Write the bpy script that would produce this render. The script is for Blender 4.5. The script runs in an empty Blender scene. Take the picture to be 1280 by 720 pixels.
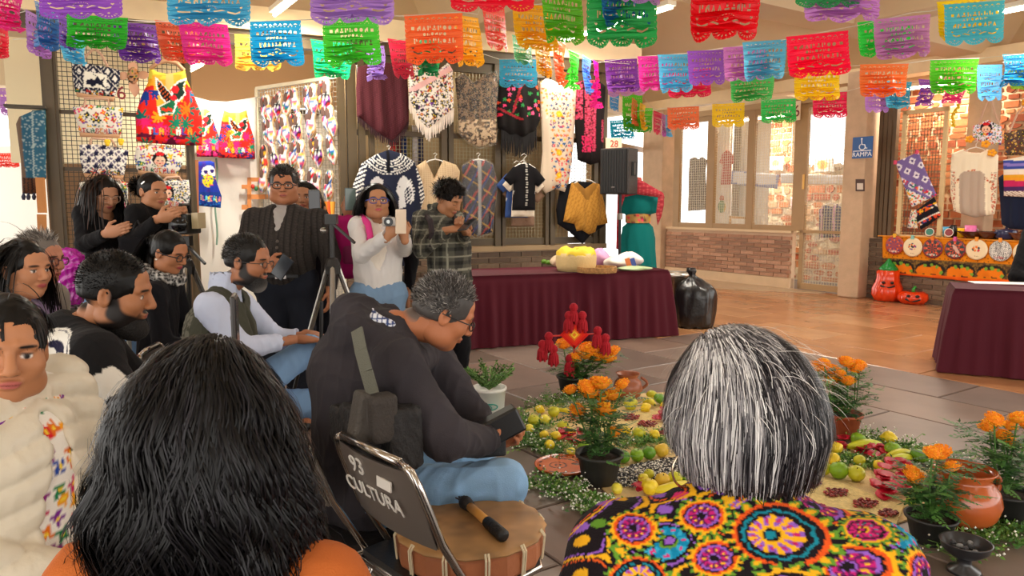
import bpy, bmesh, math, random
import numpy as np
from math import cos, sin, radians
nA = np.array; nrm_ = np.linalg.norm; ncat = np.concatenate; ru = random.uniform; nab = np.abs; hyp = np.hypot; nmd = np.mod; nls = np.linspace; at2 = np.arctan2
from mathutils import Vector, Matrix, geometry
random.seed(7); RNG = np.random.default_rng(7)
SC = bpy.context.scene; COL = SC.collection; PI = math.pi
# ------------------------------------------------------------------ camera, world, exposure
CAMH, FPX, TH = 1.5, 924.0, radians(6.5)
cam_d = bpy.data.cameras.new('camera'); cam = bpy.data.objects.new('camera', cam_d); COL.objects.link(cam)
cam.location = (0, 0, CAMH); cam.rotation_euler = (PI/2-TH, 0, 0)
cam_d.sensor_width = 36; cam_d.lens = FPX/1280*36; cam_d.clip_start = .05
SC.camera = cam
SC.view_settings.view_transform = 'Standard'; SC.view_settings.look = 'None'
SC.view_settings.gamma = 1; SC.view_settings.use_curve_mapping = False
SC.view_settings.exposure = 1.15
w = bpy.data.worlds.new('world'); SC.world = w; w.use_nodes = True
wb = w.node_tree.nodes['Background']; wb.inputs[0].default_value = (1.0, .965, .91, 1); wb.inputs[1].default_value = 1.5
# ------------------------------------------------------------------ geometry of the view: pixel -> place at a known distance or on a known plane
def ray(u, v):
    a, b = (u-640)/FPX, (360-v)/FPX
    return nA((a, cos(TH)+b*sin(TH), -sin(TH)+b*cos(TH)))
CAMP = nA((0, 0, CAMH))
def at(u, v, Y): d = ray(u, v); return CAMP+d*(Y/d[1])
def fl(u, v, z=0.): d = ray(u, v); return CAMP+d*((z-CAMH)/d[2])
class Plane:
    """vertical plane: origin o, horizontal direction e, normal n toward the viewer"""
    def __init__(s, p, q):
        p = nA((p[0], p[1], 0.)); q = nA((q[0], q[1], 0.))
        s.o = p; s.e = (q-p)/nrm_(q-p); s.n = nA((s.e[1], -s.e[0], 0.)); s.L = nrm_(q-p)
        s.rot = math.atan2(s.e[1], s.e[0])
    def px(s, u, v, d=0.):
        r = ray(u, v); t = ((s.o+s.n*d-CAMP)@s.n)/(r@s.n); P = CAMP+r*t
        return (P-s.o)@s.e, P[2]
    def W(s, a, z, d=0.): return s.o+s.e*a+s.n*d+nA((0, 0, z))
    def off(s, d): q = Plane((0, 0), (1, 0)); q.o = s.o+s.n*d; q.e = s.e; q.n = s.n; q.L = s.L; q.rot = s.rot; return q
WA = Plane((-4.65, 7.52), (1.45, 10.18))
WB = Plane((3.26, 15.54), (6.93, 10.0))
# ------------------------------------------------------------------ colours and materials
def lin(c):
    if isinstance(c, str):
        c = c.lstrip('#'); c = [int(c[i:i+2], 16)/255 for i in (0, 2, 4)]
    return tuple(x/12.92 if x <= .04045 else ((x+.055)/1.055)**2.4 for x in c[:3])
_M = {}
def mat(color=None, rough=.6, metal=0., bump=0., bscale=60., var=0., vscale=6., emit=0., alpha=1., trans=0., spec=.5, attr=False, sheen=0., aniso=None, sub=0., key=None):
    k = (color, rough, metal, bump, bscale, var, vscale, emit, alpha, trans, spec, attr, sheen, aniso, sub, key)
    if k in _M: return _M[k]
    m = bpy.data.materials.new('material'); m.use_nodes = True; nt = m.node_tree; N = nt.nodes; B = N['Principled BSDF']
    B.inputs['Roughness'].default_value = rough; B.inputs['Metallic'].default_value = metal
    B.inputs['Specular IOR Level'].default_value = spec
    if sheen: B.inputs['Sheen Weight'].default_value = sheen
    if trans: B.inputs['Transmission Weight'].default_value = trans
    if sub: B.inputs['Subsurface Weight'].default_value = sub; B.inputs['Subsurface Radius'].default_value = (.012, .005, .003); B.inputs['Subsurface Scale'].default_value = 1
    if alpha < 1: B.inputs['Alpha'].default_value = alpha
    tc = N.new('ShaderNodeTexCoord'); src = None
    if attr:
        a = N.new('ShaderNodeAttribute'); a.attribute_name = 'Col'; src = a.outputs['Color']
    else:
        B.inputs['Base Color'].default_value = (*lin(color), 1)
    if var:
        nz = N.new('ShaderNodeTexNoise'); nz.inputs['Scale'].default_value = vscale; nz.inputs['Detail'].default_value = 5
        nt.links.new(tc.outputs['Object'], nz.inputs['Vector'])
        mr = N.new('ShaderNodeMapRange'); mr.inputs[1].default_value = .25; mr.inputs[2].default_value = .75; mr.inputs[3].default_value = 1-var; mr.inputs[4].default_value = 1+var
        nt.links.new(nz.outputs['Fac'], mr.inputs[0])
        mx = N.new('ShaderNodeVectorMath'); mx.operation = 'MULTIPLY'
        if src: nt.links.new(src, mx.inputs[0])
        else: mx.inputs[0].default_value = lin(color)
        nt.links.new(mr.outputs[0], mx.inputs[1]); src = mx.outputs[0]
    if src: nt.links.new(src, B.inputs['Base Color'])
    if bump:
        nz = N.new('ShaderNodeTexNoise'); nz.inputs['Scale'].default_value = bscale; nz.inputs['Detail'].default_value = 4
        nt.links.new(tc.outputs['Object'], nz.inputs['Vector'])
        bp = N.new('ShaderNodeBump'); bp.inputs['Strength'].default_value = bump; bp.inputs['Distance'].default_value = .01
        nt.links.new(nz.outputs['Fac'], bp.inputs['Height']); nt.links.new(bp.outputs[0], B.inputs['Normal'])
    if emit:
        B.inputs['Emission Color'].default_value = (*lin(color), 1); B.inputs['Emission Strength'].default_value = emit
    _M[k] = m; return m
def paper(color):
    k = ('paper', color)
    if k in _M: return _M[k]
    m = bpy.data.materials.new('tissue_paper'); m.use_nodes = True; nt = m.node_tree; N = nt.nodes
    B = N['Principled BSDF']; B.inputs['Base Color'].default_value = (*lin(color), 1); B.inputs['Roughness'].default_value = .35
    T = N.new('ShaderNodeBsdfTranslucent'); T.inputs[0].default_value = (*lin(color), 1)
    X = N.new('ShaderNodeMixShader'); X.inputs[0].default_value = .5
    nt.links.new(B.outputs[0], X.inputs[1]); nt.links.new(T.outputs[0], X.inputs[2]); nt.links.new(X.outputs[0], N['Material Output'].inputs[0])
    _M[k] = m; return m
CLOTH = dict(rough=.85, sheen=.03, spec=.12)
# ------------------------------------------------------------------ objects
def thing(name, label, cat, group=None, loc=(0, 0, 0), rot=0.):
    o = bpy.data.objects.new(name, None); COL.objects.link(o); o.location = tuple(loc); o.rotation_euler = (0, 0, rot)
    o.empty_display_size = .1
    return tag(o, label, cat, group)
def tag(o, label=None, cat=None, group=None, kind=None):
    if label: o['label'] = label
    if cat: o['category'] = cat
    if group: o['group'] = group
    if kind: o['kind'] = kind
    return o
def mesh_data(name, V, Fs, cols=None, smooth=False):
    """V (n,3); Fs an array (m,k) or a list of such arrays / face lists"""
    V = np.asarray(V, np.float32).reshape(-1, 3); me = bpy.data.meshes.new(name)
    if not isinstance(Fs, list) or (len(Fs) and not isinstance(Fs[0], np.ndarray)): 
        if isinstance(Fs, list):
            by = {}
            for f in Fs: by.setdefault(len(f), []).append(f)
            Fs = [nA(x, np.int32) for x in by.values()]
        else: Fs = [Fs]
    me.vertices.add(len(V)); me.vertices.foreach_set('co', V.ravel())
    li = ncat([f.ravel() for f in Fs]).astype(np.int32); st = []; c = 0
    for f in Fs:
        st.append(c+np.arange(len(f))*f.shape[1]); c += f.size
    st = ncat(st).astype(np.int32)
    me.loops.add(len(li)); me.loops.foreach_set('vertex_index', li)
    me.polygons.add(len(st)); me.polygons.foreach_set('loop_start', st)
    me.polygons.foreach_set('use_smooth', np.full(len(st), bool(smooth)))
    me.update(calc_edges=True)
    if cols is not None:
        a = me.color_attributes.new('Col', 'FLOAT_COLOR', 'POINT'); C = np.ones((len(V), 4), np.float32); C[:, :3] = cols
        a.data.foreach_set('color', C.ravel())
    return me
def obj(name, me, m, parent=None):
    o = bpy.data.objects.new(name, me); COL.objects.link(o)
    if m is not None and not len(me.materials): me.materials.append(m)
    if parent is not None: o.parent = parent
    return o
def loc_of(parent):
    """world position of a parent chain (rotations are only put on roots built in their own frame)"""
    p = np.zeros(3)
    while parent is not None:
        p = p+nA(parent.location); parent = parent.parent
    return p
class MB:
    """collects shapes into one mesh, in world coordinates (or the frame of its thing)"""
    def __init__(s): s.V = []; s.F = []; s.n = 0; s.C = []
    def add(s, V, F, col=None):
        V = np.asarray(V, float).reshape(-1, 3); s.V.append(V)
        s.F += [tuple(int(i)+s.n for i in f) for f in F]; s.n += len(V)
        s.C.append(np.tile(lin(col) if col is not None else (1, 1, 1), (len(V), 1))); return s
    def box(s, c, h, R=None, col=None):
        c = nA(c, float); P = nA([(x, y, z) for x in (-1, 1) for y in (-1, 1) for z in (-1, 1)], float)*nA(h, float)
        if R is not None: P = P@nA(R, float).T
        return s.add(P+c, [(0, 1, 3, 2), (4, 6, 7, 5), (0, 4, 5, 1), (2, 3, 7, 6), (0, 2, 6, 4), (1, 5, 7, 3)], col)
    def bar(s, p, q, w, d=None, up=(0, 0, 1), col=None):
        p = nA(p, float); q = nA(q, float); d = d or w; t = q-p; L = nrm_(t); t = t/L
        up = nA(up, float); a = np.cross(t, up)
        if nrm_(a) < 1e-4: a = np.cross(t, (0, 1, 0))
        a = a/nrm_(a); b = np.cross(a, t)
        return s.box((p+q)/2, (L/2, w/2, d/2), np.stack([t, a, b], 1), col)
    def tube(s, pts, r, n=8, col=None, closed=False):
        P = nA(pts, float); m = len(P); r = np.ones(m)*r if np.isscalar(r) else nA(r, float)
        T = np.gradient(P, axis=0) if not closed else np.roll(P, -1, 0)-np.roll(P, 1, 0); T = T/np.maximum(nrm_(T, axis=1, keepdims=True), 1e-9)
        a = np.cross(T[0], (0, 0, 1)); a = a if nrm_(a) > .1 else np.cross(T[0], (0, 1, 0)); V = []
        for i in range(m):
            a = a-T[i]*(a@T[i]); a = a/nrm_(a); b = np.cross(T[i], a)
            for k in range(n): an = 2*PI*k/n; V.append(P[i]+r[i]*(a*cos(an)+b*sin(an)))
        F = [(i*n+k, i*n+(k+1) % n, (i+1) % m*n+(k+1) % n, (i+1) % m*n+k) for i in range(m if closed else m-1) for k in range(n)]
        if not closed: F += [tuple(range(n))[::-1], tuple(range((m-1)*n, m*n))]
        return s.add(V, F, col)
    def lathe(s, prof, c=(0, 0, 0), n=24, col=None, sx=1., sy=1., ripple=0, amp=0.):
        V = []; c = nA(c, float)
        for r, z in prof:
            for k in range(n):
                a = 2*PI*k/n; rr = r*(1+amp*abs(sin(ripple*a/2))-amp*.5) if ripple else r
                V.append((rr*cos(a)*sx, rr*sin(a)*sy, z))
        F = [(i*n+k, i*n+(k+1) % n, (i+1)*n+(k+1) % n, (i+1)*n+k) for i in range(len(prof)-1) for k in range(n)]
        if prof[0][0] > 1e-4: F.append(tuple(range(n))[::-1])
        if prof[-1][0] > 1e-4: F.append(tuple(range((len(prof)-1)*n, len(prof)*n)))
        return s.add(nA(V)+c, F, col)
    def ell(s, c, r, R=None, n=12, m=8, col=None):
        V = [(0, 0, 1)]+[(sin(PI*i/m)*cos(2*PI*k/n), sin(PI*i/m)*sin(2*PI*k/n), cos(PI*i/m)) for i in range(1, m) for k in range(n)]+[(0, 0, -1)]
        V = nA(V)*nA(r, float)
        if R is not None: V = V@nA(R, float).T
        F = [(0, 1+k, 1+(k+1) % n) for k in range(n)]
        F += [(1+i*n+k, 1+(i+1)*n+k, 1+(i+1)*n+(k+1) % n, 1+i*n+(k+1) % n) for i in range(m-2) for k in range(n)]
        e = 1+(m-1)*n; F += [(e, 1+(m-2)*n+(k+1) % n, 1+(m-2)*n+k) for k in range(n)]
        return s.add(V+nA(c, float), F, col)
    def prism(s, poly, fr, t0, t1, col=None):
        """poly [(a,b)], fr(a,b,d)->world, extruded from depth t0 to t1"""
        n = len(poly); V = [fr(a, b, t0) for a, b in poly]+[fr(a, b, t1) for a, b in poly]
        return s.add(V, [tuple(range(n))[::-1], tuple(range(n, 2*n))]+[(i, (i+1) % n, n+(i+1) % n, n+i) for i in range(n)], col)
    def build(s, name, m, parent=None, smooth=False, world=True, colored=False, bevel=0.):
        V = ncat(s.V)
        if world and parent is not None: V = V-loc_of(parent)
        me = mesh_data(name, V, s.F, ncat(s.C) if colored else None, smooth)
        o = obj(name, me, m, parent)
        if bevel:
            b = o.modifiers.new('bevel', 'BEVEL'); b.width = bevel; b.segments = 2; b.limit_method = 'ANGLE'
        return o
def rotz(a): c, s = cos(a), sin(a); return nA(((c, -s, 0), (s, c, 0), (0, 0, 1.)))
def rotx(a): c, s = cos(a), sin(a); return nA(((1., 0, 0), (0, c, -s), (0, s, c)))
def roty(a): c, s = cos(a), sin(a); return nA(((c, 0, s), (0, 1., 0), (-s, 0, c)))
def copy_tree(o, parent=None, **kw):
    c = o.copy(); COL.objects.link(c); c.parent = parent
    for ch in [x for x in o.children]: copy_tree(ch, c)
    return c
def struct(o): o['kind'] = 'structure'; return o

# ------------------------------------------------------------------ 2D noise helpers for printed patterns
def hsh(i, j, s=0):
    x = np.sin(i*127.1+j*311.7+s*74.7)*43758.5453; return x-np.floor(x)
def vor(x, y, sc, seed=0, jit=.8):
    """voronoi: distance to the nearest jittered centre (cell units), random id, offsets"""
    X = x*sc; Y = y*sc; ix = np.floor(X); iy = np.floor(Y); bd = np.full(X.shape, 9.); bi = np.zeros(X.shape); ox = np.zeros(X.shape); oy = np.zeros(X.shape)
    for a in (-1, 0, 1):
        for b in (-1, 0, 1):
            cx = ix+a; cy = iy+b; px = cx+.5+jit*(hsh(cx, cy, seed)-.5); py = cy+.5+jit*(hsh(cx, cy, seed+1)-.5)
            d = hyp(X-px, Y-py); m = d < bd
            bd = np.where(m, d, bd); bi = np.where(m, hsh(cx, cy, seed+2), bi); ox = np.where(m, X-px, ox); oy = np.where(m, Y-py, oy)
    return bd, bi, ox, oy
def vnoise(x, y, sc, seed=0):
    X = x*sc; Y = y*sc; i = np.floor(X); j = np.floor(Y); f = X-i; g = Y-j; f = f*f*(3-2*f); g = g*g*(3-2*g)
    return (hsh(i, j, seed)*(1-f)+hsh(i+1, j, seed)*f)*(1-g)+(hsh(i, j+1, seed)*(1-f)+hsh(i+1, j+1, seed)*f)*g
def fill(C, m, c):
    C[m] = lin(c) if isinstance(c, str) else c
def pick(C, m, idv, pal):
    k = np.minimum((idv*len(pal)).astype(int), len(pal)-1); P = nA([lin(p) for p in pal]); C[m] = P[k[m]]
# ================================================================== the setting
E1 = WB.e.copy(); E2 = nA((-E1[1], E1[0], 0.))          # building axes (along wall B toward the viewer, and across)
def ax(a, b, z=0.): return E1*a+E2*b+nA((0, 0, z))
def toax(p): return p[0]*E1[0]+p[1]*E1[1], p[0]*E2[0]+p[1]*E2[1]
# floor: mortar bed + polished slate tiles
m_bed = mat('#5d4f45', rough=.55, bump=.2, bscale=40)
floor = struct(MB().box((1.5, 8.5, -.06), (13, 13, .05)).build('floor', m_bed))
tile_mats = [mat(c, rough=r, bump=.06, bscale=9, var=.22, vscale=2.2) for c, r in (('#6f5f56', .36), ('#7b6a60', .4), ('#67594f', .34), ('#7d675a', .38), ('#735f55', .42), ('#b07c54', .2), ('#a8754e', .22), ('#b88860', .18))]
TW, TD = 1.02, .68
tme = []
for k in range(8):
    t = MB(); h = .012; x, y = TW/2-.006, TD/2-.006; e = .006
    V = [(-x, -y, -h), (x, -y, -h), (x, y, -h), (-x, y, -h), (-x, -y, -e), (x, -y, -e), (x, y, -e), (-x, y, -e), (-x+e, -y+e, 0), (x-e, -y+e, 0), (x-e, y-e, 0), (-x+e, y-e, 0)]
    F = [(8, 9, 10, 11)]+[(i, (i+1) % 4, 4+(i+1) % 4, 4+i) for i in range(4)]+[(4+i, 4+(i+1) % 4, 8+(i+1) % 4, 8+i) for i in range(4)]
    t.add(V, F); me = mesh_data('tile', ncat(t.V), t.F); me.materials.append(tile_mats[k]); tme.append(me)
cand = []
for i in range(-40, 40):
    for j in range(-30, 30):
        c = ax(i*TW+(.5*TW if j % 2 else 0)+.2, j*TD+.1)
        if c[1] < 2.2 or c[1] > 17 or abs(c[0]) > .75*c[1]+.7: continue
        if c[1] > WA.o[1]+(c[0]-WA.o[0])*.436+.3 and c[0] < 1.2: continue
        if (c-WB.o)@WB.n < -.3 and c[0] > 2: continue
        cand.append((c[1], c))
cand.sort(key=lambda q: q[0])
ang = math.atan2(E1[1], E1[0])
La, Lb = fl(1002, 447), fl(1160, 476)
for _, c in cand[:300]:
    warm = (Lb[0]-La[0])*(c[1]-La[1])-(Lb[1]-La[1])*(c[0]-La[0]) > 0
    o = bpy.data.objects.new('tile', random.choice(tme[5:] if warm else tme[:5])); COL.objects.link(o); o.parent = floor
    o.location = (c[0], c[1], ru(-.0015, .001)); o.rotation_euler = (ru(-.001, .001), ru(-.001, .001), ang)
# pale cement walkway along wall B
m_cem = mat('#c9ae8c', rough=.32, bump=.1, var=.08)
p = [WB.W(-1.2, 0, .0), WB.W(3.72, 0, .0), WB.W(3.72, 0, .18), WB.W(1.6, 0, 1.5), WB.W(-1.2, 0, 2.3)]
struct(MB().prism([(q[0], q[1]) for q in p], lambda a, b, d: (a, b, d), .0, .012).build('trim_9', m_cem))
# ceiling: coffers with sloped sides rising to skylights
m_ceil = mat('#dcc49e', rough=.8, bump=.05, var=.05, vscale=1.5)
m_beam = mat('#e6cfa8', rough=.75, var=.04)
ceil = MB(); S = 3.6; a0, b0 = toax((4.5, 11.6)); ZB, ZT = 3.56, 4.35
for i in range(-5, 5):
    for j in range(-4, 6):
        ca, cb = a0+i*S, b0+j*S; P = []
        c = ax(ca, cb)
        if c[1] < -4.5 or c[1] > 18.5 or abs(c[0]) > 11: continue
        for hh, z in ((S/2, ZB), (S/2-.22, ZB), (.62, ZT), (.62, ZT+.25)):
            P += [ax(ca+sa*hh, cb+sb*hh, z) for sa, sb in ((-1, -1), (1, -1), (1, 1), (-1, 1))]
        ceil.add(P, [(4*r+k, 4*r+(k+1) % 4, 4*r+4+(k+1) % 4, 4*r+4+k) for r in range(3) for k in range(4)])
ceiling = struct(ceil.build('ceiling', m_ceil))
# skylight panes (frosted)
# ------------------------------------------------------------------ walls made of posts, rails, mesh and brick dados
m_olive = mat('#524229', rough=.45, bump=.05, bscale=90, var=.06)
m_olive2 = mat('#3c3120', rough=.5)
m_cream = mat('#ecd2a6', rough=.7, var=.05)
m_conc = mat('#c8a888', rough=.8, bump=.35, bscale=35, var=.12, vscale=5)
m_wire = mat('#8c8064', rough=.4, metal=.6)
m_wire_d = mat('#3c382f', rough=.5, metal=.4)
m_mort = mat('#d4b596', rough=.9, bump=.3)
BR = [mat(c, rough=.8, bump=.4, bscale=50, var=.15, vscale=20) for c in ('#b58669', '#a4765b', '#c09175', '#aa7d63', '#976f58')]
BRD = [mat(c, rough=.8, bump=.4, bscale=50, var=.15, vscale=20) for c in ('#6f5a48', '#64503f', '#7a6450', '#5c4a3b')]
BW, BH = .30, .074
def brick_me(m, wdt):
    return MB().box((0, 0, 0), (wdt/2, .02, (BH-.014)/2))
_bm = {}
def bricks(parent, pl, s0, s1, z0, z1, mats, d=0.):
    rows = int((z1-z0)/BH+.01); nb = 0
    for r in range(rows):
        s = s0-(BW/2 if r % 2 else 0)
        while s < s1-.02:
            a, b = max(s, s0), min(s+BW, s1); s += BW
            if b-a < .05: continue
            wd = round(b-a-.014, 2); m = random.choice(mats); k = (wd, m.name)
            if k not in _bm:
                q = MB().box((0, 0, 0), (wd/2, .02, (BH-.014)/2)); me = mesh_data('brick', ncat(q.V), q.F); me.materials.append(m); _bm[k] = me
            o = bpy.data.objects.new('brick', _bm[k]); COL.objects.link(o); o.parent = parent
            p = pl.W((a+b)/2, z0+BH*(r+.5), d+ru(-.003, .003)); o.location = p; o.rotation_euler = (0, 0, pl.rot); nb += 1
    return nb
def slab(pl, s0, s1, z0, z1, d0, d1): # box on a wall plane
    return ((pl.W((s0+s1)/2, (z0+z1)/2, (d0+d1)/2)), ((s1-s0)/2, abs(d1-d0)/2, (z1-z0)/2), rotz(pl.rot))
def wire_mesh(name, pl, s0, s1, z0, z1, pitch, wr, m, parent, d=0.):
    b = MB(); n = max(2, round((s1-s0)/pitch)); k = max(2, round((z1-z0)/pitch))
    for i in range(n+1): s = s0+(s1-s0)*i/n; b.box(*slab(pl, s-wr, s+wr, z0, z1, d-wr, d+wr))
    for i in range(k+1): z = z0+(z1-z0)*i/k; b.box(*slab(pl, s0, s1, z-wr, z+wr, d+wr, d+3*wr))
    o = b.build(name, m, parent); o['kind'] = 'stuff'; return o
def sA(u, v=200, d=0.): return WA.px(u, v, d)[0]
def sB(u, v=250, d=0.): return WB.px(u, v, d)[0]
# --- wall A: header beam over all the stalls
ZH = 3.36
struct(MB().box(*slab(WA, -.6, sA(756), 3.22, ZH, -.06, .06)).build('trim_1', m_olive))
struct(MB().box(*slab(WA, -2.5, sA(770)+.3, ZH, ZB+.05, -.15, .12)).build('trim_2', m_cream))
# stall front on the left: posts and mesh
for n, (u0, u1) in enumerate(((58, 78), (232, 243))):
    s0, s1 = sA(u0, 185), sA(u1, 185); b = MB()
    b.box(*slab(WA, s0, s1, 0, 3.22, -.06, .06)); b.box(*slab(WA, s0+.03, s1-.03, 0, 3.22, .06, .085))
    struct(b.build('trim_%d' % (3+n), m_olive))
wl = struct(MB().box(*slab(WA, sA(78), sA(232), 0, 1.05, -.02, .02)).build('wall_left', m_olive2))
wire_mesh('wire_mesh', WA, sA(78), sA(232), 1.05, 3.22, .045, .003, m_wire_d, wl)
b = MB()
for z in (2.42, 1.85): b.box(*slab(WA, sA(78), sA(232), z-.02, z+.02, -.03, .01))
b.build('rail', m_olive, wl)
struct(MB().box(*slab(WA, sA(78)-.3, sA(246), 0, 1.95, -1.05, -1.0)).build('wall_stall', mat('#7c5c3e', rough=.8, var=.15)))
struct(MB().box(*slab(WA, -.5, sA(246)-.1, 1.95, 3.3, -1.05, -1.0)).build('wall_stall_top', mat('#f1e2bd', rough=.8)))
# the bay with aprons and sandals: white rendered back wall
s0, s1 = sA(243), sA(425)
struct(MB().box(*slab(WA, s0-.6, s1+.3, 0, 2.72, -1.45, -1.4)).build('wall_bay', mat('#f4efe6', rough=.9, bump=.6, bscale=7)))
struct(MB().box(*slab(WA, s0-.5, s1, 2.66, 2.72, -1.4, -1.34)).build('trim_5', m_olive2))
struct(MB().box(*slab(WA, s0-.6, s1+.4, 2.9, 3.6, -2.4, -2.3)).build('wall_upper', mat('#dcb184', rough=.8)))
# stall front: post bundle, mullions, sill, mesh, dado
wm = struct(MB().box(*slab(WA, sA(430), sA(757), 0, .9, -.1, -.02)).build('wall_middle', m_mort))
bricks(wm, WA, sA(430), sA(757), .0, .9, BRD, -.005)
struct(MB().box(*slab(WA, sA(430), sA(758), .9, .965, -.1, .04)).build('trim_6', mat('#a58a66', rough=.7)))
fr = MB()
for u0, u1 in ((425, 433), (436, 447), (450, 458), (463, 469), (551, 558), (560, 566), (617, 624), (626, 630), (680, 684), (686, 692), (741, 746), (748, 756)):
    fr.box(*slab(WA, sA(u0, 250), sA(u1, 250), .965, 3.22, -.045, .03+.012*(u0 % 3)))
for z0, z1 in ((.975, 1.06), (2.3, 2.36), (3.1, 3.22)): fr.box(*slab(WA, sA(447, 250), sA(756, 250), z0, z1, -.04, .02))
struct(fr.build('trim_7', m_olive))
wire_mesh('wire_mesh', WA, sA(469, 250), sA(741, 250), 1.06, 3.1, .045, .0028, m_wire, wm, -.02)
struct(MB().box(*slab(WA, sA(447), sA(752), 0, 3.3, -1.0, -.95)).build('wall_behind', mat('#86704f', rough=.85, var=.2, vscale=1.2)))
# far end beside the speaker: glazed end with a cross rail, bright outdoors
# --- wall B: column, window bay over brick dado, glazed mesh door, square pillar, dado of the corner stall
def colm(name, pl, s0, s1, d0, d1, z1=ZB): return struct(MB().box(*slab(pl, s0, s1, 0, z1, d0, d1)).build(name, m_conc, bevel=.02))
colm('trim_10', WB, sB(833, 260)-.62, sB(833, 260)-.02, -.25, .12)
s0, s1 = sB(834), sB(992)
wb_ = struct(MB().box(*slab(WB, s0, s1, 0, .99, -.12, -.02)).build('wall_right', m_mort))
bricks(wb_, WB, s0, s1, .19, .99, BR, -.005)
struct(MB().box(*slab(WB, s0, s1, 0, .185, -.1, .03)).build('baseboard_right', mat('#d8b892', rough=.7, var=.06)))
struct(MB().box(*slab(WB, s0, s1, .985, 1.03, -.12, .03)).build('trim_11', mat('#e2c49a', rough=.6)))
m_tan = mat('#a98556', rough=.5, var=.05)
us = [(843, 850), (884, 893), (934, 942), (992, 1003)]
wb_w = MB()
for u0, u1 in us: wb_w.box(*slab(WB, sB(u0), sB(u1), 1.03, 3.2, -.04, .04))
for z0, z1 in ((1.03, 1.12), (3.1, 3.2)): wb_w.box(*slab(WB, sB(843), sB(1003), z0, z1, -.04, .035))
win1 = struct(wb_w.build('window_1', m_tan))
wire_mesh('wire_mesh', WB, sB(850), sB(992), 1.12, 3.1, .05, .0022, mat('#d8c8a8', rough=.4, metal=.3), win1)
m_glass = mat('#ffffff', rough=.02, alpha=.08, spec=.6)
for u0, u1 in ((850, 884), (893, 934), (942, 992)):
    MB().box(*slab(WB, sB(u0), sB(u1), 1.12, 3.1, -.03, -.025)).build('pane', m_glass, win1)
# door
s0, s1 = sB(1003), sB(1060); dr = MB()
for a, b in ((s0, s0+.07), (s1-.06, s1)): dr.box(*slab(WB, a, b, .03, 3.2, -.04, .04))
for z0, z1 in ((.03, .13), (1.0, 1.05), (3.12, 3.2)): dr.box(*slab(WB, s0, s1, z0, z1, -.04, .04))
door = struct(dr.build('door_1', m_tan))
wire_mesh('wire_mesh', WB, s0+.07, s1-.06, .13, 3.12, .05, .0025, mat('#cdbb95', rough=.4, metal=.3), door)
MB().box(*slab(WB, s0+.07, s1-.06, .13, 3.12, -.03, -.025)).build('pane', m_glass, door)
MB().bar(WB.W(s0+.035, 1.75, .05), WB.W(s0+.035, 2.0, .05), .03).build('door_handle', mat('#d8a860', rough=.3, metal=.8), door)
struct(MB().box(*slab(WB, -.7, sB(1062), 3.2, 3.3, -.08, .06)).build('trim_12', mat('#b49468', rough=.6)))
struct(MB().box(*slab(WB, -.7, sB(1280)+2, 3.42, 3.62, -.2, .14)).build('trim_13', m_cream))
# pillar
colm('trim_14', WB, sB(1061, 300), sB(1061, 300)+.36, -.2, .26)
colm('trim_15', WB, sB(1200, 150), sB(1200, 150)+.32, -.5, -.2)
# corner stall
s0, s1 = sB(1088), sB(1280)+1.6
wc = struct(MB().box(*slab(WB, s0, s1, 0, .97, -.12, -.02)).build('wall_corner', m_mort))
bricks(wc, WB, s0, s0+2.9, .0, .97, BRD, -.005)
fr = MB()
for k, u in enumerate((1095, 1100.5, 1106, 1112)): fr.box(*slab(WB, sB(u), sB(u+4.2), .97, 3.2, -.05-.02*(k % 2), .02))
struct(fr.build('trim_16', mat('#5e4a33', rough=.55)))
fr = MB()
for u0, u1 in ((1123, 1128), (1174, 1179)): fr.box(*slab(WB, sB(u0), sB(u1), .97, 2.9, -.03, .02))
for z0, z1 in ((.97, 1.03), (2.84, 2.9)): fr.box(*slab(WB, sB(1123), sB(1179), z0, z1, -.03, .02))
wd = struct(fr.build('window_2', mat('#d8bd8c', rough=.6)))
wire_mesh('wire_mesh', WB, sB(1128), sB(1174), 1.03, 2.84, .045, .003, mat('#5a4a38', rough=.5), wd)
# brick and rubble back walls of the two stalls behind the mesh
def rubble(name, pl, s0, s1, z0, z1, d, seed, cols, mort, size=.2, brk=.5):
    r = random.Random(seed); wl = struct(MB().box(*slab(pl, s0, s1, z0, z1, d-.1, d)).build(name, mat(mort, rough=.95, bump=.5, bscale=25)))
    ms = [mat(c, rough=.9, bump=.6, bscale=30, var=.2, vscale=10) for c in cols]; z = z0+.01; n = 0
    while z < z1-.05:
        hh = r.uniform(.6, 1.1)*size*.62; s = s0+.01
        while s < s1-.05:
            wd = r.uniform(.7, 1.6)*size; m = min(wd, s1-s-.01); q = MB(); k = 6 if r.random() > brk else 4
            if k == 4: poly = [(.02, .015), (m-.02, .015), (m-.02, hh-.015), (.02, hh-.015)]
            else: poly = [(m/2+(m/2-.01)*cos(a+.4)*r.uniform(.8, 1.05), hh/2+(hh/2-.005)*sin(a+.4)*r.uniform(.8, 1.05)) for a in [2*PI*i/7 for i in range(7)]]
            q.prism(poly, lambda a, b, t: pl.W(s+a, z+b, d+t), -.01, r.uniform(.012, .04))
            if n < 300: q.build('stone', r.choice(ms), wl)
            n += 1; s += wd
        z += hh
    return wl
rubble('wall_stall_back', WB, sB(940, 250, -1.5), sB(1062, 250, -1.5)+.15, 0, 2.2, -1.5, 3, ('#b56a3c', '#c07a48', '#a8552f', '#d9c9a8', '#c9a27a', '#b8a58c'), '#e6d6b8', .24, .4)
rubble('wall_stall_side', WB, sB(935, 160, -1.35), sB(985, 160, -1.35), 2.2, 3.3, -1.5, 9, ('#a8552f', '#b56a3c', '#c98a58'), '#d8b48c', .2, .7)
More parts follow.
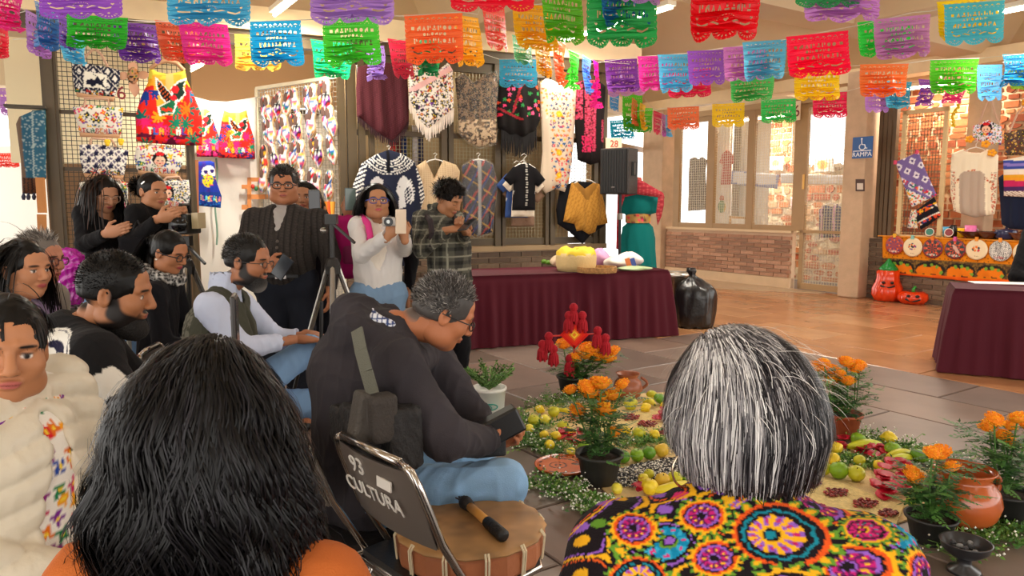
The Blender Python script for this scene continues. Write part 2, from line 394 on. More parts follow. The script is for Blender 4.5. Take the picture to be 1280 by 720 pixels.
rubble('wall_corner_back', WB, sB(1120, 150, -.9), sB(1280, 150, -.9)+.9, .6, 3.6, -.9, 5, ('#9c4f2c', '#b0653a', '#8a4527', '#c08050', '#a85a30'), '#dcc09a', .2, .75)
struct(MB().box(*slab(WB, sB(1003), sB(1062)+.2, 3.2, 3.4, -.6, -.5)).build('trim_17', mat('#a8643a', rough=.9, bump=.5)))
# curtains and side panel inside the stall behind the window
cu = MB()
def drape(s0, s1, z0, z1, d, n, amp):
    V = []; k = n*6
    for i in range(k+1):
        s = s0+(s1-s0)*i/k
        for z in (z0, z1): V.append(WB.W(s, z, d+amp*sin(i/6*2*PI)))
    return V, [(2*i, 2*i+2, 2*i+3, 2*i+1) for i in range(k)]
for k, (u0, u1) in enumerate(((893, 915), (925, 962))):
    cu = MB(); cu.add(*drape(sB(u0, 200, -.7), sB(u1, 200, -.7), .9, 3.1, -.7, 6, .03)); cu.add(*drape(sB(u0, 200, -.7), sB(u1, 200, -.7), .9, 3.1, -.712, 6, .03))
    tag(cu.build('curtain', mat('#efe8dc', rough=.8), smooth=True), ['white drawn curtain behind the red hanging garment in the window', 'white curtain beside the brick wall inside the mesh window'][k], 'curtain')
struct(MB().box(*slab(WB, sB(916, 200, -.6), sB(924, 200, -.6), 0, 3.2, -.65, -.6)).build('trim_18', mat('#8e7c5e', rough=.6)))
# far glazed end: frame rails around the bright opening
WE = Plane(WA.W(sA(757), 0)[:2]+nA((.0, 3.4)), WB.W(-.62, 0)[:2]+nA((.0, .5)))
fe = MB()
for z0, z1 in ((2.62, 2.72),): fe.box(*slab(WE, -.8, WE.L, z0, z1, -.05, .05))
fe.box(*slab(WE, .3, .4, 0, 2.7, -.05, .05))
struct(fe.build('window_3', m_tan))
struct(MB().box(*slab(WE, -1.2, WE.L+.6, 3.3, 3.6, -.1, .1)).build('trim_19', m_cream))
# white slab added outdoors on the far left, standing in for blown-out daylight
struct(MB().box((-9.5, 13.2, 1.2), (3.2, .1, 1.3)).build('wall_glare_standin', mat('#f6f1e8', rough=.9)))
# ------------------------------------------------------------------ fluorescent lamps on the ceiling
m_tube = mat('#fff6e0', rough=.3, emit=9.)
m_fix = mat('#efe6d2', rough=.5)
def lamp(p, q, lab, e=40):
    p = nA(p); q = nA(q); c = (p+q)/2
    t = thing('ceiling_lamp', lab, 'lamp', None, c)
    up = nA((0, 0, .045)); MB().bar(p+up, q+up, .12, .05).build('housing', m_fix, t)
    MB().tube([p, q], .018, 8).build('tube', m_tube, t)
    ld = bpy.data.lights.new('tube_light', 'AREA'); ld.shape = 'RECTANGLE'; ld.size = float(nrm_(q-p)); ld.size_y = .06; ld.energy = e; ld.color = (1, .93, .8)
    lo = bpy.data.objects.new('tube_light', ld); COL.objects.link(lo); lo.parent = t; lo.location = (0, 0, -.03)
    d = q-p; lo.rotation_euler = (0, 0, math.atan2(d[1], d[0]))
    return t
def hz(u, v, z): return fl(u, v, z)
lamp(hz(702, 52, 3.5), hz(840, 9, 3.5), 'long fluorescent ceiling lamp behind the row of narrow banners')
lamp(hz(343, 19, 3.5), hz(372, -4, 3.5), 'fluorescent ceiling lamp above the bright blue banner')
lamp(hz(1232, 20, 3.42), hz(1330, 0, 3.42), 'fluorescent ceiling lamp glimpsed behind the cyan banner by the corner stall')
lamp(WA.W(sA(238, 92, -.9), 3.05, -.9), WA.W(sA(252, 80, -.5), 3.05, -.45), 'fluorescent lamp inside the apron stall', 14)
lamp(WB.W(1.0, 3.15, -.8), WB.W(2.2, 3.15, -.8), 'fluorescent lamp inside the mesh-window stall', 45)
lamp(WB.W(4.6, 3.3, -.5), WB.W(5.8, 3.3, -.5), 'fluorescent lamp inside the corner stall', 25)
lamp(WA.W(2.9, 3.25, -.7), WA.W(4.6, 3.25, -.7), 'fluorescent lamp behind the hanging ponchos', 14)
# ================================================================== cut paper banners
def banner_mesh(seed, wave):
    """unit banner: width 1 (x 0..1), height 1 (z 0..-1), scalloped foot, cut-out ornament as real holes"""
    r = random.Random(seed); cu = bpy.data.curves.new('banner', 'CURVE'); cu.dimensions = '2D'; cu.fill_mode = 'BOTH'
    def poly(P):
        sp = cu.splines.new('POLY'); sp.points.add(len(P)-1); sp.use_cyclic_u = True
        for p, q in zip(sp.points, P): p.co = (q[0], q[1], 0, 1)
    out = [(0, 0)]+[(i/16, 0) for i in range(1, 16)]+[(1, 0)]
    for i in range(9): z = -.03-.09*i; out += [(1.0, z), (.988, z-.045)]
    for L in range(3):
        cx = 1-1/6-L/3
        out += [(cx+.163*cos(a), -.84-.155*sin(a)) for a in [PI*(i+.5)/10 for i in range(10)]]
    for i in range(9): z = -.80+.09*i; out += [(.012, z), (0.0, z+.045)]
    poly(out)
    H = []
    def disc(x, y, rr, n=6, e=1.): poly([(x+rr*cos(2*PI*i/n), y+rr*e*sin(2*PI*i/n)) for i in range(n)])
    def rect(x0, y0, x1, y1): poly([(x0, y0), (x1, y0), (x1, y1), (x0, y1)])
    for i in range(8): disc(.03, -.1-.09*i, .008, 5); disc(.97, -.1-.09*i, .008, 5)
    # top scroll frieze
    for i in range(9):
        x = .11+.0975*i
        if i % 2 == 0: poly([(x-.035, -.085), (x, -.062), (x+.035, -.085), (x+.02, -.095), (x, -.082), (x-.02, -.095)])
        else: disc(x, -.085, .016, 6); disc(x-.028, -.105, .007, 5); disc(x+.028, -.105, .007, 5)
    for i in range(12): disc(.12+.07*i, -.135, .007, 5)
    # three rows of tall cut slots between square cuts
    def slots(y0, y1, x0, x1, n):
        x = x0
        for i in range(n):
            wd = (x1-x0)/n; a = x+wd*.14; b = x+wd*.8; k = r.randrange(6); m = (y0+y1)/2; t = (b-a)*.36
            if k == 0: rect(a, y0, a+t, y1); rect(b-t, m, b, y1)
            elif k == 1: poly([(a, y0), (a+t, y0), ((a+b)/2, m), (b, y0), (b, y1), (b-t, y1), (a, m)])
            elif k == 2: rect(a, y0, b, y0+(y1-y0)*.3); rect(a+t, y0+(y1-y0)*.45, b-t*.6, y1)
            elif k == 3: disc((a+b)/2, m, (b-a)*.5, 8, 1.5)
            elif k == 4: poly([((a+b)/2, y1), (a, y0), (a+t, y0), ((a+b)/2, m), (b-t, y0), (b, y0)])
            else: rect(a, y0, a+t, y1); rect(b-t*.8, y0, b, m)
            x += wd
    slots(-.315, -.22, .2, .82, 7); slots(-.415, -.36, .3, .72, 6); slots(-.575, -.47, .14, .88, 9)
    rect(.115, -.305, .165, -.24); rect(.85, -.305, .9, -.24)
    def heart(x, y, s): poly([(x, y-s), (x+s, y+.2*s), (x+.55*s, y+.8*s), (x, y+.35*s), (x-.55*s, y+.8*s), (x-s, y+.2*s)])
    heart(.13, -.66, .025); heart(.88, -.66, .025); heart(.5, -.70, .03)
    for i in range(9): a = PI*(i+.5)/9; disc(.5+.1*cos(a), -.70+.075*sin(a), .009, 5)
    for s in (-1, 1):
        poly([(.5+s*.07, -.735), (.5+s*.15, -.70), (.5+s*.2, -.715), (.5+s*.14, -.73), (.5+s*.08, -.76)])
        poly([(.5+s*.22, -.725), (.5+s*.3, -.745), (.5+s*.37, -.715), (.5+s*.36, -.75), (.5+s*.29, -.775), (.5+s*.22, -.755)])
    for L in range(3):
        cx = 1/6+L/3
        for i in range(7): a = -PI*(i+1)/8; poly([(cx+q*cos(a+da), -.84+q*sin(a+da)) for q, da in ((.075, 0), (.1, .09), (.12, 0), (.1, -.09))])
        for i in range(9): a = -PI*(i+.7)/9.4; disc(cx+.142*cos(a), -.84+.142*sin(a), .006, 4)
        disc(cx, -.86, .018, 6)
    ob = bpy.data.objects.new('tmp', cu); COL.objects.link(ob); dg = bpy.context.evaluated_depsgraph_get()
    me0 = bpy.data.meshes.new_from_object(ob.evaluated_get(dg)); bpy.data.objects.remove(ob)
    bm = bmesh.new(); bm.from_mesh(me0); bmesh.ops.triangulate(bm, faces=bm.faces)
    bmesh.ops.remove_doubles(bm, verts=bm.verts, dist=.0005); bm.to_mesh(me0); bm.free()
    n = len(me0.vertices); V = np.empty(n*3); me0.vertices.foreach_get('co', V); V = V.reshape(-1, 3)
    F = nA([tuple(p.vertices) for p in me0.polygons if len(p.vertices) == 3], np.int32)
    x, z = V[:, 0], V[:, 1]; k = r.uniform(1.2, 2.6); ph = r.uniform(0, 6)
    y = wave*(-z)**1.2*(.09*np.sin(k*x*2*PI+ph)+.04*np.sin(2.3*k*x*2*PI+2*ph)+.05*np.sin(z*5+ph))
    me = mesh_data('banner', np.stack([x-.5, y, z], 1), F); me.materials.append(None); bpy.data.meshes.remove(me0); return me
BANN = [banner_mesh(i, wv) for i, wv in enumerate((.5, .8, 1.1, .7, 1.4, .3))]
def banner(u0, v0, u1, v1, h, col, Y, lab, W=None, var=None, twist=0.):
    """top corners in the view at distance Y; a banner seen narrow is turned about the vertical to its real width"""
    P = at(u0, v0, Y); q = at(u1, v1, Y); flat = nrm_((q-P)[:2]); W = W or .46
    if flat < W*.93:
        lo, hi = 0., 1.2
        for _ in range(30):
            m = (lo+hi)/2; q = at(u1, v1, Y+m)
            if nrm_(q-P) < W: lo = m
            else: hi = m
    Q = q; X = Q-P; W = nrm_(X); X = X/W; hh = h*Y/FPX; Z = nA((0, 0, 1.)); Yv = np.cross(Z, X); Yv /= nrm_(Yv)
    o = bpy.data.objects.new('paper_banner', BANN[var if var is not None else random.randrange(6)]); COL.objects.link(o)
    M = Matrix(((X[0]*W, Yv[0]*W, 0, (P[0]+Q[0])/2), (X[1]*W, Yv[1]*W, 0, (P[1]+Q[1])/2), (X[2]*W, 0, hh, (P[2]+Q[2])/2), (0, 0, 0, 1)))
    o.matrix_world = M
    o.material_slots[0].link = 'OBJECT'; o.material_slots[0].material = paper(col)
    tag(o, lab, 'banner', 'cut paper banners strung under the ceiling'); return P, Q
BN = 'cut paper banner'
rows = {}
def row(name, *items):
    for it in items:
        P, Q = banner(*it[:8], **(it[8] if len(it) > 8 else {})); rows.setdefault(name, []).append((P, Q))
row('left near', (-14, -14, 29, -12, 50, '#f0308c', 4.6, 'hot pink '+BN+' beside the lilac banners at the hall edge'),
    (32, 14, 60, 24, 50, '#bd7fce', 5.2, 'lilac '+BN+' partly behind a blue one'), (43, 4, 72, 10, 54, '#3a7fc4', 5.0, 'deep blue '+BN+' overlapping a lilac one'),
    (-20, 28, 9, 30, 42, '#e3223c', 5.4, 'red '+BN+' hanging under the hot pink one'))
row('first near', (46, -34, 150, -34, 54, '#9a52cc', 4.0, 'large purple '+BN+' above the green drooping one'), (206, -34, 313, -34, 62, '#4cb3dd', 4.0, 'large sky blue '+BN+' above the hot pink one'),
    (386, -44, 492, -46, 70, '#b98bda', 4.05, 'large pale lilac '+BN+' above the lime green one'), (562, -44, 668, -46, 56, '#f01632', 4.1, 'large red '+BN+' above the orange twisted one'))
row('second', (72, 20, 92, 26, 36, '#7a4fb0', 6.4, 'small violet '+BN+' behind the stall post'), (75, 44, 108, 50, 32, '#58bfe0', 6.6, 'light blue '+BN+' above the navy patterned tote bag'),
    (83, 15, 160, 25, 40, '#2fb62b', 5.9, 'bright green drooping '+BN+' above the navy patterned tote bag'), (139, 29, 195, 28, 49, '#7b3fb2', 6.6, 'purple '+BN+' above the wooden flower ornament'),
    (194, 28, 248, 29, 49, '#f47a50', 6.7, 'coral '+BN+' half covered by a hot pink one'), (222, 28, 284, 28, 52, '#ea35a0', 6.5, 'hot pink '+BN+' above the big red apron'),
    (312, 27, 376, 25, 53, '#1c9bd4', 6.5, 'bright blue '+BN+' in front of a pale yellow one'), (403, 24, 473, 20, 56, '#4ccb36', 6.1, 'lime green '+BN+' above the door post bundle'),
    (505, 20, 578, 15, 60, '#fa7038', 6.0, 'orange '+BN+' above the white floral shawl'), (563, 22, 597, 18, 62, '#fbb51e', 6.1, 'amber twisted '+BN+' beside the orange one'),
    (602, 6, 630, 6, 56, '#f5452c', 5.8, 'vermilion crumpled '+BN+' beside a yellow one'), (640, 8, 690, 4, 56, '#fcbf14', 5.6, 'golden yellow '+BN+' beside the big lime one'),
    (674, -16, 725, -16, 68, '#62c51e', 5.2, 'big lime '+BN+' covering a golden yellow one'))
row('third', (293, 42, 352, 44, 44, '#f5cb52', 7.2, 'pale yellow '+BN+' behind the bright blue one'), (388, 50, 440, 54, 44, '#1ec37c', 7.3, 'emerald '+BN+' behind the lime green one'),
    (455, 62, 479, 52, 42, '#a583d2', 7.6, 'lilac turned '+BN+' above the maroon poncho'), (485, 52, 512, 48, 48, '#e6284a', 7.6, 'red turned '+BN+' above the maroon poncho'),
    (521, 50, 551, 50, 44, '#24a862', 7.8, 'dark green '+BN+' just over the white floral shawl'), (640, 46, 664, 46, 34, '#35ac5c', 7.8, 'dark green '+BN+' behind the golden yellow one'),
    (624, 74, 672, 74, 34, '#3ea3cc', 8.9, 'teal blue '+BN+' behind the black floral shawl', dict(var=5)), (669, 56, 687, 60, 36, '#fcc61c', 7.9, 'narrow turned yellow '+BN+' over the embroidered white dress'),
    (692, 46, 707, 56, 54, '#fa8040', 8.0, 'narrow turned orange '+BN+' over the embroidered white dress'), (710, 62, 724, 68, 46, '#4ed43e', 8.4, 'narrow turned green '+BN+' over the wine lace dress'),
    (728, 69, 739, 75, 44, '#4a7ccc', 8.8, 'narrow turned blue '+BN+' over the wine lace dress'), (741, 76, 748, 77, 58, '#ea168c', 9.0, 'narrow turned magenta '+BN+' over the wine lace dress'))
row('near middle', (733, -30, 822, -32, 86, '#2fb258', 4.8, 'large emerald '+BN+' behind a deep blue one'), (748, -24, 812, -26, 56, '#2274b0', 4.7, 'large deep blue '+BN+' in front of an emerald one'),
    (766, -32, 824, -34, 36, '#c68ad4', 4.5, 'large lilac '+BN+' above the deep blue one'), (862, -34, 953, -38, 80, '#f0101f', 4.6, 'large scarlet '+BN+' hanging free under the ceiling'),
    (992, -40, 1076, -46, 50, '#2f9f54', 4.6, 'large dark green '+BN+' over a lilac one'), (1004, -30, 1103, -38, 58, '#cf8ad4', 4.7, 'large lilac '+BN+' under a dark green one'))
row('long diagonal', (756, 77, 796, 71, 40, '#7c3a9e', 9.6, 'dark purple '+BN+' beside the wine lace dress'), (797, 72, 840, 68, 42, '#da369c', 9.2, 'magenta '+BN+' next to the dark purple one'),
    (822, 70, 864, 66, 46, '#52b3d8', 9.0, 'sky blue '+BN+' between magenta and purple ones'), (859, 66, 905, 60, 42, '#8b4cb2', 8.6, 'purple '+BN+' next to a mauve one'),
    (904, 61, 958, 54, 42, '#cc7ac2', 8.2, 'mauve '+BN+' half behind a sky blue one'), (928, 55, 983, 47, 46, '#5cb4d4', 7.8, 'sky blue '+BN+' next to the big crimson one'),
    (983, 50, 1060, 34, 52, '#fc1242', 6.4, 'crimson '+BN+' next to the round ceiling knob'), (1072, 32, 1140, 16, 44, '#34da4a', 6.4, 'neon green '+BN+' behind the pink-lilac one'),
    (1092, 28, 1163, 14, 50, '#d088c8', 6.2, 'pink-lilac '+BN+' in front of a neon green one'), (1171, 6, 1250, -8, 46, '#fcd900', 5.8, 'yellow '+BN+' behind the cyan one'),
    (1180, 9, 1256, -3, 50, '#4abfd4', 5.6, 'cyan '+BN+' in front of a yellow one'))
row('lower diagonal', (758, 88, 806, 82, 34, '#d493cc', 10.6, 'pale pink '+BN+' below the dark purple one'), (834, 90, 888, 84, 34, '#ef2860', 9.8, 'rose red '+BN+' below the purple one'),
    (912, 100, 968, 92, 29, '#56ce68', 9.4, 'mint green '+BN+' below the sky blue one'), (993, 86, 1050, 83, 40, '#fcd514', 8.2, 'yellow '+BN+' below the crimson one'),
    (1075, 81, 1136, 79, 40, '#fa8138', 7.6, 'orange '+BN+' in front of the concrete pillar'), (1163, 75, 1224, 73, 42, '#5ccf22', 7.6, 'lime '+BN+' over the corner stall mesh'),
    (1221, 84, 1253, 78, 44, '#4a9bd0', 8.0, 'blue turned '+BN+' next to the lime one'), (1253, 70, 1296, 66, 38, '#2a90c4', 7.4, 'azure '+BN+' over the striped blanket'))
row('far wall', (834, 135, 874, 132, 28, '#f8824e', 11.4, 'salmon '+BN+' in front of the far window column'), (890, 130, 931, 128, 29, '#fcd51c', 11.2, 'yellow '+BN+' over the far mesh window'),
    (951, 126, 995, 122, 29, '#3cd262', 10.6, 'green '+BN+' beside a number sign over the mesh window'), (1016, 117, 1059, 114, 31, '#ea1a50', 10.2, 'raspberry '+BN+' above the glazed mesh door'),
    (1081, 108, 1112, 106, 33, '#b67acc', 9.8, 'lavender '+BN+' behind the orange one on the pillar'), (1107, 102, 1140, 102, 33, '#48bbd8', 9.8, 'turquoise '+BN+' behind the orange one on the pillar'),
    (1148, 100, 1172, 99, 32, '#9a50bc', 9.8, 'violet '+BN+' over the corner stall mesh'), (1180, 98, 1210, 98, 30, '#f24b9a', 9.8, 'pink '+BN+' below the lime one'), (1262, 84, 1300, 82, 28, '#9ad838', 9.4, 'pale green '+BN+' below the azure one'))
row('far end', (762, 152, 791, 148, 24, '#26badf', 12.6, 'cyan '+BN+' above the number sign behind the speaker'), (778, 118, 803, 119, 46, '#57c42c', 12.4, 'tall green '+BN+' near the bright far end'),
    (791, 135, 816, 135, 30, '#5fc732', 13.0, 'green '+BN+' crossing the bright far end'), (790, 121, 797, 127, 32, '#fa8848', 12.2, 'narrow orange '+BN+' near the bright far end'),
    (800, 128, 807, 132, 32, '#fbcb1e', 12.4, 'narrow yellow '+BN+' near the bright far end'), (817, 138, 827, 142, 28, '#f0305c', 12.8, 'narrow red '+BN+' against the far column'),
    (827, 142, 832, 144, 27, '#d070c0', 12.9, 'narrow mauve '+BN+' against the far column'), (832, 144, 838, 145, 26, '#66bfe6', 13.0, 'narrow pale blue '+BN+' against the far column'), (762, 114, 774, 118, 22, '#2c8fd0', 12.0, 'small blue '+BN+' near the bright far end'))
row('far left', (-6, 113, 36, 108, 34, '#b47cc4', 8.6, 'mauve '+BN+' at the outdoor edge'), (20, 108, 53, 97, 38, '#6cc3d8', 8.4, 'pale turquoise '+BN+' next to the stall post'), (-8, 192, 22, 191, 18, '#f2402c', 12.4, 'small red '+BN+' far outdoors'),)
m_str = mat('#d8d2c4', rough=.6)
for k, (nm, L) in enumerate(rows.items()):
    pts = []
    for P, Q in sorted(L, key=lambda t: t[0][0]):
        for p in (P, Q):
            if not pts or p[0] > pts[-1][0]+.02: pts.append(p)
    a, b = pts[0], pts[-1]; d = (b-a); pts = [a-d/nrm_(d)*.5]+pts+[b+d/nrm_(d)*.5]
    tag(MB().tube(pts, .003, 5).build('banner_string', m_str), 'thin string carrying the %s row of paper banners' % nm, 'string')
# ================================================================== hanging goods (cut to their outline, with thickness, folds and print)
def dens(P, step):
    out = []
    P = nA(P, float)
    for a, b in zip(P, np.roll(P, -1, 0)):
        n = max(1, int(nrm_(b-a)/step)); out += [a+(b-a)*i/n for i in range(n)]
    return nA(out)
def inside(P, poly):
    x, y = P[:, 0], P[:, 1]; c = np.zeros(len(P), bool); j = len(poly)-1
    for i in range(len(poly)):
        xi, yi = poly[i]; xj, yj = poly[j]
        if yi != yj: c ^= ((yi > y) != (yj > y)) & (x < (xj-xi)*(y-yi)/(yj-yi)+xi)
        j = i
    return c
def edged(P, poly):
    d = np.full(len(P), 9.)
    for a, b in zip(poly, np.roll(poly, -1, 0)):
        ab = b-a; t = np.clip(((P-a)@ab)/max(ab@ab, 1e-9), 0, 1); d = np.minimum(d, nrm_(P-a-t[:, None]*ab, axis=1))
    return d
def sheet2d(poly, step):
    """triangulated 2D region: vertices, faces, boundary count"""
    B = dens(poly, step); lo, hi = B.min(0), B.max(0)
    gx = np.arange(lo[0]+step*.5, hi[0], step); gy = np.arange(lo[1]+step*.5, hi[1], step*.87)
    G = np.stack(np.meshgrid(gx, gy), -1); G[1::2, :, 0] += step*.5; G = G.reshape(-1, 2)
    G = G[inside(G, B)]; G = G[edged(G, B) > step*.45] if len(G) else G
    P = ncat([B, G]); nb = len(B)
    r = geometry.delaunay_2d_cdt([Vector(p) for p in P], [(i, (i+1) % nb) for i in range(nb)], [], 1, 1e-6)
    V = nA([tuple(v) for v in r[0]]); F = nA([f for f in r[2] if len(f) == 3], np.int32)
    return V, F, B
def soft(name, fr, poly, colf, T=.04, fold=.012, nf=3., step=.014, parent=None, m=None, fold_dir=0., phase=0., keep=None, thin=.004):
    """puffed two-sided soft sheet; fr(a,b,d)->world; colf(a,b)->linear colours"""
    V, F, B = sheet2d(poly, step); a, b = V[:, 0], V[:, 1]
    ed = edged(V, B); lo, hi = B.min(0), B.max(0); wd = hi[0]-lo[0]; hh = hi[1]-lo[1]
    x = (a-lo[0])/wd; y = (b-lo[1])/hh
    fd = fold*(np.sin(2*PI*nf*(x+.08*np.sin(3*y+phase))+phase)*.7+.5*np.sin(2*PI*nf*1.9*x+phase*2+y*2))*(1.15-y)
    puff = T*(1-np.exp(-ed/(T*.9+1e-4)))
    fd = fd*(1-np.exp(-ed/.03))
    n = len(V); front = nA([fr(p, q, d) for p, q, d in zip(a, b, thin/2+puff+fd)])
    ra, rb = V[:, 0], V[:, 1]; back = nA([fr(p, q, d) for p, q, d in zip(ra, rb, -thin/2-puff*.15+fd*.6)])
    C = colf(a, b)
    F2 = F[:, ::-1]+n
    # direction of the front faces: make normals point to the viewer side
    o = fr(0, 0, 0); nn = fr(0, 0, 1)-o; f0 = F[0]; nrm = np.cross(front[f0[1]]-front[f0[0]], front[f0[2]]-front[f0[0]])
    if nrm@nn < 0: F, F2 = F[:, ::-1], F2[:, ::-1]
    VV = ncat([front, back]); CC = ncat([C, C])
    # rim
    E = {}
    for f in F:
        for i in range(3): E[(int(f[i]), int(f[(i+1) % 3]))] = 1
    rim = nA([(j, i, i+n, j+n) for (i, j) in E if (j, i) not in E], np.int32)
    if parent is not None: VV = VV-loc_of(parent)
    me = mesh_data(name, VV, [ncat([F, F2]).astype(np.int32), rim], CC, True)
    return obj(name, me, m or mat(attr=True, **CLOTH, bump=.25, bscale=180), parent)
def const(c):
    L = nA(lin(c)); return lambda a, b: np.tile(L, (len(a), 1))
def pxf(pl, d):
    """inverse look-up so that a print can be laid out in the same numbers as its outline"""
    def g(a, b):
        P = pl.o+np.outer(a, pl.e)+pl.n*d; P[:, 2] = b; q = P-CAMP
        fw = q[:, 1]*cos(TH)-q[:, 2]*sin(TH); up = q[:, 1]*sin(TH)+q[:, 2]*cos(TH)
        return 640+FPX*q[:, 0]/fw, 360-FPX*up/fw
    return g
def hung(name, lab, cat, pl, d, out, colf, group=None, parts=None, m=None, **kw):
    """thing hanging in front of plane pl at distance d, outline traced as (u,v)"""
    poly = nA([pl.px(u, v, d) for u, v in out]); g = pxf(pl, d)
    c = poly.mean(0); t = thing(name, lab, cat, group, pl.W(c[0], poly[:, 1].max(), d))
    fr = lambda a, b, q: pl.W(a, b, d+q)
    soft(kw.pop('part', 'cloth'), fr, poly, (lambda a, b: colf(*g(a, b))), parent=t, m=m, **kw)
    return t, (lambda u, v, q=0.: pl.W(*pl.px(u, v, d), d+q))
def base(u, c): return np.tile(nA(lin(c)), (len(u), 1))
def hanger(t, P, u, v, wpx, hook=8, col='#e8e2d8'):
    pts = [P(u-wpx, v+wpx*.45), P(u-wpx*.5, v+wpx*.12), P(u, v), P(u+wpx*.5, v+wpx*.12), P(u+wpx, v+wpx*.45)]
    b = MB(); b.tube(pts, .008, 6)
    b.tube([P(u, v), P(u, v-hook*.5), P(u+hook*.3, v-hook*.8), P(u, v-hook), P(u-hook*.3, v-hook*.8)], .004, 5); b.build('hanger', mat(col, rough=.4), t)
def fringe(t, P, pts, L, col, n=40, r=.004, dz=0.):
    b = MB(); pts = nA(pts, float)
    seg = np.cumsum([0]+[nrm_(q-p) for p, q in zip(pts, pts[1:])])
    for i in range(n):
        s = seg[-1]*(i+.5)/n; k = min(np.searchsorted(seg, s, 'right')-1, len(pts)-2); f = (s-seg[k])/(seg[k+1]-seg[k]); u, v = pts[k]+(pts[k+1]-pts[k])*f
        l = L*ru(.8, 1.1); w = ru(-1.2, 1.2)
        b.tube([P(u, v-1, .01), P(u+w*.5, v+l*.5, .015), P(u+w, v+l, .01)], [r, r*.9, r*.5], 4)
    b.build('fringe', mat(col, rough=.9), t)
FLO = ['#d8263c', '#e8562a', '#f2b21e', '#2a7f4a', '#1f4f9c', '#7a3f9c', '#e0407a', '#1c1c24']
def floral(u, v, bg, sc, pal=FLO, seed=0, th=.42, petals=5):
    C = base(u, bg); d, i, ox, oy = vor(u, v, sc, seed); a = at2(oy, ox)
    r = th*(.72+.28*np.cos(petals*a+i*6)); m = d < r; pick(C, m, i, pal)
    fill(C, d < th*.28, '#f6d23c'); return C
def lines(C, m, c): fill(C, m, c)
def poly_paint(C, u, v, P, c):
    m = inside(np.stack([u, v], 1), P); fill(C, m, c); return m
def ellm(u, v, cx, cy, rx, ry): return ((u-cx)/rx)**2+((v-cy)/ry)**2 < 1
FONT = {'T': '111010010010010', 'L': '100100100100111', 'A': '010101111101101', 'X': '101101010101101', 'C': '111100100100111', 'R': '110101110101101', 'M': '101111111101101', 'P': '110101110100100', 'U': '101101101101111', '9': '111101111001111', '3': '111001011001111', '2': '111001111100111', '8': '111101111101111', '6': '111100111101111', 'N': '101111111111101', 'E': '111100110100111', 'S': '111100111001111', 'I': '111010010010111', 'O': '111101101101111', 'Z': '111001010100111', 'B': '110101110101110', 'V': '101101101101010', 'D': '110101101101110'}
def textm(u, v, s, x0, y0, x1, y1, skew=0.):
    """mask of block letters laid in the box x0..x1, y0..y1"""
    n = len(s); m = np.zeros(len(u), bool); V = (v-y0-skew*(u-x0))/(y1-y0); X = (u-x0)/(x1-x0)*n
    for k, ch in enumerate(s):
        if ch not in FONT: continue
        x = (X-k)/.8; g = FONT[ch]; col = np.floor(x*3).astype(int); row = np.floor(V*5).astype(int)
        ok = (x >= 0) & (x < 1) & (V >= 0) & (V < 1); G = nA([int(q) for q in g])
        m |= ok & (G[np.clip(row, 0, 4)*3+np.clip(col, 0, 2)] == 1)
    return m
def tcol(C, u, m, x0, x1, n, pal):
    k = np.clip(((u-x0)/(x1-x0)*n).astype(int), 0, n-1); P = nA([lin(p) for p in pal]); C[m] = P[k % len(pal)][m]
# ---- printed aprons -------------------------------------------------------------------------------------------
def hummingbird(C, u, v, cx, cy, s, halo=True):
    W1 = [(-6.5, -8.5), (-4, -6), (0, -1.5), (2.5, 1.5), (-1, 4), (-4, 1), (-6, -4)]; W2 = [(2, -3.5), (5, -6.5), (9, -8), (7.5, -4), (8.5, -1), (5.5, 2.5), (2.5, 2)]
    TL = [(2.5, 1), (0, 4), (-5, 6.5), (-4, 10.5), (-1, 9.5), (2, 9.5), (3.5, 5)]
    f = lambda L, q: [(cx+(x*q if q == 1 else x*q)*s, cy+y*q*s) for x, y in L]
    if halo:
        for L in (W1, W2, TL):
            c = np.mean(L, 0); P = [(cx+(c[0]+(x-c[0])*1.28)*s, cy+(c[1]+(y-c[1])*1.28)*s) for x, y in L]; poly_paint(C, u, v, P, '#f8f2e6')
    poly_paint(C, u, v, f(W1, 1), '#1e1a1c'); poly_paint(C, u, v, f(W2, 1), '#20342c'); poly_paint(C, u, v, f(TL, 1), '#1f6a45')
    fill(C, ellm(u, v, cx+3.4*s, cy-3*s, 2.2*s, 2.2*s), '#d8242a'); fill(C, ellm(u, v, cx+2.6*s, cy+1.6*s, 1.8*s, 1.6*s), '#c8202c')
    m = inside(np.stack([u, v], 1), f(W1, 1)) & (nmd(u*.8+v*.9, 2.2*s) < .5*s); fill(C, m, '#d8602a')
    for q in range(4): fill(C, ellm(u, v, cx+(-3+1.4*q)*s, cy+(7.6+.6*(q % 2))*s, .95*s, .95*s), '#e83c24')
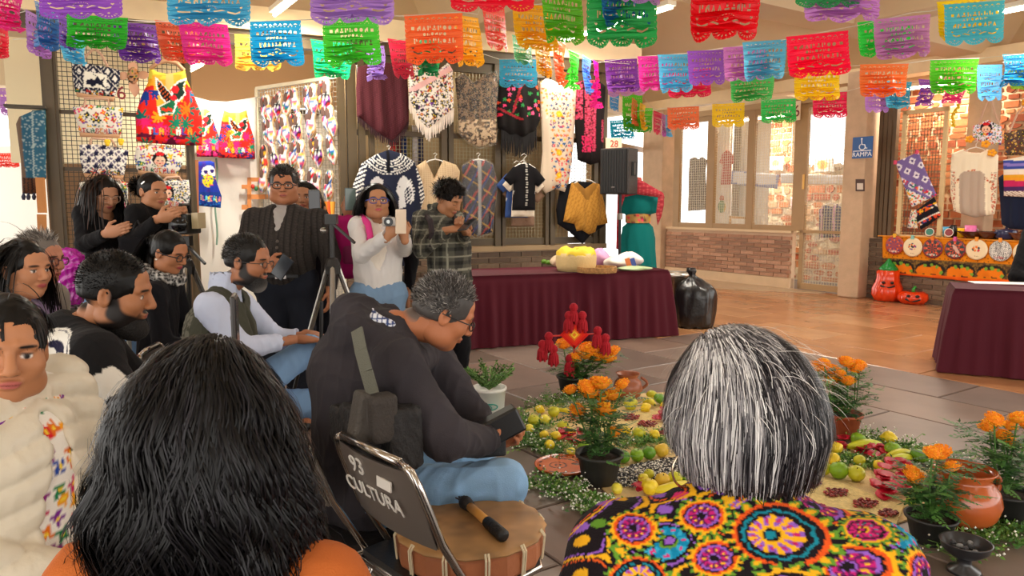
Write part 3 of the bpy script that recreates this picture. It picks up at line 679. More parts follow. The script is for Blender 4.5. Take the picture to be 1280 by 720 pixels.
def apron_print(cx, top, bot, hw, text=True, pink=False):
    H = bot-top
    def f(u, v):
        y = (v-top)/H; n = vnoise(u, v, 11/H, 3); C = base(u, '#e8d24a')
        fill(C, y+.1*(n-.5) > .15, '#f0a828'); fill(C, (y+.12*(n-.5) > .24), '#e02a20')
        yel = (nab(u-cx) < hw*(.18+.4*(1-y))) & (y > .1) & (y < .62) & (n > .35); fill(C, yel, '#f6b03a')
        d, i, ox, oy = vor(u, v, 5.2/H, 5); a = at2(oy, ox); r = .56*(.66+.34*np.cos(8*a+i*6)); z = (y > .3)
        m = z & (d < r) & (i > .08); pick(C, m, i, ['#e8402a', '#f07a1e', '#e0206a', '#1c3c8c', '#177a5c', '#d81e30', '#f4a01c'] if not pink else ['#e83a8c', '#f0529a', '#2a9c8c', '#f29a2a', '#8a3aa0', '#e02048'])
        side = (nab(u-cx) > hw*.62) & (y > .3) & (y < .66) & (d < r+.1); pick(C, side, i, ['#1c3c8c', '#16665c', '#2a2a5c', '#186a8c'])
        lo = (y > .66) & (d >= r) ; fill(C, lo, '#e0261c' if not pink else '#e8327c'); dk = (y > .84) & (vnoise(u, v, 26/H, 8) > .62); fill(C, dk, '#5c1430')
        v_open = (y < .3) & (nab(u-cx) < hw*.1*(1+y)); fill(C, v_open, '#f0c070')
        hummingbird(C, u, v, cx-.02*hw, top+.36*H, H*.0235)
        if text:
            m = textm(u, v, 'TLAXCALA', cx-hw*.66, top+.765*H, cx+hw*.72, top+.865*H, .01); tcol(C, u, m, cx-hw*.66, cx+hw*.72, 8, ['#f4e8c0', '#2a6ac0', '#f0b42a', '#e84a8c', '#3aa05a', '#f8f0d8', '#5a3c9c', '#f49a2a'])
        return C
    return f
WAf = WA.off(.1)
t, P = hung('apron', 'large red floral apron printed with a hummingbird on the left stall mesh', 'apron', WA, .12, [(187, 84), (197, 90), (208, 92), (219, 91), (231, 87), (234, 101), (241, 116), (251, 140), (253, 150), (253, 182), (212, 181), (170, 177), (170, 142), (176, 122), (185, 103)], apron_print(212, 84, 182, 41), part='bib', fold=.008, nf=2, T=.03, step=.011)
MB().tube([P(188, 86), P(196, 79), P(208, 76), P(221, 79), P(230, 88)], .022, 8).build('wooden_hanger', mat('#d2a078', rough=.5), t, smooth=True)
BAY = WA.off(-1.25)
for k, (o, lab, pr) in enumerate((([(252, 136), (259, 137), (263, 140), (268, 155), (276, 178), (276, 196), (246, 196), (244, 160)], 'pink floral apron half hidden behind the red one', apron_print(252, 130, 197, 24, pink=True)),
        ([(280, 138), (287, 141), (300, 141), (308, 138), (311, 152), (318, 175), (319, 199), (273, 197), (274, 172), (277, 152)], 'smaller hummingbird apron hung on white cloth', apron_print(297, 138, 199, 24)))):
    hung('apron', lab, 'apron', BAY, .12+.05*k, o, pr, part='bib', fold=.008, nf=2, T=.02, step=.013)
def skullprint(u, v):
    C = base(u, '#2438a0'); n = vnoise(u, v, .2, 4); fill(C, n > .62, '#3a2c8c'); fill(C, v > 240, '#1c3a8c'); fill(C, ellm(u, v, 261, 216, 9, 9), '#f4f0e6'); fill(C, ellm(u, v, 260, 226, 7, 8), '#f2d02a')
    for x, y in ((257, 215), (265, 214)): fill(C, ellm(u, v, x, y, 2.4, 2.6), '#30206c')
    d, i, _, _ = vor(u, v, .28, 3); m = (d < .3) & ellm(u, v, 261, 221, 10, 14) & (v > 216); pick(C, m, i, FLO)
    m = textm(u, v, 'TLAXCALA', 250, 243, 276, 250, .12); tcol(C, u, m, 250, 276, 8, ['#f0e03c', '#f08a9c', '#6ad8e8']); fill(C, (v > 252) & (d < .35), '#2a70c8'); return C
hung('apron', 'blue apron with a printed skull beside the stall post', 'apron', WA.off(-1.0), 0, [(246, 202), (263, 201), (268, 203), (270, 225), (277, 245), (276, 260), (246, 257)], skullprint, part='bib', step=.013, T=.02)
hung('hanging_cloth', 'plain white cloth hung on a rail behind the aprons', 'cloth', WA.off(-1.32), 0, [(243, 121), (262, 126), (283, 127), (304, 124), (321, 121), (320, 165), (319, 196), (296, 194), (270, 196), (243, 193)], const('#f7f4ee') if 0 else (lambda u, v: base(u, '#f7f4ee')), T=.015, fold=.02, nf=3, step=.03)
# wooden flower-shaped ornament and red numeral
t = thing('wooden_ornament', 'pale wooden flower-shaped ornament on the left stall mesh', 'ornament', None, WA.W(*WA.px(166, 125, .06), .06))
fr = lambda a, b, d: WA.W(a, b, .05+d)
def cw(name, pts, m, parent, d0, d1, pl=WA, off=.05):
    return MB().prism([pl.px(u, v, off) for u, v in pts], lambda a, b, d: pl.W(a, b, off+d), d0, d1).build(name, m, parent)
def el(cx, cy, rx, ry, n=14, r0=0): return [(cx+rx*cos(2*PI*i/n+r0), cy+ry*sin(2*PI*i/n+r0)) for i in range(n)]
m_pw = mat('#dba784', rough=.55, var=.08)
for q in (el(166, 84, 6, 6.5), el(154, 95, 6.5, 5), el(179, 94, 7, 5), [(161, 104), (171, 104), (175, 112), (173, 117), (169, 122), (165, 117), (161, 111)]): cw('petal', q, m_pw, t, 0, .018)
o = soft('disc', lambda a, b, d: WA.W(a, b, .07+d), nA([WA.px(u, v, .07) for u, v in el(166.5, 94.5, 7.5, 10.5, 20)]), (lambda g: lambda a, b: (lambda u, v: (lambda C: (pick(C, vor(u, v, .3, 2)[0] < .38, vor(u, v, .3, 2)[1], ['#c8822a', '#8a5a2a', '#5c7a3a', '#2c2a24', '#d8a83a']), C)[1])(base(u, '#c4906c')))(*g(a, b)))(pxf(WA, .07)), parent=t, T=.012, fold=0, step=.01)
def letters(txt, name, p, X, Z, size, m, parent, ext=.004, align='CENTER', font_sx=1.):
    cu = bpy.data.curves.new('n', 'FONT'); cu.body = txt; cu.size = size; cu.extrude = ext; cu.align_x = align; cu.resolution_u = 3; ob = bpy.data.objects.new('tmp', cu); COL.objects.link(ob)
    me = bpy.data.meshes.new_from_object(ob.evaluated_get(bpy.context.evaluated_depsgraph_get())); bpy.data.objects.remove(ob)
    n = len(me.vertices); V = np.empty(n*3); me.vertices.foreach_get('co', V); V = V.reshape(-1, 3)
    X = nA(X, float); Z = nA(Z, float); X /= nrm_(X); Z -= X*(X@Z); Z /= nrm_(Z); N = np.cross(X, Z)
    W = nA(p)+np.outer(V[:, 0]*font_sx, X)+np.outer(V[:, 1], Z)+np.outer(V[:, 2], N)
    if parent is not None: W = W-loc_of(parent)
    me.vertices.foreach_set('co', W.ravel().astype(np.float32)); me.update(); me.materials.clear()
    return obj(name, me, m, parent)
UPZ = nA((0, 0, 1.))
s, z = WA.px(152, 124, .05); o = letters('6', 'stall_number', WA.W(s, z, .05), WA.e, UPZ, .19, mat('#8c1f24', rough=.4), None, .01); tag(o, 'dark red numeral 6 fixed on the left stall mesh', 'number')
# ---- tote bags ------------------------------------------------------------------------------------------------
def tote_navy(u, v):
    C = base(u, '#1d2036'); a = nmd((u-v)*.5, 9)-4.5; b = nmd((u+v)*.5, 9)-4.5; mx = np.maximum(abs(a), abs(b)); fill(C, (mx > 1.2) & (mx < 2.0), '#e8e2d6'); fill(C, mx < .7, '#e8e2d6'); fill(C, mx > 4.1, '#cfc8bc')
    m = poly_paint(C, u, v, [(106, 90), (134.5, 94), (133, 112), (104.5, 109)], '#f0ead8')
    for P in ([(109, 101), (114, 99), (119, 101), (122, 97), (113, 91), (121, 95), (127, 101), (132, 96), (129, 104), (132, 111), (126, 107), (121, 105), (117, 110), (113, 106), (108, 106)],): poly_paint(C, u, v, P, '#1c1e30')
    z = (v > 109+.08*(u-90)+2); d, i, _, _ = vor(u, v, .3, 6); pick(C, z & (d < .42) & (u < 145), i, ['#c83a2a', '#e8e2d6', '#d8a02a', '#2a6a4a', '#e8e2d6']); return C
def tote_floral(seed, face=None, text=None, sc=.12, bg='#e6decf', pal=FLO):
    def f(u, v):
        C = floral(u, v, bg, sc, pal, seed, .47, 4); d, i, ox, oy = vor(u, v, sc*1.8, seed+9); fill(C, (d < .2) & (i > .4), '#2c5a44')
        if face:
            x, y, s = face; fill(C, ellm(u, v, x, y, 10*s, 9.5*s), '#1c1418'); fill(C, ellm(u, v, x, y+2.6*s, 7.2*s, 6.4*s), '#f2c6a8')
            for q in (-1, 1): fill(C, ellm(u, v, x+q*3*s, y+2.4*s, 1.4*s, 1.1*s), '#2a1a1a'); fill(C, ellm(u, v, x+q*4*s, y+5.2*s, 1.5*s, 1*s), '#e88a80')
            fill(C, ellm(u, v, x, y+6.3*s, 1.2*s, .7*s), '#c82030'); fill(C, ellm(u, v, x, y-6.4*s, 6*s, 2.4*s), '#d8262c')
            for q in (-1.5, -.5, .5, 1.5): fill(C, ellm(u, v, x+q*4.6*s, y+10.5*s, 2.3*s, 2*s), ['#2a7a4a', '#e8a02a', '#c8283a', '#2a5aa0'][int(q+1.5)])
        if text:
            x0, y0, x1, y1, sk = text; band = (v-sk*(u-x0) > y0-1) & (v-sk*(u-x0) < y1+1) & (u > x0-1) & (u < x1+1); fill(C, band, bg)
            m = textm(u, v, 'TLAXCALA', x0, y0, x1, y1, sk); tcol(C, u, m, x0, x1, 8, ['#c8262c', '#1c1c24', '#2a6a4a', '#c8262c', '#d88a1e', '#c8262c', '#2a3a8c', '#c8262c'])
        return C
    return f
def tote_lattice(u, v):
    C = base(u, '#ece5d8'); a = nmd((u+v*1.15)*.7, 13)-6.5; b = nmd((u-v*1.15)*.7, 13)-6.5
    for q in (2.2, 3.6, 5.): fill(C, (abs(abs(a)-q) < .5) & (abs(b) > 2), '#6c6478')
    d = hyp(a+1.5, b-1); fill(C, (d < 3.4+.9*np.cos(5*at2(b-1, a+1.5))), '#23233f'); fill(C, (abs(a) > 6.1) | (abs(b) > 6.1), '#f3ede2'); d, i, _, _ = vor(u, v, .4, 4); pick(C, (v > 209+.1*(u-100)) & (d < .4) & (u > 113) & (u < 150), i, ['#d83a2a', '#e8b02a', '#7a3a8c', '#2a7a4a']); return C
def tote(lab, out, f, strap, bottom, d=.1, pl=WA):
    t, P = hung('tote_bag', lab, 'bag', pl, d, out, f, part='bag_panel', T=.035, fold=.006, nf=2, step=.011)
    MB().tube([P(u, v, .01) for u, v in strap], .013, 6).build('strap', mat('#c9a288', rough=.8), t)
    if bottom: soft('base_panel', lambda a, b, q: pl.W(a, b, d+q), nA([pl.px(u, v, d) for u, v in bottom]), const('#c89a74'), parent=t, T=.02, fold=.003, step=.02)
tote('navy and cream lozenge tote bag with a bird panel', [(90, 80), (110, 80), (132, 83), (150, 88), (150, 100), (144, 121), (118, 120), (94, 115), (91, 98)], tote_navy, [(103, 82), (103, 76), (108, 70), (115, 63), (120, 62), (127, 69), (135, 84)], [(95, 115), (144, 121), (142, 127), (96, 121)])
tote('white floral tote bag lettered with red, directly below the navy one', [(91, 134), (112, 131), (132, 133), (154, 135), (153, 150), (151, 168), (124, 168), (99, 165), (95, 150)], tote_floral(4, None, (103, 160, 147, 166, .03), .115), [(105, 134), (107, 126), (105, 123), (135, 124), (137, 133)], [(99, 165), (151, 168), (149, 173), (100, 171)])
tote('cream tote bag with purple lattice and navy flowers', [(99, 181), (113, 180), (140, 182), (161, 188), (158, 205), (155, 219), (128, 220), (104, 216), (100, 200)], tote_lattice, [(113, 181), (114, 174), (117, 173), (140, 175), (145, 184)], [(104, 216), (155, 219), (153, 225), (106, 221)])
tote('white folk-flower tote bag behind the long-haired woman', [(99, 228), (130, 224), (160, 228), (160, 252), (157, 282), (128, 284), (102, 280), (99, 250)], tote_floral(11, sc=.1), [(108, 229), (109, 224), (150, 225), (151, 229)], None)
tote('white tote bag printed with a doll face and leaves', [(170, 183), (186, 180), (210, 182), (231, 190), (228, 205), (222, 217), (198, 218), (171, 212), (168, 198)], tote_floral(7, (200, 199, .95), (178, 208.5, 219, 215, .06), .11), [(186, 182), (190, 178), (215, 179), (217, 184)], [(172, 212), (222, 217), (222, 223), (173, 217)])
tote('dark speckled tote bag with a flower-crowned doll face', [(194, 228), (214, 224), (236, 225), (238, 243), (236, 260), (215, 260), (194, 258), (192, 240)], tote_floral(15, (209, 240, .85), (199, 252.5, 232, 258.5, .0), .34, '#d8d2cc', ['#2a2a34', '#3a3a48', '#1c1c24', '#55555f']), [(205, 226), (208, 222), (224, 221), (227, 226)], [(194, 258), (236, 260), (235, 264), (195, 262)])
for u, v, l in ((133, 179, 'yellow pompom charm on the strap of the lattice tote bag'), (150, 178, 'yellow pompom charm at the corner of the lattice tote bag')):
    b = MB()
    for k in range(3): b.ell(WA.W(*WA.px(u+1.2*k, v-2+3*(k % 2), .14), .14), (.024, .02, .024), n=8, m=5)
    tag(b.build('yellow_charm', mat('#f4c814', rough=.5), smooth=True), l, 'charm')
struct(MB().box(*slab(WA, sA(12, 137), sA(62, 137), WA.px(40, 137)[1]-.01, WA.px(40, 137)[1]+.015, .1, .26)).build('trim_20', m_olive2))
# teal shawls beside the outdoor opening
def shawl(u, v):
    C = base(u, '#2f5a70'); n = np.sin(u*1.1)*np.sin(v*.55); fill(C, nab(n-.35) < .14, '#8fa0a0'); fill(C, (u < 26+.08*(v-140)) , '#6a5648'); fill(C, (u > 40+.03*v-4) & (u < 42+.03*v-4), '#9aa8a4'); fill(C, v > 222, '#5c3a28'); fill(C, (v > 222) & (nmd(u, 5) < 2), '#2c2420'); return C
t, P = hung('shawl', 'blue-teal patterned shawl with brown border hanging beside the stall post', 'shawl', WA, .25, [(20, 155), (24, 146), (40, 139), (56, 138), (57, 190), (58, 222), (44, 243), (28, 242), (26, 200)], shawl, T=.04, fold=.015, nf=2)
b = MB()
for u in (30, 36, 43): b.tube([P(u, 241, .02), P(u, 246, .02), P(u, 250, .02)], [.006, .022, .012], 6)
b.build('tassel', mat('#34384a', rough=.9), t)
def teal2(u, v): C = base(u, '#1f5a66'); fill(C, np.sin(u*.8)*np.sin(v*.4) > .6, '#7a9a90'); return C
hung('shawl', 'dark teal shawl folded behind the blue-teal one', 'shawl', WA, .16, [(40, 138), (57, 137), (58, 180), (57, 222), (46, 220), (42, 180)], teal2, T=.03, fold=.01, nf=2)
# ---- mesh screen of woven sandals, hinged at the post bundle --------------------------------------------------
pR = WA.W(sA(426, 150), 0)[:2]; pLf = at(322, 150, 9.6)[:2]
WS = Plane(pLf, pR); zt = WS.px(424, 66)[1]
sc = thing('display_screen', 'wire mesh screen on a pale frame carrying rows of slippers', 'screen', None, WS.W(WS.L/2, 0))
b = MB(); zt = 2.95
for a in (0, WS.L): b.bar(WS.W(a, .0), WS.W(a, zt), .04)
for z in (.3, zt): b.bar(WS.W(0, z), WS.W(WS.L, z), .04)
b.build('frame', mat('#d9cdb0', rough=.5), sc)
wire_mesh('wire_mesh', WS, 0, WS.L, .3, zt, .055, .003, mat('#b4b0a4', rough=.4, metal=.4), sc)
SHP = [['#f2ece2', '#d8262c', '#2a5aa0', '#2a7a4a'], ['#efe8e0', '#e0507a', '#f0a42a', '#2c6a9c'], ['#2c2c3a', '#e8e2d6', '#d83a2a', '#f0b02a'], ['#f4efe6', '#1c1c24', '#d8262c', '#8a4a9c']]
def slipper(kind, ci):
    """pointed woven slipper hung by its heel: sole, upper with print, opening"""
    r = random.Random(kind*7+ci); b = MB(); V = []; n = 10
    wid = [.018, .034, .04, .036, .032, .036, .044, .048, .042, .026, .008]
    L = .24; t = []
    top = MB(); pal = SHP[ci]
    for i, wv in enumerate(wid):
        z = -L*i/10; hgt = .012+(.036 if i > 4 else .02)*sin(PI*min(1, max(0, i/10))) 
        for k in range(9):
            a = PI*k/8; V.append((wv*cos(a), -.008-hgt*sin(a), z))
    F = [(i*9+k, i*9+k+1, (i+1)*9+k+1, (i+1)*9+k) for i in range(10) for k in range(8)]
    V = nA(V); C = np.tile(lin(pal[0]), (len(V), 1))
    d, idv, _, _ = vor(V[:, 0]*1.0+ci, V[:, 2], 38, kind); pick(C, d < .45, idv, pal[1:]); up = mesh_data('upper', V, F, C, True); up.materials.append(mat(attr=True, **CLOTH))
    P = [(w_, -L*i/10) for i, w_ in enumerate(wid)]+[(-w_, -L*i/10) for i, w_ in reversed(list(enumerate(wid)))]
    q = MB().prism(P, lambda a, c, dd: (a*1.06, dd, c*1.01), -.01, .012); so = mesh_data('sole', ncat(q.V), q.F); so.materials.append(mat('#d8b48c', rough=.8))
    q = MB().ell((0, -.042, -.075), (.024, .008, .05), n=10, m=6); op = mesh_data('lining', ncat(q.V), q.F, None, True); op.materials.append(mat('#5a4038', rough=.9))
    return up, so, op
SL = [slipper(k, k % 4) for k in range(6)]; SLN = ['white red-and-blue embroidered', 'white pink-and-orange embroidered', 'dark embroidered', 'white black-and-red embroidered']
k = 0
for ri, (v0, v1, us) in enumerate((((122, 98), 0, (331, 338, 347, 354, 363, 371, 384, 396, 404, 413)), ((150, 130), 0, (333, 341, 350, 358, 366, 377, 387, 396, 407, 415)), ((182, 168), 0, (331, 343, 354, 362, 371, 381, 391, 403, 412)), ((208, 212), 0, (336, 345, 354, 363, 381, 392, 403, 414)))):
    for u in us:
        f = (u-330)/85; v = v0[0]+(v0[1]-v0[0])*f if isinstance(v0, tuple) else v0
        v += ru(-2, 2); s, z = WS.px(u, v, .03)
        if s < 0.03 or s > WS.L-.03: s = min(max(s, .05), WS.L-.05)
        o = thing('slipper', '%s slipper in the %s row of the mesh screen' % (SLN[k % 6 % 4], ('top', 'second', 'third', 'lowest')[ri]), 'slipper', 'slippers on the mesh screen', WS.W(s, z, .05+.035*(k % 2)), WS.rot)
        rr = ru(1.3, 1.6); o.scale = (rr, 1, rr); o.rotation_euler = (0, ru(-.35, .25), WS.rot)
        for nm, me in zip(('upper', 'sole', 'lining'), SL[k % 6]): obj(nm, me, None, o)
        k += 1
# wooden peg rack on the white wall with small trinkets
RK = WA.off(-1.3)
t = thing('wall_rack', 'orange wooden rack on the white wall behind the cardigan man', 'rack', None, RK.W(*RK.px(326, 262)))
for q in ([(309, 222), (346, 222), (346, 227), (309, 227)], [(309, 243), (346, 243), (346, 249), (309, 249)], [(309, 222), (314, 222), (314, 264), (309, 264)], [(302, 231), (310, 231), (310, 236), (302, 236)], [(302, 256), (310, 256), (310, 262), (302, 262)]):
    cw('wooden_bar', q, mat('#d98a4a', rough=.6, var=.1), t, 0, .03, RK, .02)
for k in range(7):
    q = MB().ell(RK.W(*RK.px(316+4.2*k, 233+3*(k % 2), .06), .06), (.024, .02, .03), n=8, m=6).build('trinket', mat(['#d83a2a', '#2a7a4a', '#f0c02a', '#2c2c3a', '#e8e2d6', '#3a5aa0', '#e0507a'][k], rough=.4), t, smooth=True)
t = thing('wall_rack', 'tall orange wooden rack edge beside the left stall post', 'rack', None, WA.W(*WA.px(243, 320, -.1), -.1))
cw('wooden_board', [(242, 200), (248, 200), (249, 316), (243, 316)], mat('#b8744a', rough=.6, var=.1), t, 0, .04, WA, -.15)
tag(MB().tube([RK.W(*RK.px(270+1.5*sin(i), 198+12*i), .03) for i in range(10)], .012, 6).build('hanging_rope', mat('#7fa08c', rough=.8)), 'pale green cord hanging down the white wall', 'cord')
for k in range(4):
    q = MB().tube([WS.W(*WS.px(404+4*k, 252, .06), .06), WS.W(*WS.px(404+4*k, 270, .06), .06)], [.03, .02], 7)
    tag(q.build('yarn_tassel', mat(['#e87a1e', '#f0952a', '#e0602a', '#f4a83a'][k], rough=.9)), 'orange yarn tassel hanging low on the mesh screen', 'tassel', 'orange tassels on the mesh screen')
# ---- clothes hung on the stall front ---------------------------------------------------------------------------
def weave(c1, c2, k=1.4):
    def f(u, v): C = base(u, c1); fill(C, nmd(u*.5+v, k*2) < k*.6, c2); return C
    return f
t, P = hung('poncho', 'plain maroon fringed poncho hanging on the stall front', 'poncho', WA, .14, [(447, 84), (460, 80), (480, 78), (500, 80), (509, 88), (511, 130), (511, 152), (502, 165), (490, 178), (470, 165), (452, 150), (446, 146), (445, 110)], weave('#4a2026', '#5a2a30'), T=.05, fold=.03, nf=2.5, part='body')
fringe(t, P, [(446, 145), (470, 165), (490, 177), (503, 165), (511, 151)], 9, '#35151b', 50, .007)
def floralshawl(u, v):
    C = floral(u, v, '#efe2d6', .17, ['#2c2a30', '#2c2a30', '#3a3a40', '#7a3f9c', '#c8562a', '#2c2a30', '#b83a4a'], 21, .47, 6); d, i, ox, oy = vor(u, v, .33, 33); fill(C, (d < .3) & (i > .3), '#26262c')
    b_ = nab((u-516)*.55+(v-112)) ; fill(C, (b_ < 4) & (v < 115), '#e8b4b0'); return C
t, P = hung('shawl', 'white shawl with dark floral embroidery and long fringe', 'shawl', WA, .16, [(510, 80), (524, 83), (545, 90), (560, 78), (566, 88), (567, 138), (550, 150), (535, 163), (522, 150), (511, 125)], floralshawl, T=.05, fold=.015, nf=2, part='body')
fringe(t, P, [(511, 122), (522, 148), (535, 162), (550, 150), (567, 136)], 15, '#f1e2d4', 60, .006)
m_plas = mat('#fbf6ee', rough=.1, alpha=.07, spec=.9, bump=1., bscale=26)
def lacy(u, v): C = base(u, '#7d6248'); d, i, ox, oy = vor(u, v, .12, 8); a = at2(oy, ox); fill(C, nab(d-.33-.1*np.cos(5*a)) < .08, '#2a231e'); fill(C, d < .12, '#2a231e'); d2, i2, _, _ = vor(u, v, .4, 9); fill(C, (i2 > .7) & (v < 150), '#2f2620'); fill(C, (v > 150) & (i2 > .5), '#c8aa86'); return C
def in_plastic(t, pl, d, out, k=1.05):
    c = np.mean(out, 0); soft('plastic_cover', lambda a, b, q: pl.W(a, b, d+q), nA([pl.px(c[0]+(u-c[0])*k, c[1]+(v-c[1])*k, d) for u, v in out]), const('#ffffff'), parent=t, T=.1, fold=.02, nf=5, step=.03, m=m_plas)
o_ = [(569, 98), (580, 92), (592, 104), (606, 94), (620, 90), (624, 110), (623, 150), (620, 178), (600, 184), (584, 176), (574, 165), (572, 130)]
t, P = hung('blouse', 'brown black-lace blouse wrapped in clear plastic', 'blouse', WA, .13, o_, lacy, T=.05, fold=.02, nf=3, part='body'); in_plastic(t, WA, .13, o_)
def blackshawl(u, v):
    C = base(u, '#15100f'); d, i, ox, oy = vor(u, v, .13, 12); a = at2(oy, ox); z = (v < 146); pick(C, z & (d < .36*(.75+.25*np.cos(5*a))) & (i > .3), i, ['#1f6a34', '#c8243c', '#e03a6c', '#d84a2a', '#2a7a3c', '#e0527c'])
    for x0, y0, x1, y1 in ((627, 96, 650, 107), (650, 107, 670, 96), (622, 136, 650, 150), (650, 104, 640, 140)):
        tt = np.clip(((u-x0)*(x1-x0)+(v-y0)*(y1-y0))/((x1-x0)**2+(y1-y0)**2), 0, 1); fill(C, hyp(u-x0-tt*(x1-x0), v-y0-tt*(y1-y0)) < 1.4, '#8a2028')
    return C
t, P = hung('shawl', 'black shawl with red roses and black fringe', 'shawl', WA, .16, [(624, 94), (636, 100), (649, 105), (660, 100), (671, 95), (675, 125), (675, 150), (668, 166), (654, 172), (636, 170), (622, 160), (620, 135), (623, 112)], blackshawl, T=.05, fold=.02, nf=2, part='body')
fringe(t, P, [(626, 160), (640, 168), (655, 170), (670, 162)], 26, '#120d0d', 46, .008)
def huipil(u, v):
    C = base(u, '#cfbaa2'); x = nab(u-697-.04*(v-100)); z = (x < 13) & (v > 116) & (v < 236)
    d, i, ox, oy = vor(x+3, v, .21, 17); a = at2(oy, ox); pick(C, z & (d < .45*(.7+.3*np.cos(4*a+i*5))), i, ['#e0702a', '#c8322c', '#2a5a8c', '#f0a42a', '#7a3a6c', '#d84a5a', '#3a3a5c', '#e88a2a'])
    for y in (143, 191, 219): fill(C, (hyp(u-697, v-y) < 4.2), '#f2a51e'); fill(C, hyp(u-697, v-y) < 1.6, '#f6d84a')
    s = (x > 15) & (v < 150); d, i, _, _ = vor(u, v, .2, 3); pick(C, s & (d < .3), i, ['#e8a02a', '#d86a4a', '#e9d6c0', '#c87a5a']); fill(C, ellm(u, v, 698, 110, 8.5, 7), '#b8a294'); return C
hung('dress', 'long white dress with colourful animal embroidery down the middle', 'dress', WA, .18, [(674, 104), (682, 98), (690, 100), (698, 104), (706, 100), (714, 98), (721, 106), (719, 140), (717, 180), (712, 222), (706, 240), (694, 236), (682, 242), (674, 232), (678, 190), (676, 140)], huipil, T=.04, fold=.02, nf=2.5, part='body')
def wine(u, v):
    C = base(u, '#1c1414'); d, i, _, _ = vor(u, v, .35, 5); z = ((nab(u-736) < 7) & (v < 190)) | ((u < 727) & (v < 150)) | ((u > 750) & (v > 150) & (v < 178)); fill(C, z & (d < .62), '#9c2c42'); fill(C, z & (d < .25), '#c8506a'); fill(C, (v > 170) & (nab(u-733) < 7) & (v < 190) & (d < .4), '#d82a5c'); return C
hung('dress', 'black dress with wine-red lace panel beside the speaker', 'dress', WA, .14, [(720, 104), (730, 100), (748, 100), (757, 108), (755, 150), (754, 202), (738, 206), (722, 200), (718, 150)], wine, T=.04, fold=.015, nf=2.5, part='body')
def horses(u, v):
    C = base(u, '#23273a'); rr = hyp((u-486)*1.0, (v-188)*1.15); e = nmd(u*.9+v*.4, 6); band = (rr > 14) & (rr < 36) & (v < 232); z = nmd(rr, 7.5)
    fill(C, band & (z < 1.6), '#e8e4dc'); fill(C, band & (z > 3.4) & (z < 5.6) & (nmd(at2(v-188, u-486)*14, 1.) < .55), '#e8e4dc')
    edge = ((u < 452+.35*(240-v)*.5) | (u > 523-.2*(v-230)*0-.12*(240-v))) & (v > 205); fill(C, edge & (nmd(v+u*.5, 5) < 2.2), '#e8e4dc'); fill(C, (nab(u-484) < 2) & (v < 216), '#0f0f14')
    for s_ in (1,):
        poly_paint(C, u, v, [(497, 226), (502, 219), (506, 222), (513, 230), (516, 246), (511, 256), (514, 240), (509, 232), (504, 240), (506, 258), (496, 262), (497, 246), (493, 240), (494, 234)], '#d8d6d4')
        fill(C, ellm(u, v, 511, 240, 6, 16) & (nmd(u*1.4+v*.5, 3) < 1.1), '#e8e6e2'); fill(C, ellm(u, v, 498, 233, .8, .8), '#23273a')
        poly_paint(C, u, v, [(462, 226), (470, 220), (478, 226), (476, 232), (468, 231), (462, 236)], '#cfccca')
    return C
t, P = hung('poncho', 'navy poncho with white horses and geometric border', 'poncho', WA, .2, [(470, 193), (486, 187), (502, 192), (518, 202), (528, 228), (531, 246), (524, 268), (520, 300), (514, 330), (500, 334), (478, 330), (462, 300), (452, 262), (440, 250), (441, 232), (452, 204)], horses, T=.06, fold=.025, nf=2, part='body'); hanger(t, P, 486, 190, 14)
fringe(t, P, [(478, 329), (500, 333), (514, 329)], 9, '#3a3a44', 24, .006)
def beige(u, v): C = base(u, '#cbb08c'); fill(C, nmd(u, 3) < .8, '#b89a76'); fill(C, (nab(u-543) < 9-(v-200)*.35) & (v < 226) & (nab(u-543) > 7.4-(v-200)*.35), '#9a7a58'); return C
t, P = hung('vest', 'beige knitted vest hanging beside the horse poncho', 'vest', WA, .16, [(520, 208), (532, 200), (543, 222), (554, 200), (570, 206), (575, 214), (572, 240), (571, 290), (540, 294), (524, 280), (519, 240)], beige, T=.05, fold=.012, nf=2, part='body'); hanger(t, P, 544, 199, 15)
def plaid(u, v): C = base(u, '#26262e'); fill(C, nmd(u*.8+v*.5, 11) < 2.2, '#8a2a28'); fill(C, nmd(u*.5-v*.7, 15) < 1.6, '#96702a'); fill(C, nmd(u*.8+v*.4, 14) < 2, '#23305c'); fill(C, nab(u-598) < 2.5, '#8c8884'); return C
o_ = [(578, 208), (590, 200), (606, 200), (616, 206), (622, 232), (618, 262), (616, 290), (594, 296), (580, 288), (578, 240)]
t, P = hung('shirt', 'dark plaid shirt wrapped in clear plastic', 'shirt', WA, .14, o_, plaid, T=.05, fold=.02, nf=3, part='body'); hanger(t, P, 598, 199, 14); in_plastic(t, WA, .14, o_)
SHIRT = lambda x, y: [(x-14, y+4), (x-4, y-1), (x+5, y-1), (x+15, y+5), (x+27, y+20), (x+18, y+29), (x+14, y+26), (x+14, y+58), (x-15, y+58), (x-13, y+24), (x-17, y+27), (x-26, y+18)]
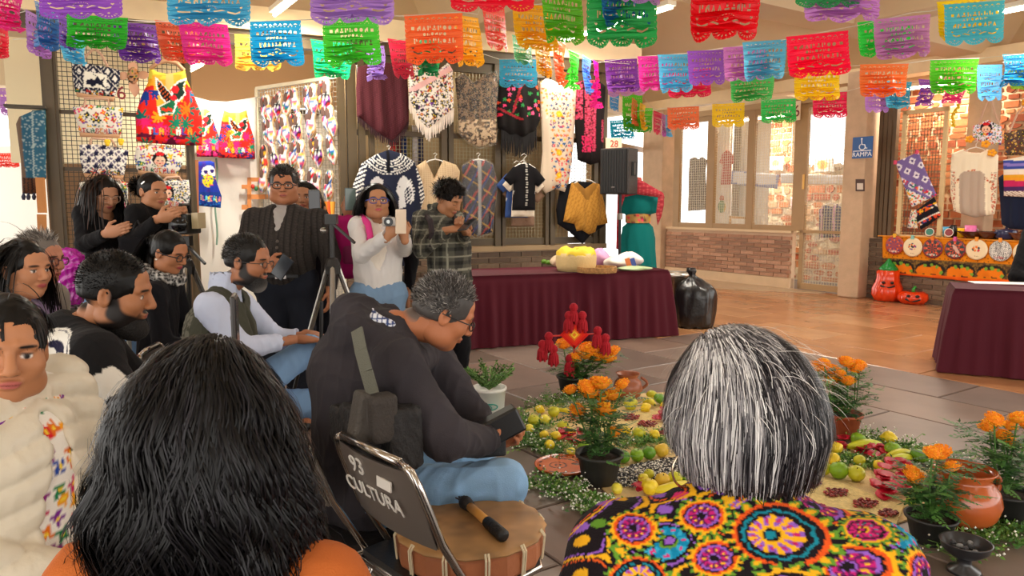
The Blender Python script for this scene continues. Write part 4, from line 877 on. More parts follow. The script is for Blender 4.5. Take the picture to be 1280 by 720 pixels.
for k, (dx, dy, c, c2, lab) in enumerate(((-1, 20, '#8a6c58', '#7a5c48', 'brown shirt at the back of the short-sleeve stack'), (-9, 9, '#3a5288', '#e8e2d8', 'blue shirt with white trim in the short-sleeve stack'), (-1, 8, '#e9d9c2', '#b08a6a', 'cream shirt behind the black short-sleeved one'), (0, 0, '#141214', '#c8c2b8', 'black short-sleeved shirt with buttoned placket in front of the stack'))):
    def f(u, v, c=c, c2=c2, x=655+dx, y=205+dy): C = base(u, c); fill(C, (nab(u-x-2) < 1.4) & (nmd(v, 3.2) < 1.3) & (v < y+52), c2); fill(C, (nab(u-x) > 13.5) & (v > y+15) & (nab((nab(u-x)-22)*.9-(y+26-v)*.8) < 1.3), c2); return C
    t, P = hung('shirt', lab, 'shirt', WA, .12+.045*k, SHIRT(655+dx, 205+dy), f, T=.03, fold=.012, nf=2, part='body', group=None, phase=k); hanger(t, P, 655+dx, 204+dy, 14, 12)
hung('shawl', 'black and charcoal knitted cape behind the mustard one', 'cape', WA, .12, [(700, 236), (718, 226), (744, 228), (756, 250), (756, 282), (740, 292), (728, 305), (712, 290), (697, 280), (695, 262)], lambda u, v: base(u, '#16161a'), T=.05, fold=.02)
def must(u, v): C = base(u, '#c0883a'); fill(C, nmd(u+.3*v, 4) < .9, '#a8742c'); fill(C, nmd(v*.8-nab(u-733)*.8, 5) < .9, '#a9772e'); fill(C, (nab(u-731)*1.4 < (252-v)) & (v < 250) & (v > 229), '#8a5f26'); return C
t, P = hung('cape', 'mustard yellow knitted cape twisted at the front', 'cape', WA, .18, [(714, 229), (722, 228), (731, 236), (742, 228), (749, 230), (755, 252), (760, 279), (746, 282), (744, 290), (736, 293), (728, 288), (721, 289), (718, 280), (704, 277), (708, 256)], must, T=.07, fold=.02, nf=3, part='body'); hanger(t, P, 731, 224, 16, 12)
b = MB()
for k in range(6): s, z = WA.px(492+7*k, 172, -.15); b.box(WA.W(s, z-.25, -.2), (.03, .02, .4), rotz(WA.rot), ['#c8302c', '#5a2a2a', '#23305c', '#7a6a3a', '#c8c2c8', '#30304a'][k])
tag(b.build('folded_textiles', mat(attr=True, **CLOTH), colored=True), 'folded coloured textiles behind the mesh below the maroon poncho', 'textiles', kind='stuff')
# ---- speaker on its stand, number sign 28, mannequin ------------------------------------------------------------
YS = 9.45
c = at(776, 214, YS); fc = rotz(radians(-42))     # cabinet turned
t = thing('speaker', 'black loudspeaker cabinet on a pole stand', 'speaker', None, (c[0], c[1], at(776, 243, YS)[2]))
hz_ = .285; w_, d_ = .19, .16
z0 = at(776, 243, YS)[2]; cc = nA((c[0]-.0, c[1], z0+hz_))
Rm = rotz(radians(-36))
P8 = [(-.2, -.18), (.2, -.18), (.155, .17), (-.155, .17)]
MB().prism(P8, lambda a, b_, d: cc+Rm@nA((a, b_, d)), -hz_, hz_).build('cabinet', mat('#2c2623', rough=.6, bump=.3, bscale=120), t, bevel=.012)
MB().prism([(-.175, -.2), (.175, -.2), (.175, -.181), (-.175, -.181)], lambda a, b_, d: cc+Rm@nA((a, b_, d)), -hz_+.02, hz_-.02).build('grille', mat('#141212', rough=.5, metal=.3), t)
for k in range(9): MB().box(cc+Rm@nA((-.15+.0375*k, -.203, 0)), (.004, .003, hz_-.03), Rm).build('grille_rib', mat('#1e1b1a', rough=.5), t)
q = cc+Rm@nA((.19, -.02, .03)); MB().box(q, (.012, .05, .085), Rm@rotz(-.13)).build('handle_recess', mat('#080808', rough=.7), t)
MB().box(q+Rm@nA((.008, .0, 0)), (.01, .014, .075), Rm@rotz(-.13)).build('handle_bar', mat('#4a443f', rough=.4), t)
MB().ell(cc+Rm@nA((0, -.206, -.2)), (.03, .003, .012), Rm).build('badge', mat('#5a5450', rough=.3, metal=.7), t)
t = thing('speaker_stand', 'black pole stand under the loudspeaker', 'stand', None, (c[0], c[1], 0))
MB().tube([(c[0], c[1], .12), (c[0], c[1], z0)], .018, 10).build('pole', mat('#1c1a1a', rough=.35, metal=.5), t)
MB().lathe([(.035, 1.3), (.035, 1.38), (.03, 1.38)], (c[0], c[1], 0), 12).build('collar', mat('#8c8478', rough=.3, metal=.6), t)
for k in range(3): a = 2*PI*k/3+.3; MB().tube([(c[0], c[1], .6), (c[0]+.24*cos(a), c[1]+.24*sin(a), .02)], .012, 6).build('leg', mat('#1c1a1a', rough=.4), t)
# number signs
def numsign(txt, pl, u0, v0, u1, v1, d, lab, col='#b8402c', bg='#f0d9b8'):
    s0, za = pl.px(u0, v0, d); s1, zb = pl.px(u1, v1, d); t = thing('number_sign', lab, 'sign', None, pl.W((s0+s1)/2, zb, d))
    MB().box(pl.W((s0+s1)/2, (za+zb)/2, d), ((s1-s0)/2, .012, (za-zb)/2), rotz(pl.rot)).build('plate', mat(bg, rough=.5), t, bevel=.006)
    h = za-zb; letters(txt, 'number', pl.W((s0+s1)/2, zb+h*.2, d+.014), pl.e, UPZ, h*.85, mat(col, rough=.5), t)
numsign('28', WA, 757, 172, 777, 187, .1, 'cream sign with number 28 above the speaker')
numsign('26', WB, 984, 128, 1000, 150, .1, 'cream sign with number 26 over the mesh window', '#7a2a24')
# mannequin in green dress with embroidered belt and red rebozo
YD = 9.8; mb = at(797, 300, YD)
t = thing('mannequin', 'mannequin in a teal off-shoulder dress with embroidered belt', 'mannequin', None, (mb[0], mb[1], 0))
def zz(v): return at(797, v, YD)[2]
def hw(px): return px*YD/FPX
def ring(spec, n=40, rip=0, amp=0.):
    V = []; 
    for v, w2, dp, r_ in spec:
        for k in range(n): a = 2*PI*k/n; q = 1+r_*sin(rip*a+v*.2); V.append((mb[0]+hw(w2)*cos(a)*q, mb[1]+dp*sin(a)*q, zz(v) if v < 900 else .03))
    F = [(i*n+k, i*n+(k+1) % n, (i+1)*n+(k+1) % n, (i+1)*n+k) for i in range(len(spec)-1) for k in range(n)]
    return V, F
m_teal = mat('#0d6a66', **CLOTH, bump=.2, bscale=60)
MB().add(*ring([(279, 14, .13, .0), (284, 19, .17, .02), (298, 21, .2, .05), (316, 22, .23, .07), (340, 23, .26, .08), (999, 26, .3, .09)], 64, 11)).build('skirt', m_teal, t, smooth=True)
MB().add(*ring([(243, 15, .11, .0), (246, 24, .15, .02), (254, 25, .16, .05), (262, 24, .15, .06), (266, 22, .14, .03), (268, 16, .12, .0), (279, 14, .13, .0)], 64, 13)).build('bodice', m_teal, t, smooth=True)
MB().lathe([(.0, zz(221)), (.035, zz(222)), (.045, zz(226)), (.05, zz(234)), (.09, zz(238)), (.15, zz(243))], (mb[0], mb[1], 0), 20, sy=.7).build('neck_form', mat('#a8402f', rough=.6), t, smooth=True)
def beltc(a, b): 
    C = np.tile(lin('#b08a4a'), (len(a), 1)); d, i, ox, oy = vor(a, b, 16, 2); pick(C, d < .36, i, ['#d8243c', '#e83a5c', '#5a2a20', '#c8a02a', '#7a1a2c']); return C
V, F = ring([(266.5, 15.2, .13, 0), (269, 15.6, .136, 0), (272, 15.8, .14, 0), (275, 15.8, .143, 0), (278.5, 15.4, .145, 0)], 96); V = nA(V)
me = mesh_data('belt', V-loc_of(t), F, beltc(at2(V[:, 1]-mb[1], V[:, 0]-mb[0])*.16, V[:, 2]), True); obj('belt', me, mat(attr=True, rough=.8), t)
def rebz(a, b): C = np.tile(lin('#a8323c'), (len(a), 1)); fill(C, nmd(a*40, 1) < .3, '#c05a58'); fill(C, nmd(b*40, 1) < .25, '#8c2630'); return C
t2 = thing('rebozo', 'red checked shawl draped over the mannequin shoulders', 'shawl', None, (mb[0], mb[1], zz(240)))
MBr = Plane((mb[0]-1, mb[1]-.2), (mb[0]+1, mb[1]-.2))
soft('cloth', lambda a, b, q: MBr.W(a, b, q), nA([MBr.px(u, v) for u, v in [(772, 243), (779, 231), (790, 224), (803, 226), (815, 233), (829, 241), (831, 248), (818, 246), (797, 243), (781, 246), (776, 262), (774, 312), (770, 311), (771, 270)]]), rebz, parent=t2, T=.03, fold=.01, step=.02)
soft('cloth_end', lambda a, b, q: MBr.W(a, b, q), nA([MBr.px(u, v) for u, v in [(823, 244), (830, 243), (830, 256), (827, 270), (822, 282), (820, 268)]]), rebz, parent=t2, T=.02, fold=.01, step=.02)
# ---- draped tables -----------------------------------------------------------------------------------------------
def draped_table(lab, clab, c0, ex, L, D, h, col, seed, flare):
    """table with legs and a skirted cloth: c0 near-left corner, ex direction along the front"""
    ex = nA((*ex, 0)); ex = ex/nrm_(ex); ey = nA((-ex[1], ex[0], 0)); c0 = nA((*c0, 0))
    ctr = c0+ex*L/2+ey*D/2; t = thing('folding_table', lab, 'table', None, ctr)
    R = np.stack([ex, ey, UPZ], 1); MB().box(ctr+UPZ*(h-.03), (L/2-.02, D/2-.02, .02), R).build('tabletop', mat('#c8bfae', rough=.5), t)
    for a in (.15, L-.15):
        for b_ in (.1, D-.1): p = c0+ex*a+ey*b_; MB().tube([p, p+UPZ*(h-.05)], .016, 8).build('leg', mat('#4a4a4c', rough=.4, metal=.7), t)
    r = random.Random(seed); per = []
    n = int(2*(L+D)/.014); tot = 2*(L+D); ph = [r.uniform(0, 6) for _ in range(5)]
    for i in range(n):
        s = tot*i/n
        if s < L: p, nn = (s, 0), (0, -1)
        elif s < L+D: p, nn = (L, s-L), (1, 0)
        elif s < 2*L+D: p, nn = (L-(s-L-D), D), (0, 1)
        else: p, nn = (0, D-(s-2*L-D)), (-1, 0)
        cr = min(abs(s-q) for q in (0, L, L+D, 2*L+D, tot)); k = max(0, 1-cr/.3)
        cx, cy = (0 if s > tot/2+L/2 or s < L/2 else L), (0 if s < L+D/2 or s > tot-D/2 else D)
        dg = nA((1 if cx else -1, 1 if cy else -1))*.707
        per.append((nA(p), nA(nn, float)*(1-k)+dg*k, s, k))
    rows = 16; V = []; 
    for j in range(rows+1):
        f = j/rows; z = h+.004-(h-.002)*f**.95 if j else h+.004
        for p, nn, s, k in per:
            w = .5+.5*sin(s*26.0+ph[0]+2.2*sin(s*3.1+ph[1])); w2 = sin(s*57+ph[2]+sin(s*5))
            o = (.012+flare*f*(.35+.4*k)+(.055*w*(.6+.4*sin(s*4.3+ph[3]))+.012*w2)*min(1, f*1.8))*(1 if j else .0)+(.012 if j else 0)
            q = c0+ex*(p[0]+nn[0]*o)+ey*(p[1]+nn[1]*o); V.append((q[0], q[1], max(z, .006+.004*w)))
    m = len(per); F = [(j*m+i, (j+1)*m+i, (j+1)*m+(i+1) % m, j*m+(i+1) % m) for j in range(rows) for i in range(m)]
    F = [f[::-1] for f in F]
    V += [tuple(c0+ex*L/2+ey*D/2+UPZ*(h+.004))]; F += [(i, (i+1) % m, len(V)-1) for i in range(m)]
    cl = thing('tablecloth', clab, 'tablecloth', None, ctr+UPZ*h)
    mm = MB(); mm.add(V, F); mm.build('cloth', mat(col, rough=.75, sheen=.06, spec=.2, bump=.08, bscale=200), cl, smooth=True)
    return ctr, ex, ey
pl0 = fl(553, 346, .75); pl1 = fl(828, 337, .75); dv = pl1-pl0
ctr1, ex1, ey1 = draped_table('long folding table under the wine-red cloth beside the stall', 'wine-red tablecloth skirting the long table', pl0[:2]+nA((.1, -.05)), dv[:2], nrm_(dv[:2])-.05, .85, .75, '#521020', 4, .14)
pr0 = fl(1183, 361, .75); pr1 = fl(1290, 372, .75); dv = pr1-pr0
draped_table('folding table under the wine-red cloth facing the corner stall', 'wine-red tablecloth on the table by the corner stall', pr0[:2]+nA((.08, .0)), (np.cos(-.46), np.sin(-.46)), 1.7, .62, .75, '#501322', 9, .14)
# paper on the second table, sleeve of someone is built with the people
q = fl(1262, 354, .757); tag(MB().box(q, (.32, .1, .003), rotz(-.25)).build('paper_sheet', mat('#f2f0ec', rough=.6)), 'white paper sheets on the table by the corner stall', 'paper')
# things on the long table
def onT(u, v, z=.757): return fl(u, v, z)
c = onT(720, 338); t = thing('basket', 'round pale palm basket with a yellow cloth on the long table', 'basket', None, c)
MB().lathe([(.02, 0), (.21, .0), (.225, .06), (.23, .15), (.22, .2), (.2, .2), (.19, .1), (.02, .05)], c, 28).build('bowl', mat('#d9bd84', rough=.8, bump=.6, bscale=40, var=.1), t, smooth=True)
b = MB(); n = 28; V = []
for j, (r_, z) in enumerate(((.0, .22), (.08, .235), (.16, .25), (.2, .235), (.222, .2), (.226, .17))):
    for k in range(n): a = 2*PI*k/n; V.append(c+nA((r_*cos(a), r_*sin(a), z+.018*sin(a*5+j)+.012*sin(a*9))))
b.add(V, [(j*n+k, j*n+(k+1) % n, (j+1)*n+(k+1) % n, (j+1)*n+k) for j in range(5) for k in range(n)]); b.build('cover_cloth', mat('#f2cf3a', rough=.8), t, smooth=True)
for k, (u, v, w) in enumerate(((686, 331, .035), (692, 331, .04), (680, 330, .03))):
    tag(MB().ell(onT(u, v)+UPZ*.03, (w*1.3, w, .03), rotz(.4)).build('green_fruit', mat('#5f8a22', rough=.4), smooth=True), ['small green fruit at the end of the three beside the palm basket', 'green fruit touching the palm basket', 'green fruit farthest from the palm basket'][k], 'fruit')
c = onT(746, 340); t = thing('tray', 'low round woven tray with patterned rim', 'tray', None, c)
V_ = MB().lathe([(.01, 0), (.215, 0), (.22, .03), (.218, .06), (.2, .06), (.19, .03), (.01, .03)], c, 40); Vv = ncat(V_.V)
C = np.tile(lin('#b98e58'), (len(Vv), 1)); 
me = mesh_data('rim', Vv-loc_of(t), V_.F, None, False); obj('rim', me, mat('#a87c48', rough=.8, bump=.8, bscale=60, var=.5, vscale=28), t)
def baggy(name, lab, u, v, r, col, seed, cat='bag', hgt=1.0):
    rr = random.Random(seed); c = onT(u, v); b = MB(); V = []; n = 22; m = 9
    for j in range(m+1):
        f = j/m
        for k in range(n):
            a = 2*PI*k/n; q = sin(PI*min(.98, .12+f*.86))**.6*(1+.12*sin(a*3+seed+f*4)+.08*sin(a*7+2*seed))
            V.append(c+nA((r[0]*q*cos(a), r[1]*q*sin(a), r[2]*f*(1+.08*sin(a*4+seed)))))
    b.add(V, [(j*n+k, j*n+(k+1) % n, (j+1)*n+(k+1) % n, (j+1)*n+k) for j in range(m) for k in range(n)]+[tuple(range(m*n, m*n+n))])
    return tag(b.build(name, mat(col, rough=.35, bump=.5, bscale=14), smooth=True), lab, cat)
baggy('plastic_bag', 'translucent lilac plastic bag behind the palm basket', 750, 332, (.12, .1, .2), '#d8a0c8', 3)
baggy('plastic_bag', 'crumpled white plastic bag on the long table', 772, 334, (.17, .12, .13), '#eee6da', 5)
baggy('paper_bundle', 'white bundle with orange and blue print on the long table', 787, 332, (.15, .1, .16), '#f0e8e4', 8, 'bundle')
baggy('napkin', 'green printed napkin spread at the table end', 792, 338, (.2, .1, .05), '#b8cc9c', 6, 'napkin')
baggy('plastic_bag', 'beige cloth bag leaning behind the palm basket', 698, 333, (.09, .08, .13), '#d8bfa0', 9)
t = thing('snack_packet', 'small packet with orange and blue halves among the bags on the long table', 'packet', None, onT(783, 335)); q = onT(783, 335)+UPZ*.05
for k, cl_ in enumerate(('#ea7a22', '#2c49a4')): MB().box(q+nA((.055*k, -.13, .02)), (.027, .02, .055), roty(-.3)).build('wrapper_half', mat(cl_, rough=.3), t)
# steel bin and black refuse bag
c = fl(847, 408); c = nA((c[0], c[1]+.3, 0)); t = thing('waste_bin', 'brushed steel waste bin beside the long table', 'bin', None, c)
MB().lathe([(.19, 0), (.2, .02), (.2, .58), (.215, .6), (.215, .63), (.19, .63), (.18, .1), (.01, .08)], c, 32).build('drum', mat('#b8a894', rough=.28, metal=.9), t, smooth=True)
MB().lathe([(.215, .6), (.222, .61), (.222, .64), (.2, .645), (.19, .62)], c, 32).build('rim', mat('#d8d0c4', rough=.25, metal=.7), t, smooth=True)
c = fl(873, 412); c = nA((c[0], c[1]+.2, 0)); rr = random.Random(4)
b = MB(); V = []; n = 40; prof = [(.1, 0), (.22, .005), (.235, .06), (.245, .2), (.25, .36), (.245, .45), (.2, .52), (.11, .58), (.04, .62), (.035, .65), (.06, .69), (.05, .72)]
for j, (r_, z) in enumerate(prof):
    for k in range(n):
        a = 2*PI*k/n; q = r_*(1+.05*sin(5*a+j*.5)+.035*sin(11*a-j)); V.append(c+nA((q*cos(a)-.1*max(0, z-.45)*2.2, q*.85*sin(a), z+.012*sin(7*a+j))))
b.add(V, [(j*n+k, j*n+(k+1) % n, (j+1)*n+(k+1) % n, (j+1)*n+k) for j in range(len(prof)-1) for k in range(n)]+[tuple(range(len(V)-n, len(V)))])
tag(b.build('refuse_bag', mat('#1b1b1d', rough=.28, bump=.9, bscale=9, spec=.6), smooth=True), 'tied black refuse bag standing next to the steel bin', 'bag')
# ---- mesh window stall: goods inside --------------------------------------------------------------------------
IB = WB.off(-.55)
def inB(lab, cat, out, col, name='garment', d=0., T=.04, fold=.015, **kw): return hung(name, lab, cat, IB, d, out, (lambda u, v: base(u, col)) if isinstance(col, str) else col, T=T, fold=fold, step=.03, part='body', **kw)
t, P = inB('grey-olive sleeveless dress behind the mesh window', 'dress', [(862, 199), (868, 196), (873, 199), (878, 196), (884, 200), (882, 215), (884, 262), (860, 264), (861, 215)], '#6a5c4c', 'dress'); hanger(t, P, 873, 196, 8, 5)
t, P = inB('coral red short tunic hanging in the mesh window', 'tunic', [(903, 192), (909, 187), (916, 193), (918, 204), (914, 206), (913, 231), (901, 231), (903, 206), (899, 203)], '#b8503c', 'tunic'); hanger(t, P, 909, 188, 6, 5)
def bwc(u, v): C = base(u, '#eef0f6'); fill(C, (v < 215.5) | (v > 229+.02*(u-915)*2) | (u < 917) | (u > 971), '#8a96c8'); return C
inB('long white cloth with pale blue border behind the mesh window', 'cloth', [(915, 213), (974, 218), (972, 236), (914, 230)], bwc, 'table_runner', .1, .01)
inB('white lace cloth hanging by the mesh door', 'cloth', [(976, 217), (1010, 218), (1062, 219), (1062, 231), (1010, 230), (976, 229)], '#eef0f2', 'table_runner', -.1, .01)
def emb(u, v): C = base(u, '#f4efe6'); fill(C, hyp((u-970), (v-204)*1.2) < 5, '#e8c070'); fill(C, hyp(u-1028, (v-206)*1.2) < 7, '#e0b868'); return C
inB('small white napkin with yellow embroidery on the brick wall', 'cloth', [(960, 196), (980, 195), (979, 214), (960, 214)], emb, 'napkin', -.8, .01)
inB('white embroidered napkin above the rubble wall', 'cloth', [(1018, 197), (1042, 197), (1043, 216), (1018, 216)], emb, 'napkin', -.8, .01)
t, P = inB('dark blue sleeveless top with pink straps behind the mesh door', 'top', [(1024, 262), (1032, 256), (1040, 259), (1047, 255), (1054, 262), (1054, 296), (1024, 298)], (lambda u, v: (lambda C: (fill(C, nab(nab(u-1036)-8) < 1.5, '#d8a8c0'), C)[1])(base(u, '#4a4a60'))), 'blouse'); hanger(t, P, 1038, 254, 10, 4)
inB('pink paper bag on the rubble wall', 'bag', [(988, 246), (1000, 246), (1010, 247), (1008, 263), (988, 262)], '#f0d0d0', 'paper_bag', -.6)
t = thing('picture_frame', 'small gilt picture frame standing inside the window', 'frame', None, IB.W(*IB.px(927, 284), 0))
cw('mount', [(914, 272), (941, 274), (941, 285), (914, 284)], mat('#f8f2e4', rough=.6), t, 0, .01, IB, .02); 
for q in ([(912, 270), (943, 272), (943, 274.5), (912, 272.5)], [(912, 283), (943, 284.5), (943, 287), (912, 285.5)], [(912, 270), (914.5, 270), (914.5, 285), (912, 285)], [(940.5, 272), (943, 272), (943, 287), (940.5, 287)]): cw('frame_bar', q, mat('#c08a3a', rough=.4, metal=.5), t, 0, .025, IB, .02)
t = thing('parrot_figure', 'painted green and orange bird ornament inside the window', 'ornament', None, IB.W(*IB.px(903, 270), 0))
b_ = IB.W(*IB.px(904, 258), .05); MB().ell(b_, (.07, .06, .13)).build('body', mat('#5a7a3a', rough=.5), t, smooth=True); MB().ell(b_+UPZ*.16, (.05, .05, .06)).build('head', mat('#b85a2a', rough=.5), t, smooth=True); MB().ell(b_+nA((.05, 0, -.02)), (.03, .04, .1)).build('wing', mat('#c89a2a', rough=.5), t, smooth=True)
# ramp sign and small plate on the pillar
PIL = WB.off(.265)
a0_, z1_ = PIL.px(1067, 172); a1_, z0_ = PIL.px(1092, 197); a1_ = a0_+.33
t = thing('ramp_sign', 'blue wheelchair ramp sign lettered RAMPA on the concrete pillar', 'sign', None, PIL.W((a0_+a1_)/2, z0_, .01))
MB().box(PIL.W((a0_+a1_)/2, (z0_+z1_)/2, .01), ((a1_-a0_)/2, .008, (z1_-z0_)/2), rotz(PIL.rot)).build('plate', mat('#2a5c9c', rough=.4), t)
m_w = mat('#f2f4f6', rough=.5); fs = lambda x, y, d=.02: PIL.W(a0_+(a1_-a0_)*x, z0_+(z1_-z0_)*y, d)
letters('RAMPA', 'lettering', fs(.5, .08, .02), PIL.e, UPZ, .1, m_w, t, .002)
MB().box(fs(.5, .345, .02), (.15, .003, .006), rotz(PIL.rot)).build('divider', m_w, t)
b = MB(); b.tube([fs(.5+.15*cos(a), .53+.14*sin(a), .02) for a in [radians(q) for q in range(120, 400, 20)]], .008, 5); b.tube([fs(.46, .85), fs(.48, .64), fs(.62, .62), fs(.68, .45), fs(.75, .46)], .009, 5); b.ell(fs(.46, .9), (.014, .014, .014)); b.build('wheelchair_symbol', m_w, t)
t = thing('switch_plate', 'small dark framed plate on the concrete pillar', 'plate', None, PIL.W(*PIL.px(1075, 238), .01))
cw('frame', [(1070, 224), (1081, 224), (1081, 239), (1070, 239)], mat('#4a2f24', rough=.5), t, 0, .012, PIL, .0); cw('face', [(1072, 229), (1079.5, 229), (1079.5, 237), (1072, 237)], mat('#d8c8b8', rough=.5), t, .012, .018, PIL, .0)
t = thing('smoke_detector', 'round cream knob fixed on the beam end', 'detector', None, at(1078, 21, 9.0)); MB().ell(at(1078, 20, 9.0), (.055, .04, .055)).build('knob', mat('#efe2c4', rough=.5), t, smooth=True); MB().tube([at(1078, 20, 9.0), at(1077, 36, 9.2), at(1076, 44, 9.3)], .015, 6).build('bracket', mat('#2a2420', rough=.5), t)
# ---- corner stall: cloth, plates, crockery, garments -----------------------------------------------------------
cf = .05
def pumpk(u, v):
    y = (v-(295+.04*(u-1103)))/(48+.012*(u-1103)*2); C = base(u, '#e88a1c'); d, i, _, _ = vor(u, v, .2, 3); fill(C, (d < .14) & (y < .55), '#5a3a1c')
    b1 = (y > .56) & (y < .93); fill(C, b1, '#5c4630'); n = vnoise(u, v, .7, 3); fill(C, b1 & (n > .55), '#8a6a34'); X = nmd(u-1108, 38); yc = .79
    blob = b1 & (((X-17)/19)**2+((y-.8)/.2)**2 < 1); fill(C, blob, '#2e2a26')
    for x0, y0, r in ((8, .8, 5), (14, .84, 5), (22, .8, 6), (28, .83, 5), (4, .85, 4)): fill(C, b1 & (((X-x0)/r)**2+((y-y0)/.11)**2 < 1), '#ee7f1c')
    for x0, y0 in ((11, .7), (19, .68), (26, .72), (31, .86)): fill(C, b1 & (((X-x0)/2.3)**2+((y-y0)/.045)**2 < 1), '#7aa83a')
    fill(C, y > .94, '#f0641c'); return C
t, P = hung('stall_cloth', 'orange cloth with pumpkin border draped over the corner stall counter', 'cloth', WB, cf, [(1103, 294.5), (1190, 298), (1310, 303), (1310, 364), (1190, 349.5), (1103, 341.5)], pumpk, T=.012, fold=.012, nf=7, step=.016)
tp = MB(); tp.box(WB.W((sB(1103)+sB(1310))/2, 1.0, -.12), ((sB(1310)-sB(1103))/2, .2, .008), rotz(WB.rot)); tp.build('top_cloth', mat('#e8932a', rough=.8), t)
def platecol(k):
    def f(a, b, c):
        x, y = a-c[0], b-c[1]; r = hyp(x, y)/.145; th = at2(y, x)
        if k in (0, 2, 3):
            C = base(a, ['#b83a2a', 0, '#3a3a3c', '#2c3a3c'][k]); m = np.cos(8*th)*np.cos(r*9) > .1; fill(C, m, ['#6a3a6a', 0, '#c8402a', '#c8482a'][k]); fill(C, r > .92, ['#c8482a', 0, '#8a2a4a', '#8a2a3c'][k]); fill(C, (nab(r-.55) < .08) & (np.cos(8*th) > .4), '#e87a4a')
            if k == 3: fill(C, (((x-.02)*.8+y*.6)**2/.0006+((x-.02)*-.6+y*.8)**2/.006) < 1, '#d8b0a0')
            fill(C, textm(a, b*-1, 'TLAXCALA', c[0]-.08, -c[1]+.08, c[0]+.08, -c[1]+.11), '#f0e0d0')
        elif k in (1, 4, 6):
            C = base(a, '#f3dcb4'); d, i, _, _ = vor(a, b, 30, k+3); pick(C, (d < .5) & (hyp(x*.8, y-.01) < (.05 if k == 1 else .045)), i, ['#d8264a', '#23305c', '#e87a1e', '#2c2c34', '#7a3a8c'] if k != 6 else ['#f0a83a', '#e88a2a']); fill(C, textm(a, b*-1, 'TLAXCALA', c[0]-.04, -c[1]+.085, c[0]+.04, -c[1]+.098), '#b89a70')
        else:
            C = base(a, '#e9e4dc'); n = np.sin(x*120+3*np.sin(y*60))*np.sin(y*110+3*np.sin(x*70)); fill(C, nab(n) < .28, '#2a2a34'); fill(C, textm(a, b*-1, 'TLAXCALA', c[0]-.06, -c[1]+.08, c[0]+.06, -c[1]+.105), '#c8302c'); fill(C, r > .94, '#c8c4bc')
        return C
    return f
PLL = ['dark red round plate with purple flowers at the cloth end', 'cream round plate with a small doll motif', 'round plate with green and orange flower wreath', 'round plate with a bird among orange flowers', 'cream round plate with a leaping coloured animal', 'white round plate with black maze pattern', 'cream round plate beside the maze-patterned one']
CLIP = ['#f0b41e', '#8ac8c0', '#e87a1e', '#e05a9c', '#f0952a', '#f0952a', '#f0952a']
for k, (u, v) in enumerate(((1118.5, 306.5), (1141, 309), (1166, 310.5), (1194, 311.5), (1221, 312), (1250.5, 313.5), (1281, 316))):
    s, z = WB.px(u, v, cf+.04); t = thing('decorated_plate', PLL[k], 'plate', 'round plates clipped along the stall cloth', WB.W(s, z+.145, cf+.04)); f = platecol(k)
    soft('dish', lambda a, b, q: WB.W(a, b, cf+.045+q), nA([(s+.145*cos(a), z+.145*sin(a)) for a in [2*PI*i/36 for i in range(36)]]), (lambda a, b, f=f, c=(s, z): f(a, b, c)), parent=t, T=.012, fold=0, step=.0085, m=mat(attr=True, rough=.35))
    MB().box(WB.W(s, z+.15, cf+.06), (.02, .015, .03), rotz(WB.rot)).build('clip', mat(CLIP[k], rough=.4), t)
def pumpkin(lab, c, r, hgt, prof, lid):
    t = thing('ceramic_pumpkin', lab, 'pumpkin', None, c); MB().lathe(prof, c, 48, ripple=10, amp=.12).build('body', mat('#e8400f', rough=.18, spec=.7), t, smooth=True)
    if lid: MB().lathe([(.13, .47), (.14, .5), (.1, .55), (.05, .6), (.03, .64), (.0, .66)], c, 20).build('lid', mat('#1f8a3c', rough=.2), t, smooth=True)
    else: MB().tube([c+UPZ*.17, c+nA((.0, 0, .22)), c+nA((.03, 0, .26))], [.03, .022, .02], 8).build('stem', mat('#3a9a3a', rough=.3), t, smooth=True)
    n = c[:2]/nrm_(c[:2]); tt = nA((-n[1], n[0]))*-1
    for q in (-1, 1): 
        p = nA((*(c[:2]-n*(r*.97)+tt*q*r*.3), hgt)); MB().ell(p, (.028, .028, .022)).build('eye', mat('#1a0c08', rough=.4), t)
    b = MB(); b.tube([nA((*(c[:2]-n*(r*(.97-.03*abs(q))) + tt*q*r*.5), hgt-.075+.03*q*q)) for q in (-1, -.5, 0, .5, 1)], .014, 6); b.build('mouth', mat('#1a0c08', rough=.4), t)
c = fl(1113, 373); pumpkin('tall orange ceramic pumpkin with green lid against the brick', c-nA((.2, .28, 0)), .2, .3, [(.05, 0), (.17, .01), (.215, .1), (.21, .2), (.17, .29), (.155, .36), (.16, .46), (.13, .48), (.02, .48)], True)
c = fl(1144, 377); pumpkin('squat orange ceramic jack-o-lantern on the floor', c-nA((.16, .22, 0)), .2, .13, [(.05, 0), (.15, .005), (.2, .06), (.205, .1), (.19, .15), (.13, .185), (.03, .175)], False)
# garments and wares over the counter
def towel(u, v):
    a = (u-1130)*.9+(v-215)*.42; b = -(u-1130)*.42+(v-215)*.9; C = base(u, '#7d6aa4'); X = nmd(a+2, 12)-6; Y = nmd(b+24, 14)-7; fill(C, (nab(X) < 3.4) & (nab(Y) < 3.6) & (b < 14), '#ece6ee'); fill(C, (hyp(X, Y) < 1.5) & (b < 14), '#5a4a80'); z = b > 17; fill(C, z, '#f0ece6'); d, i, _, _ = vor(u, v, .28, 4); pick(C, (z | ((b > 8) & (b < 13) & (a > 4))) & (d < .36), i, ['#d8304a', '#e8742a', '#2a3a7a', '#f0b42a', '#2a8a5c', '#d8304a']); return C
t, P = hung('kitchen_towel', 'purple and white printed towel hung askew on the corner stall mesh', 'towel', WB, .06, [(1119, 203), (1148, 190), (1158, 215), (1171, 244), (1140, 259), (1129, 230)], towel, T=.01, fold=.008, step=.014)
for q in ((1120, 203), (1147, 190)): MB().box(P(*q, .02), (.02, .015, .03)).build('peg', mat('#d8406a', rough=.5), t)
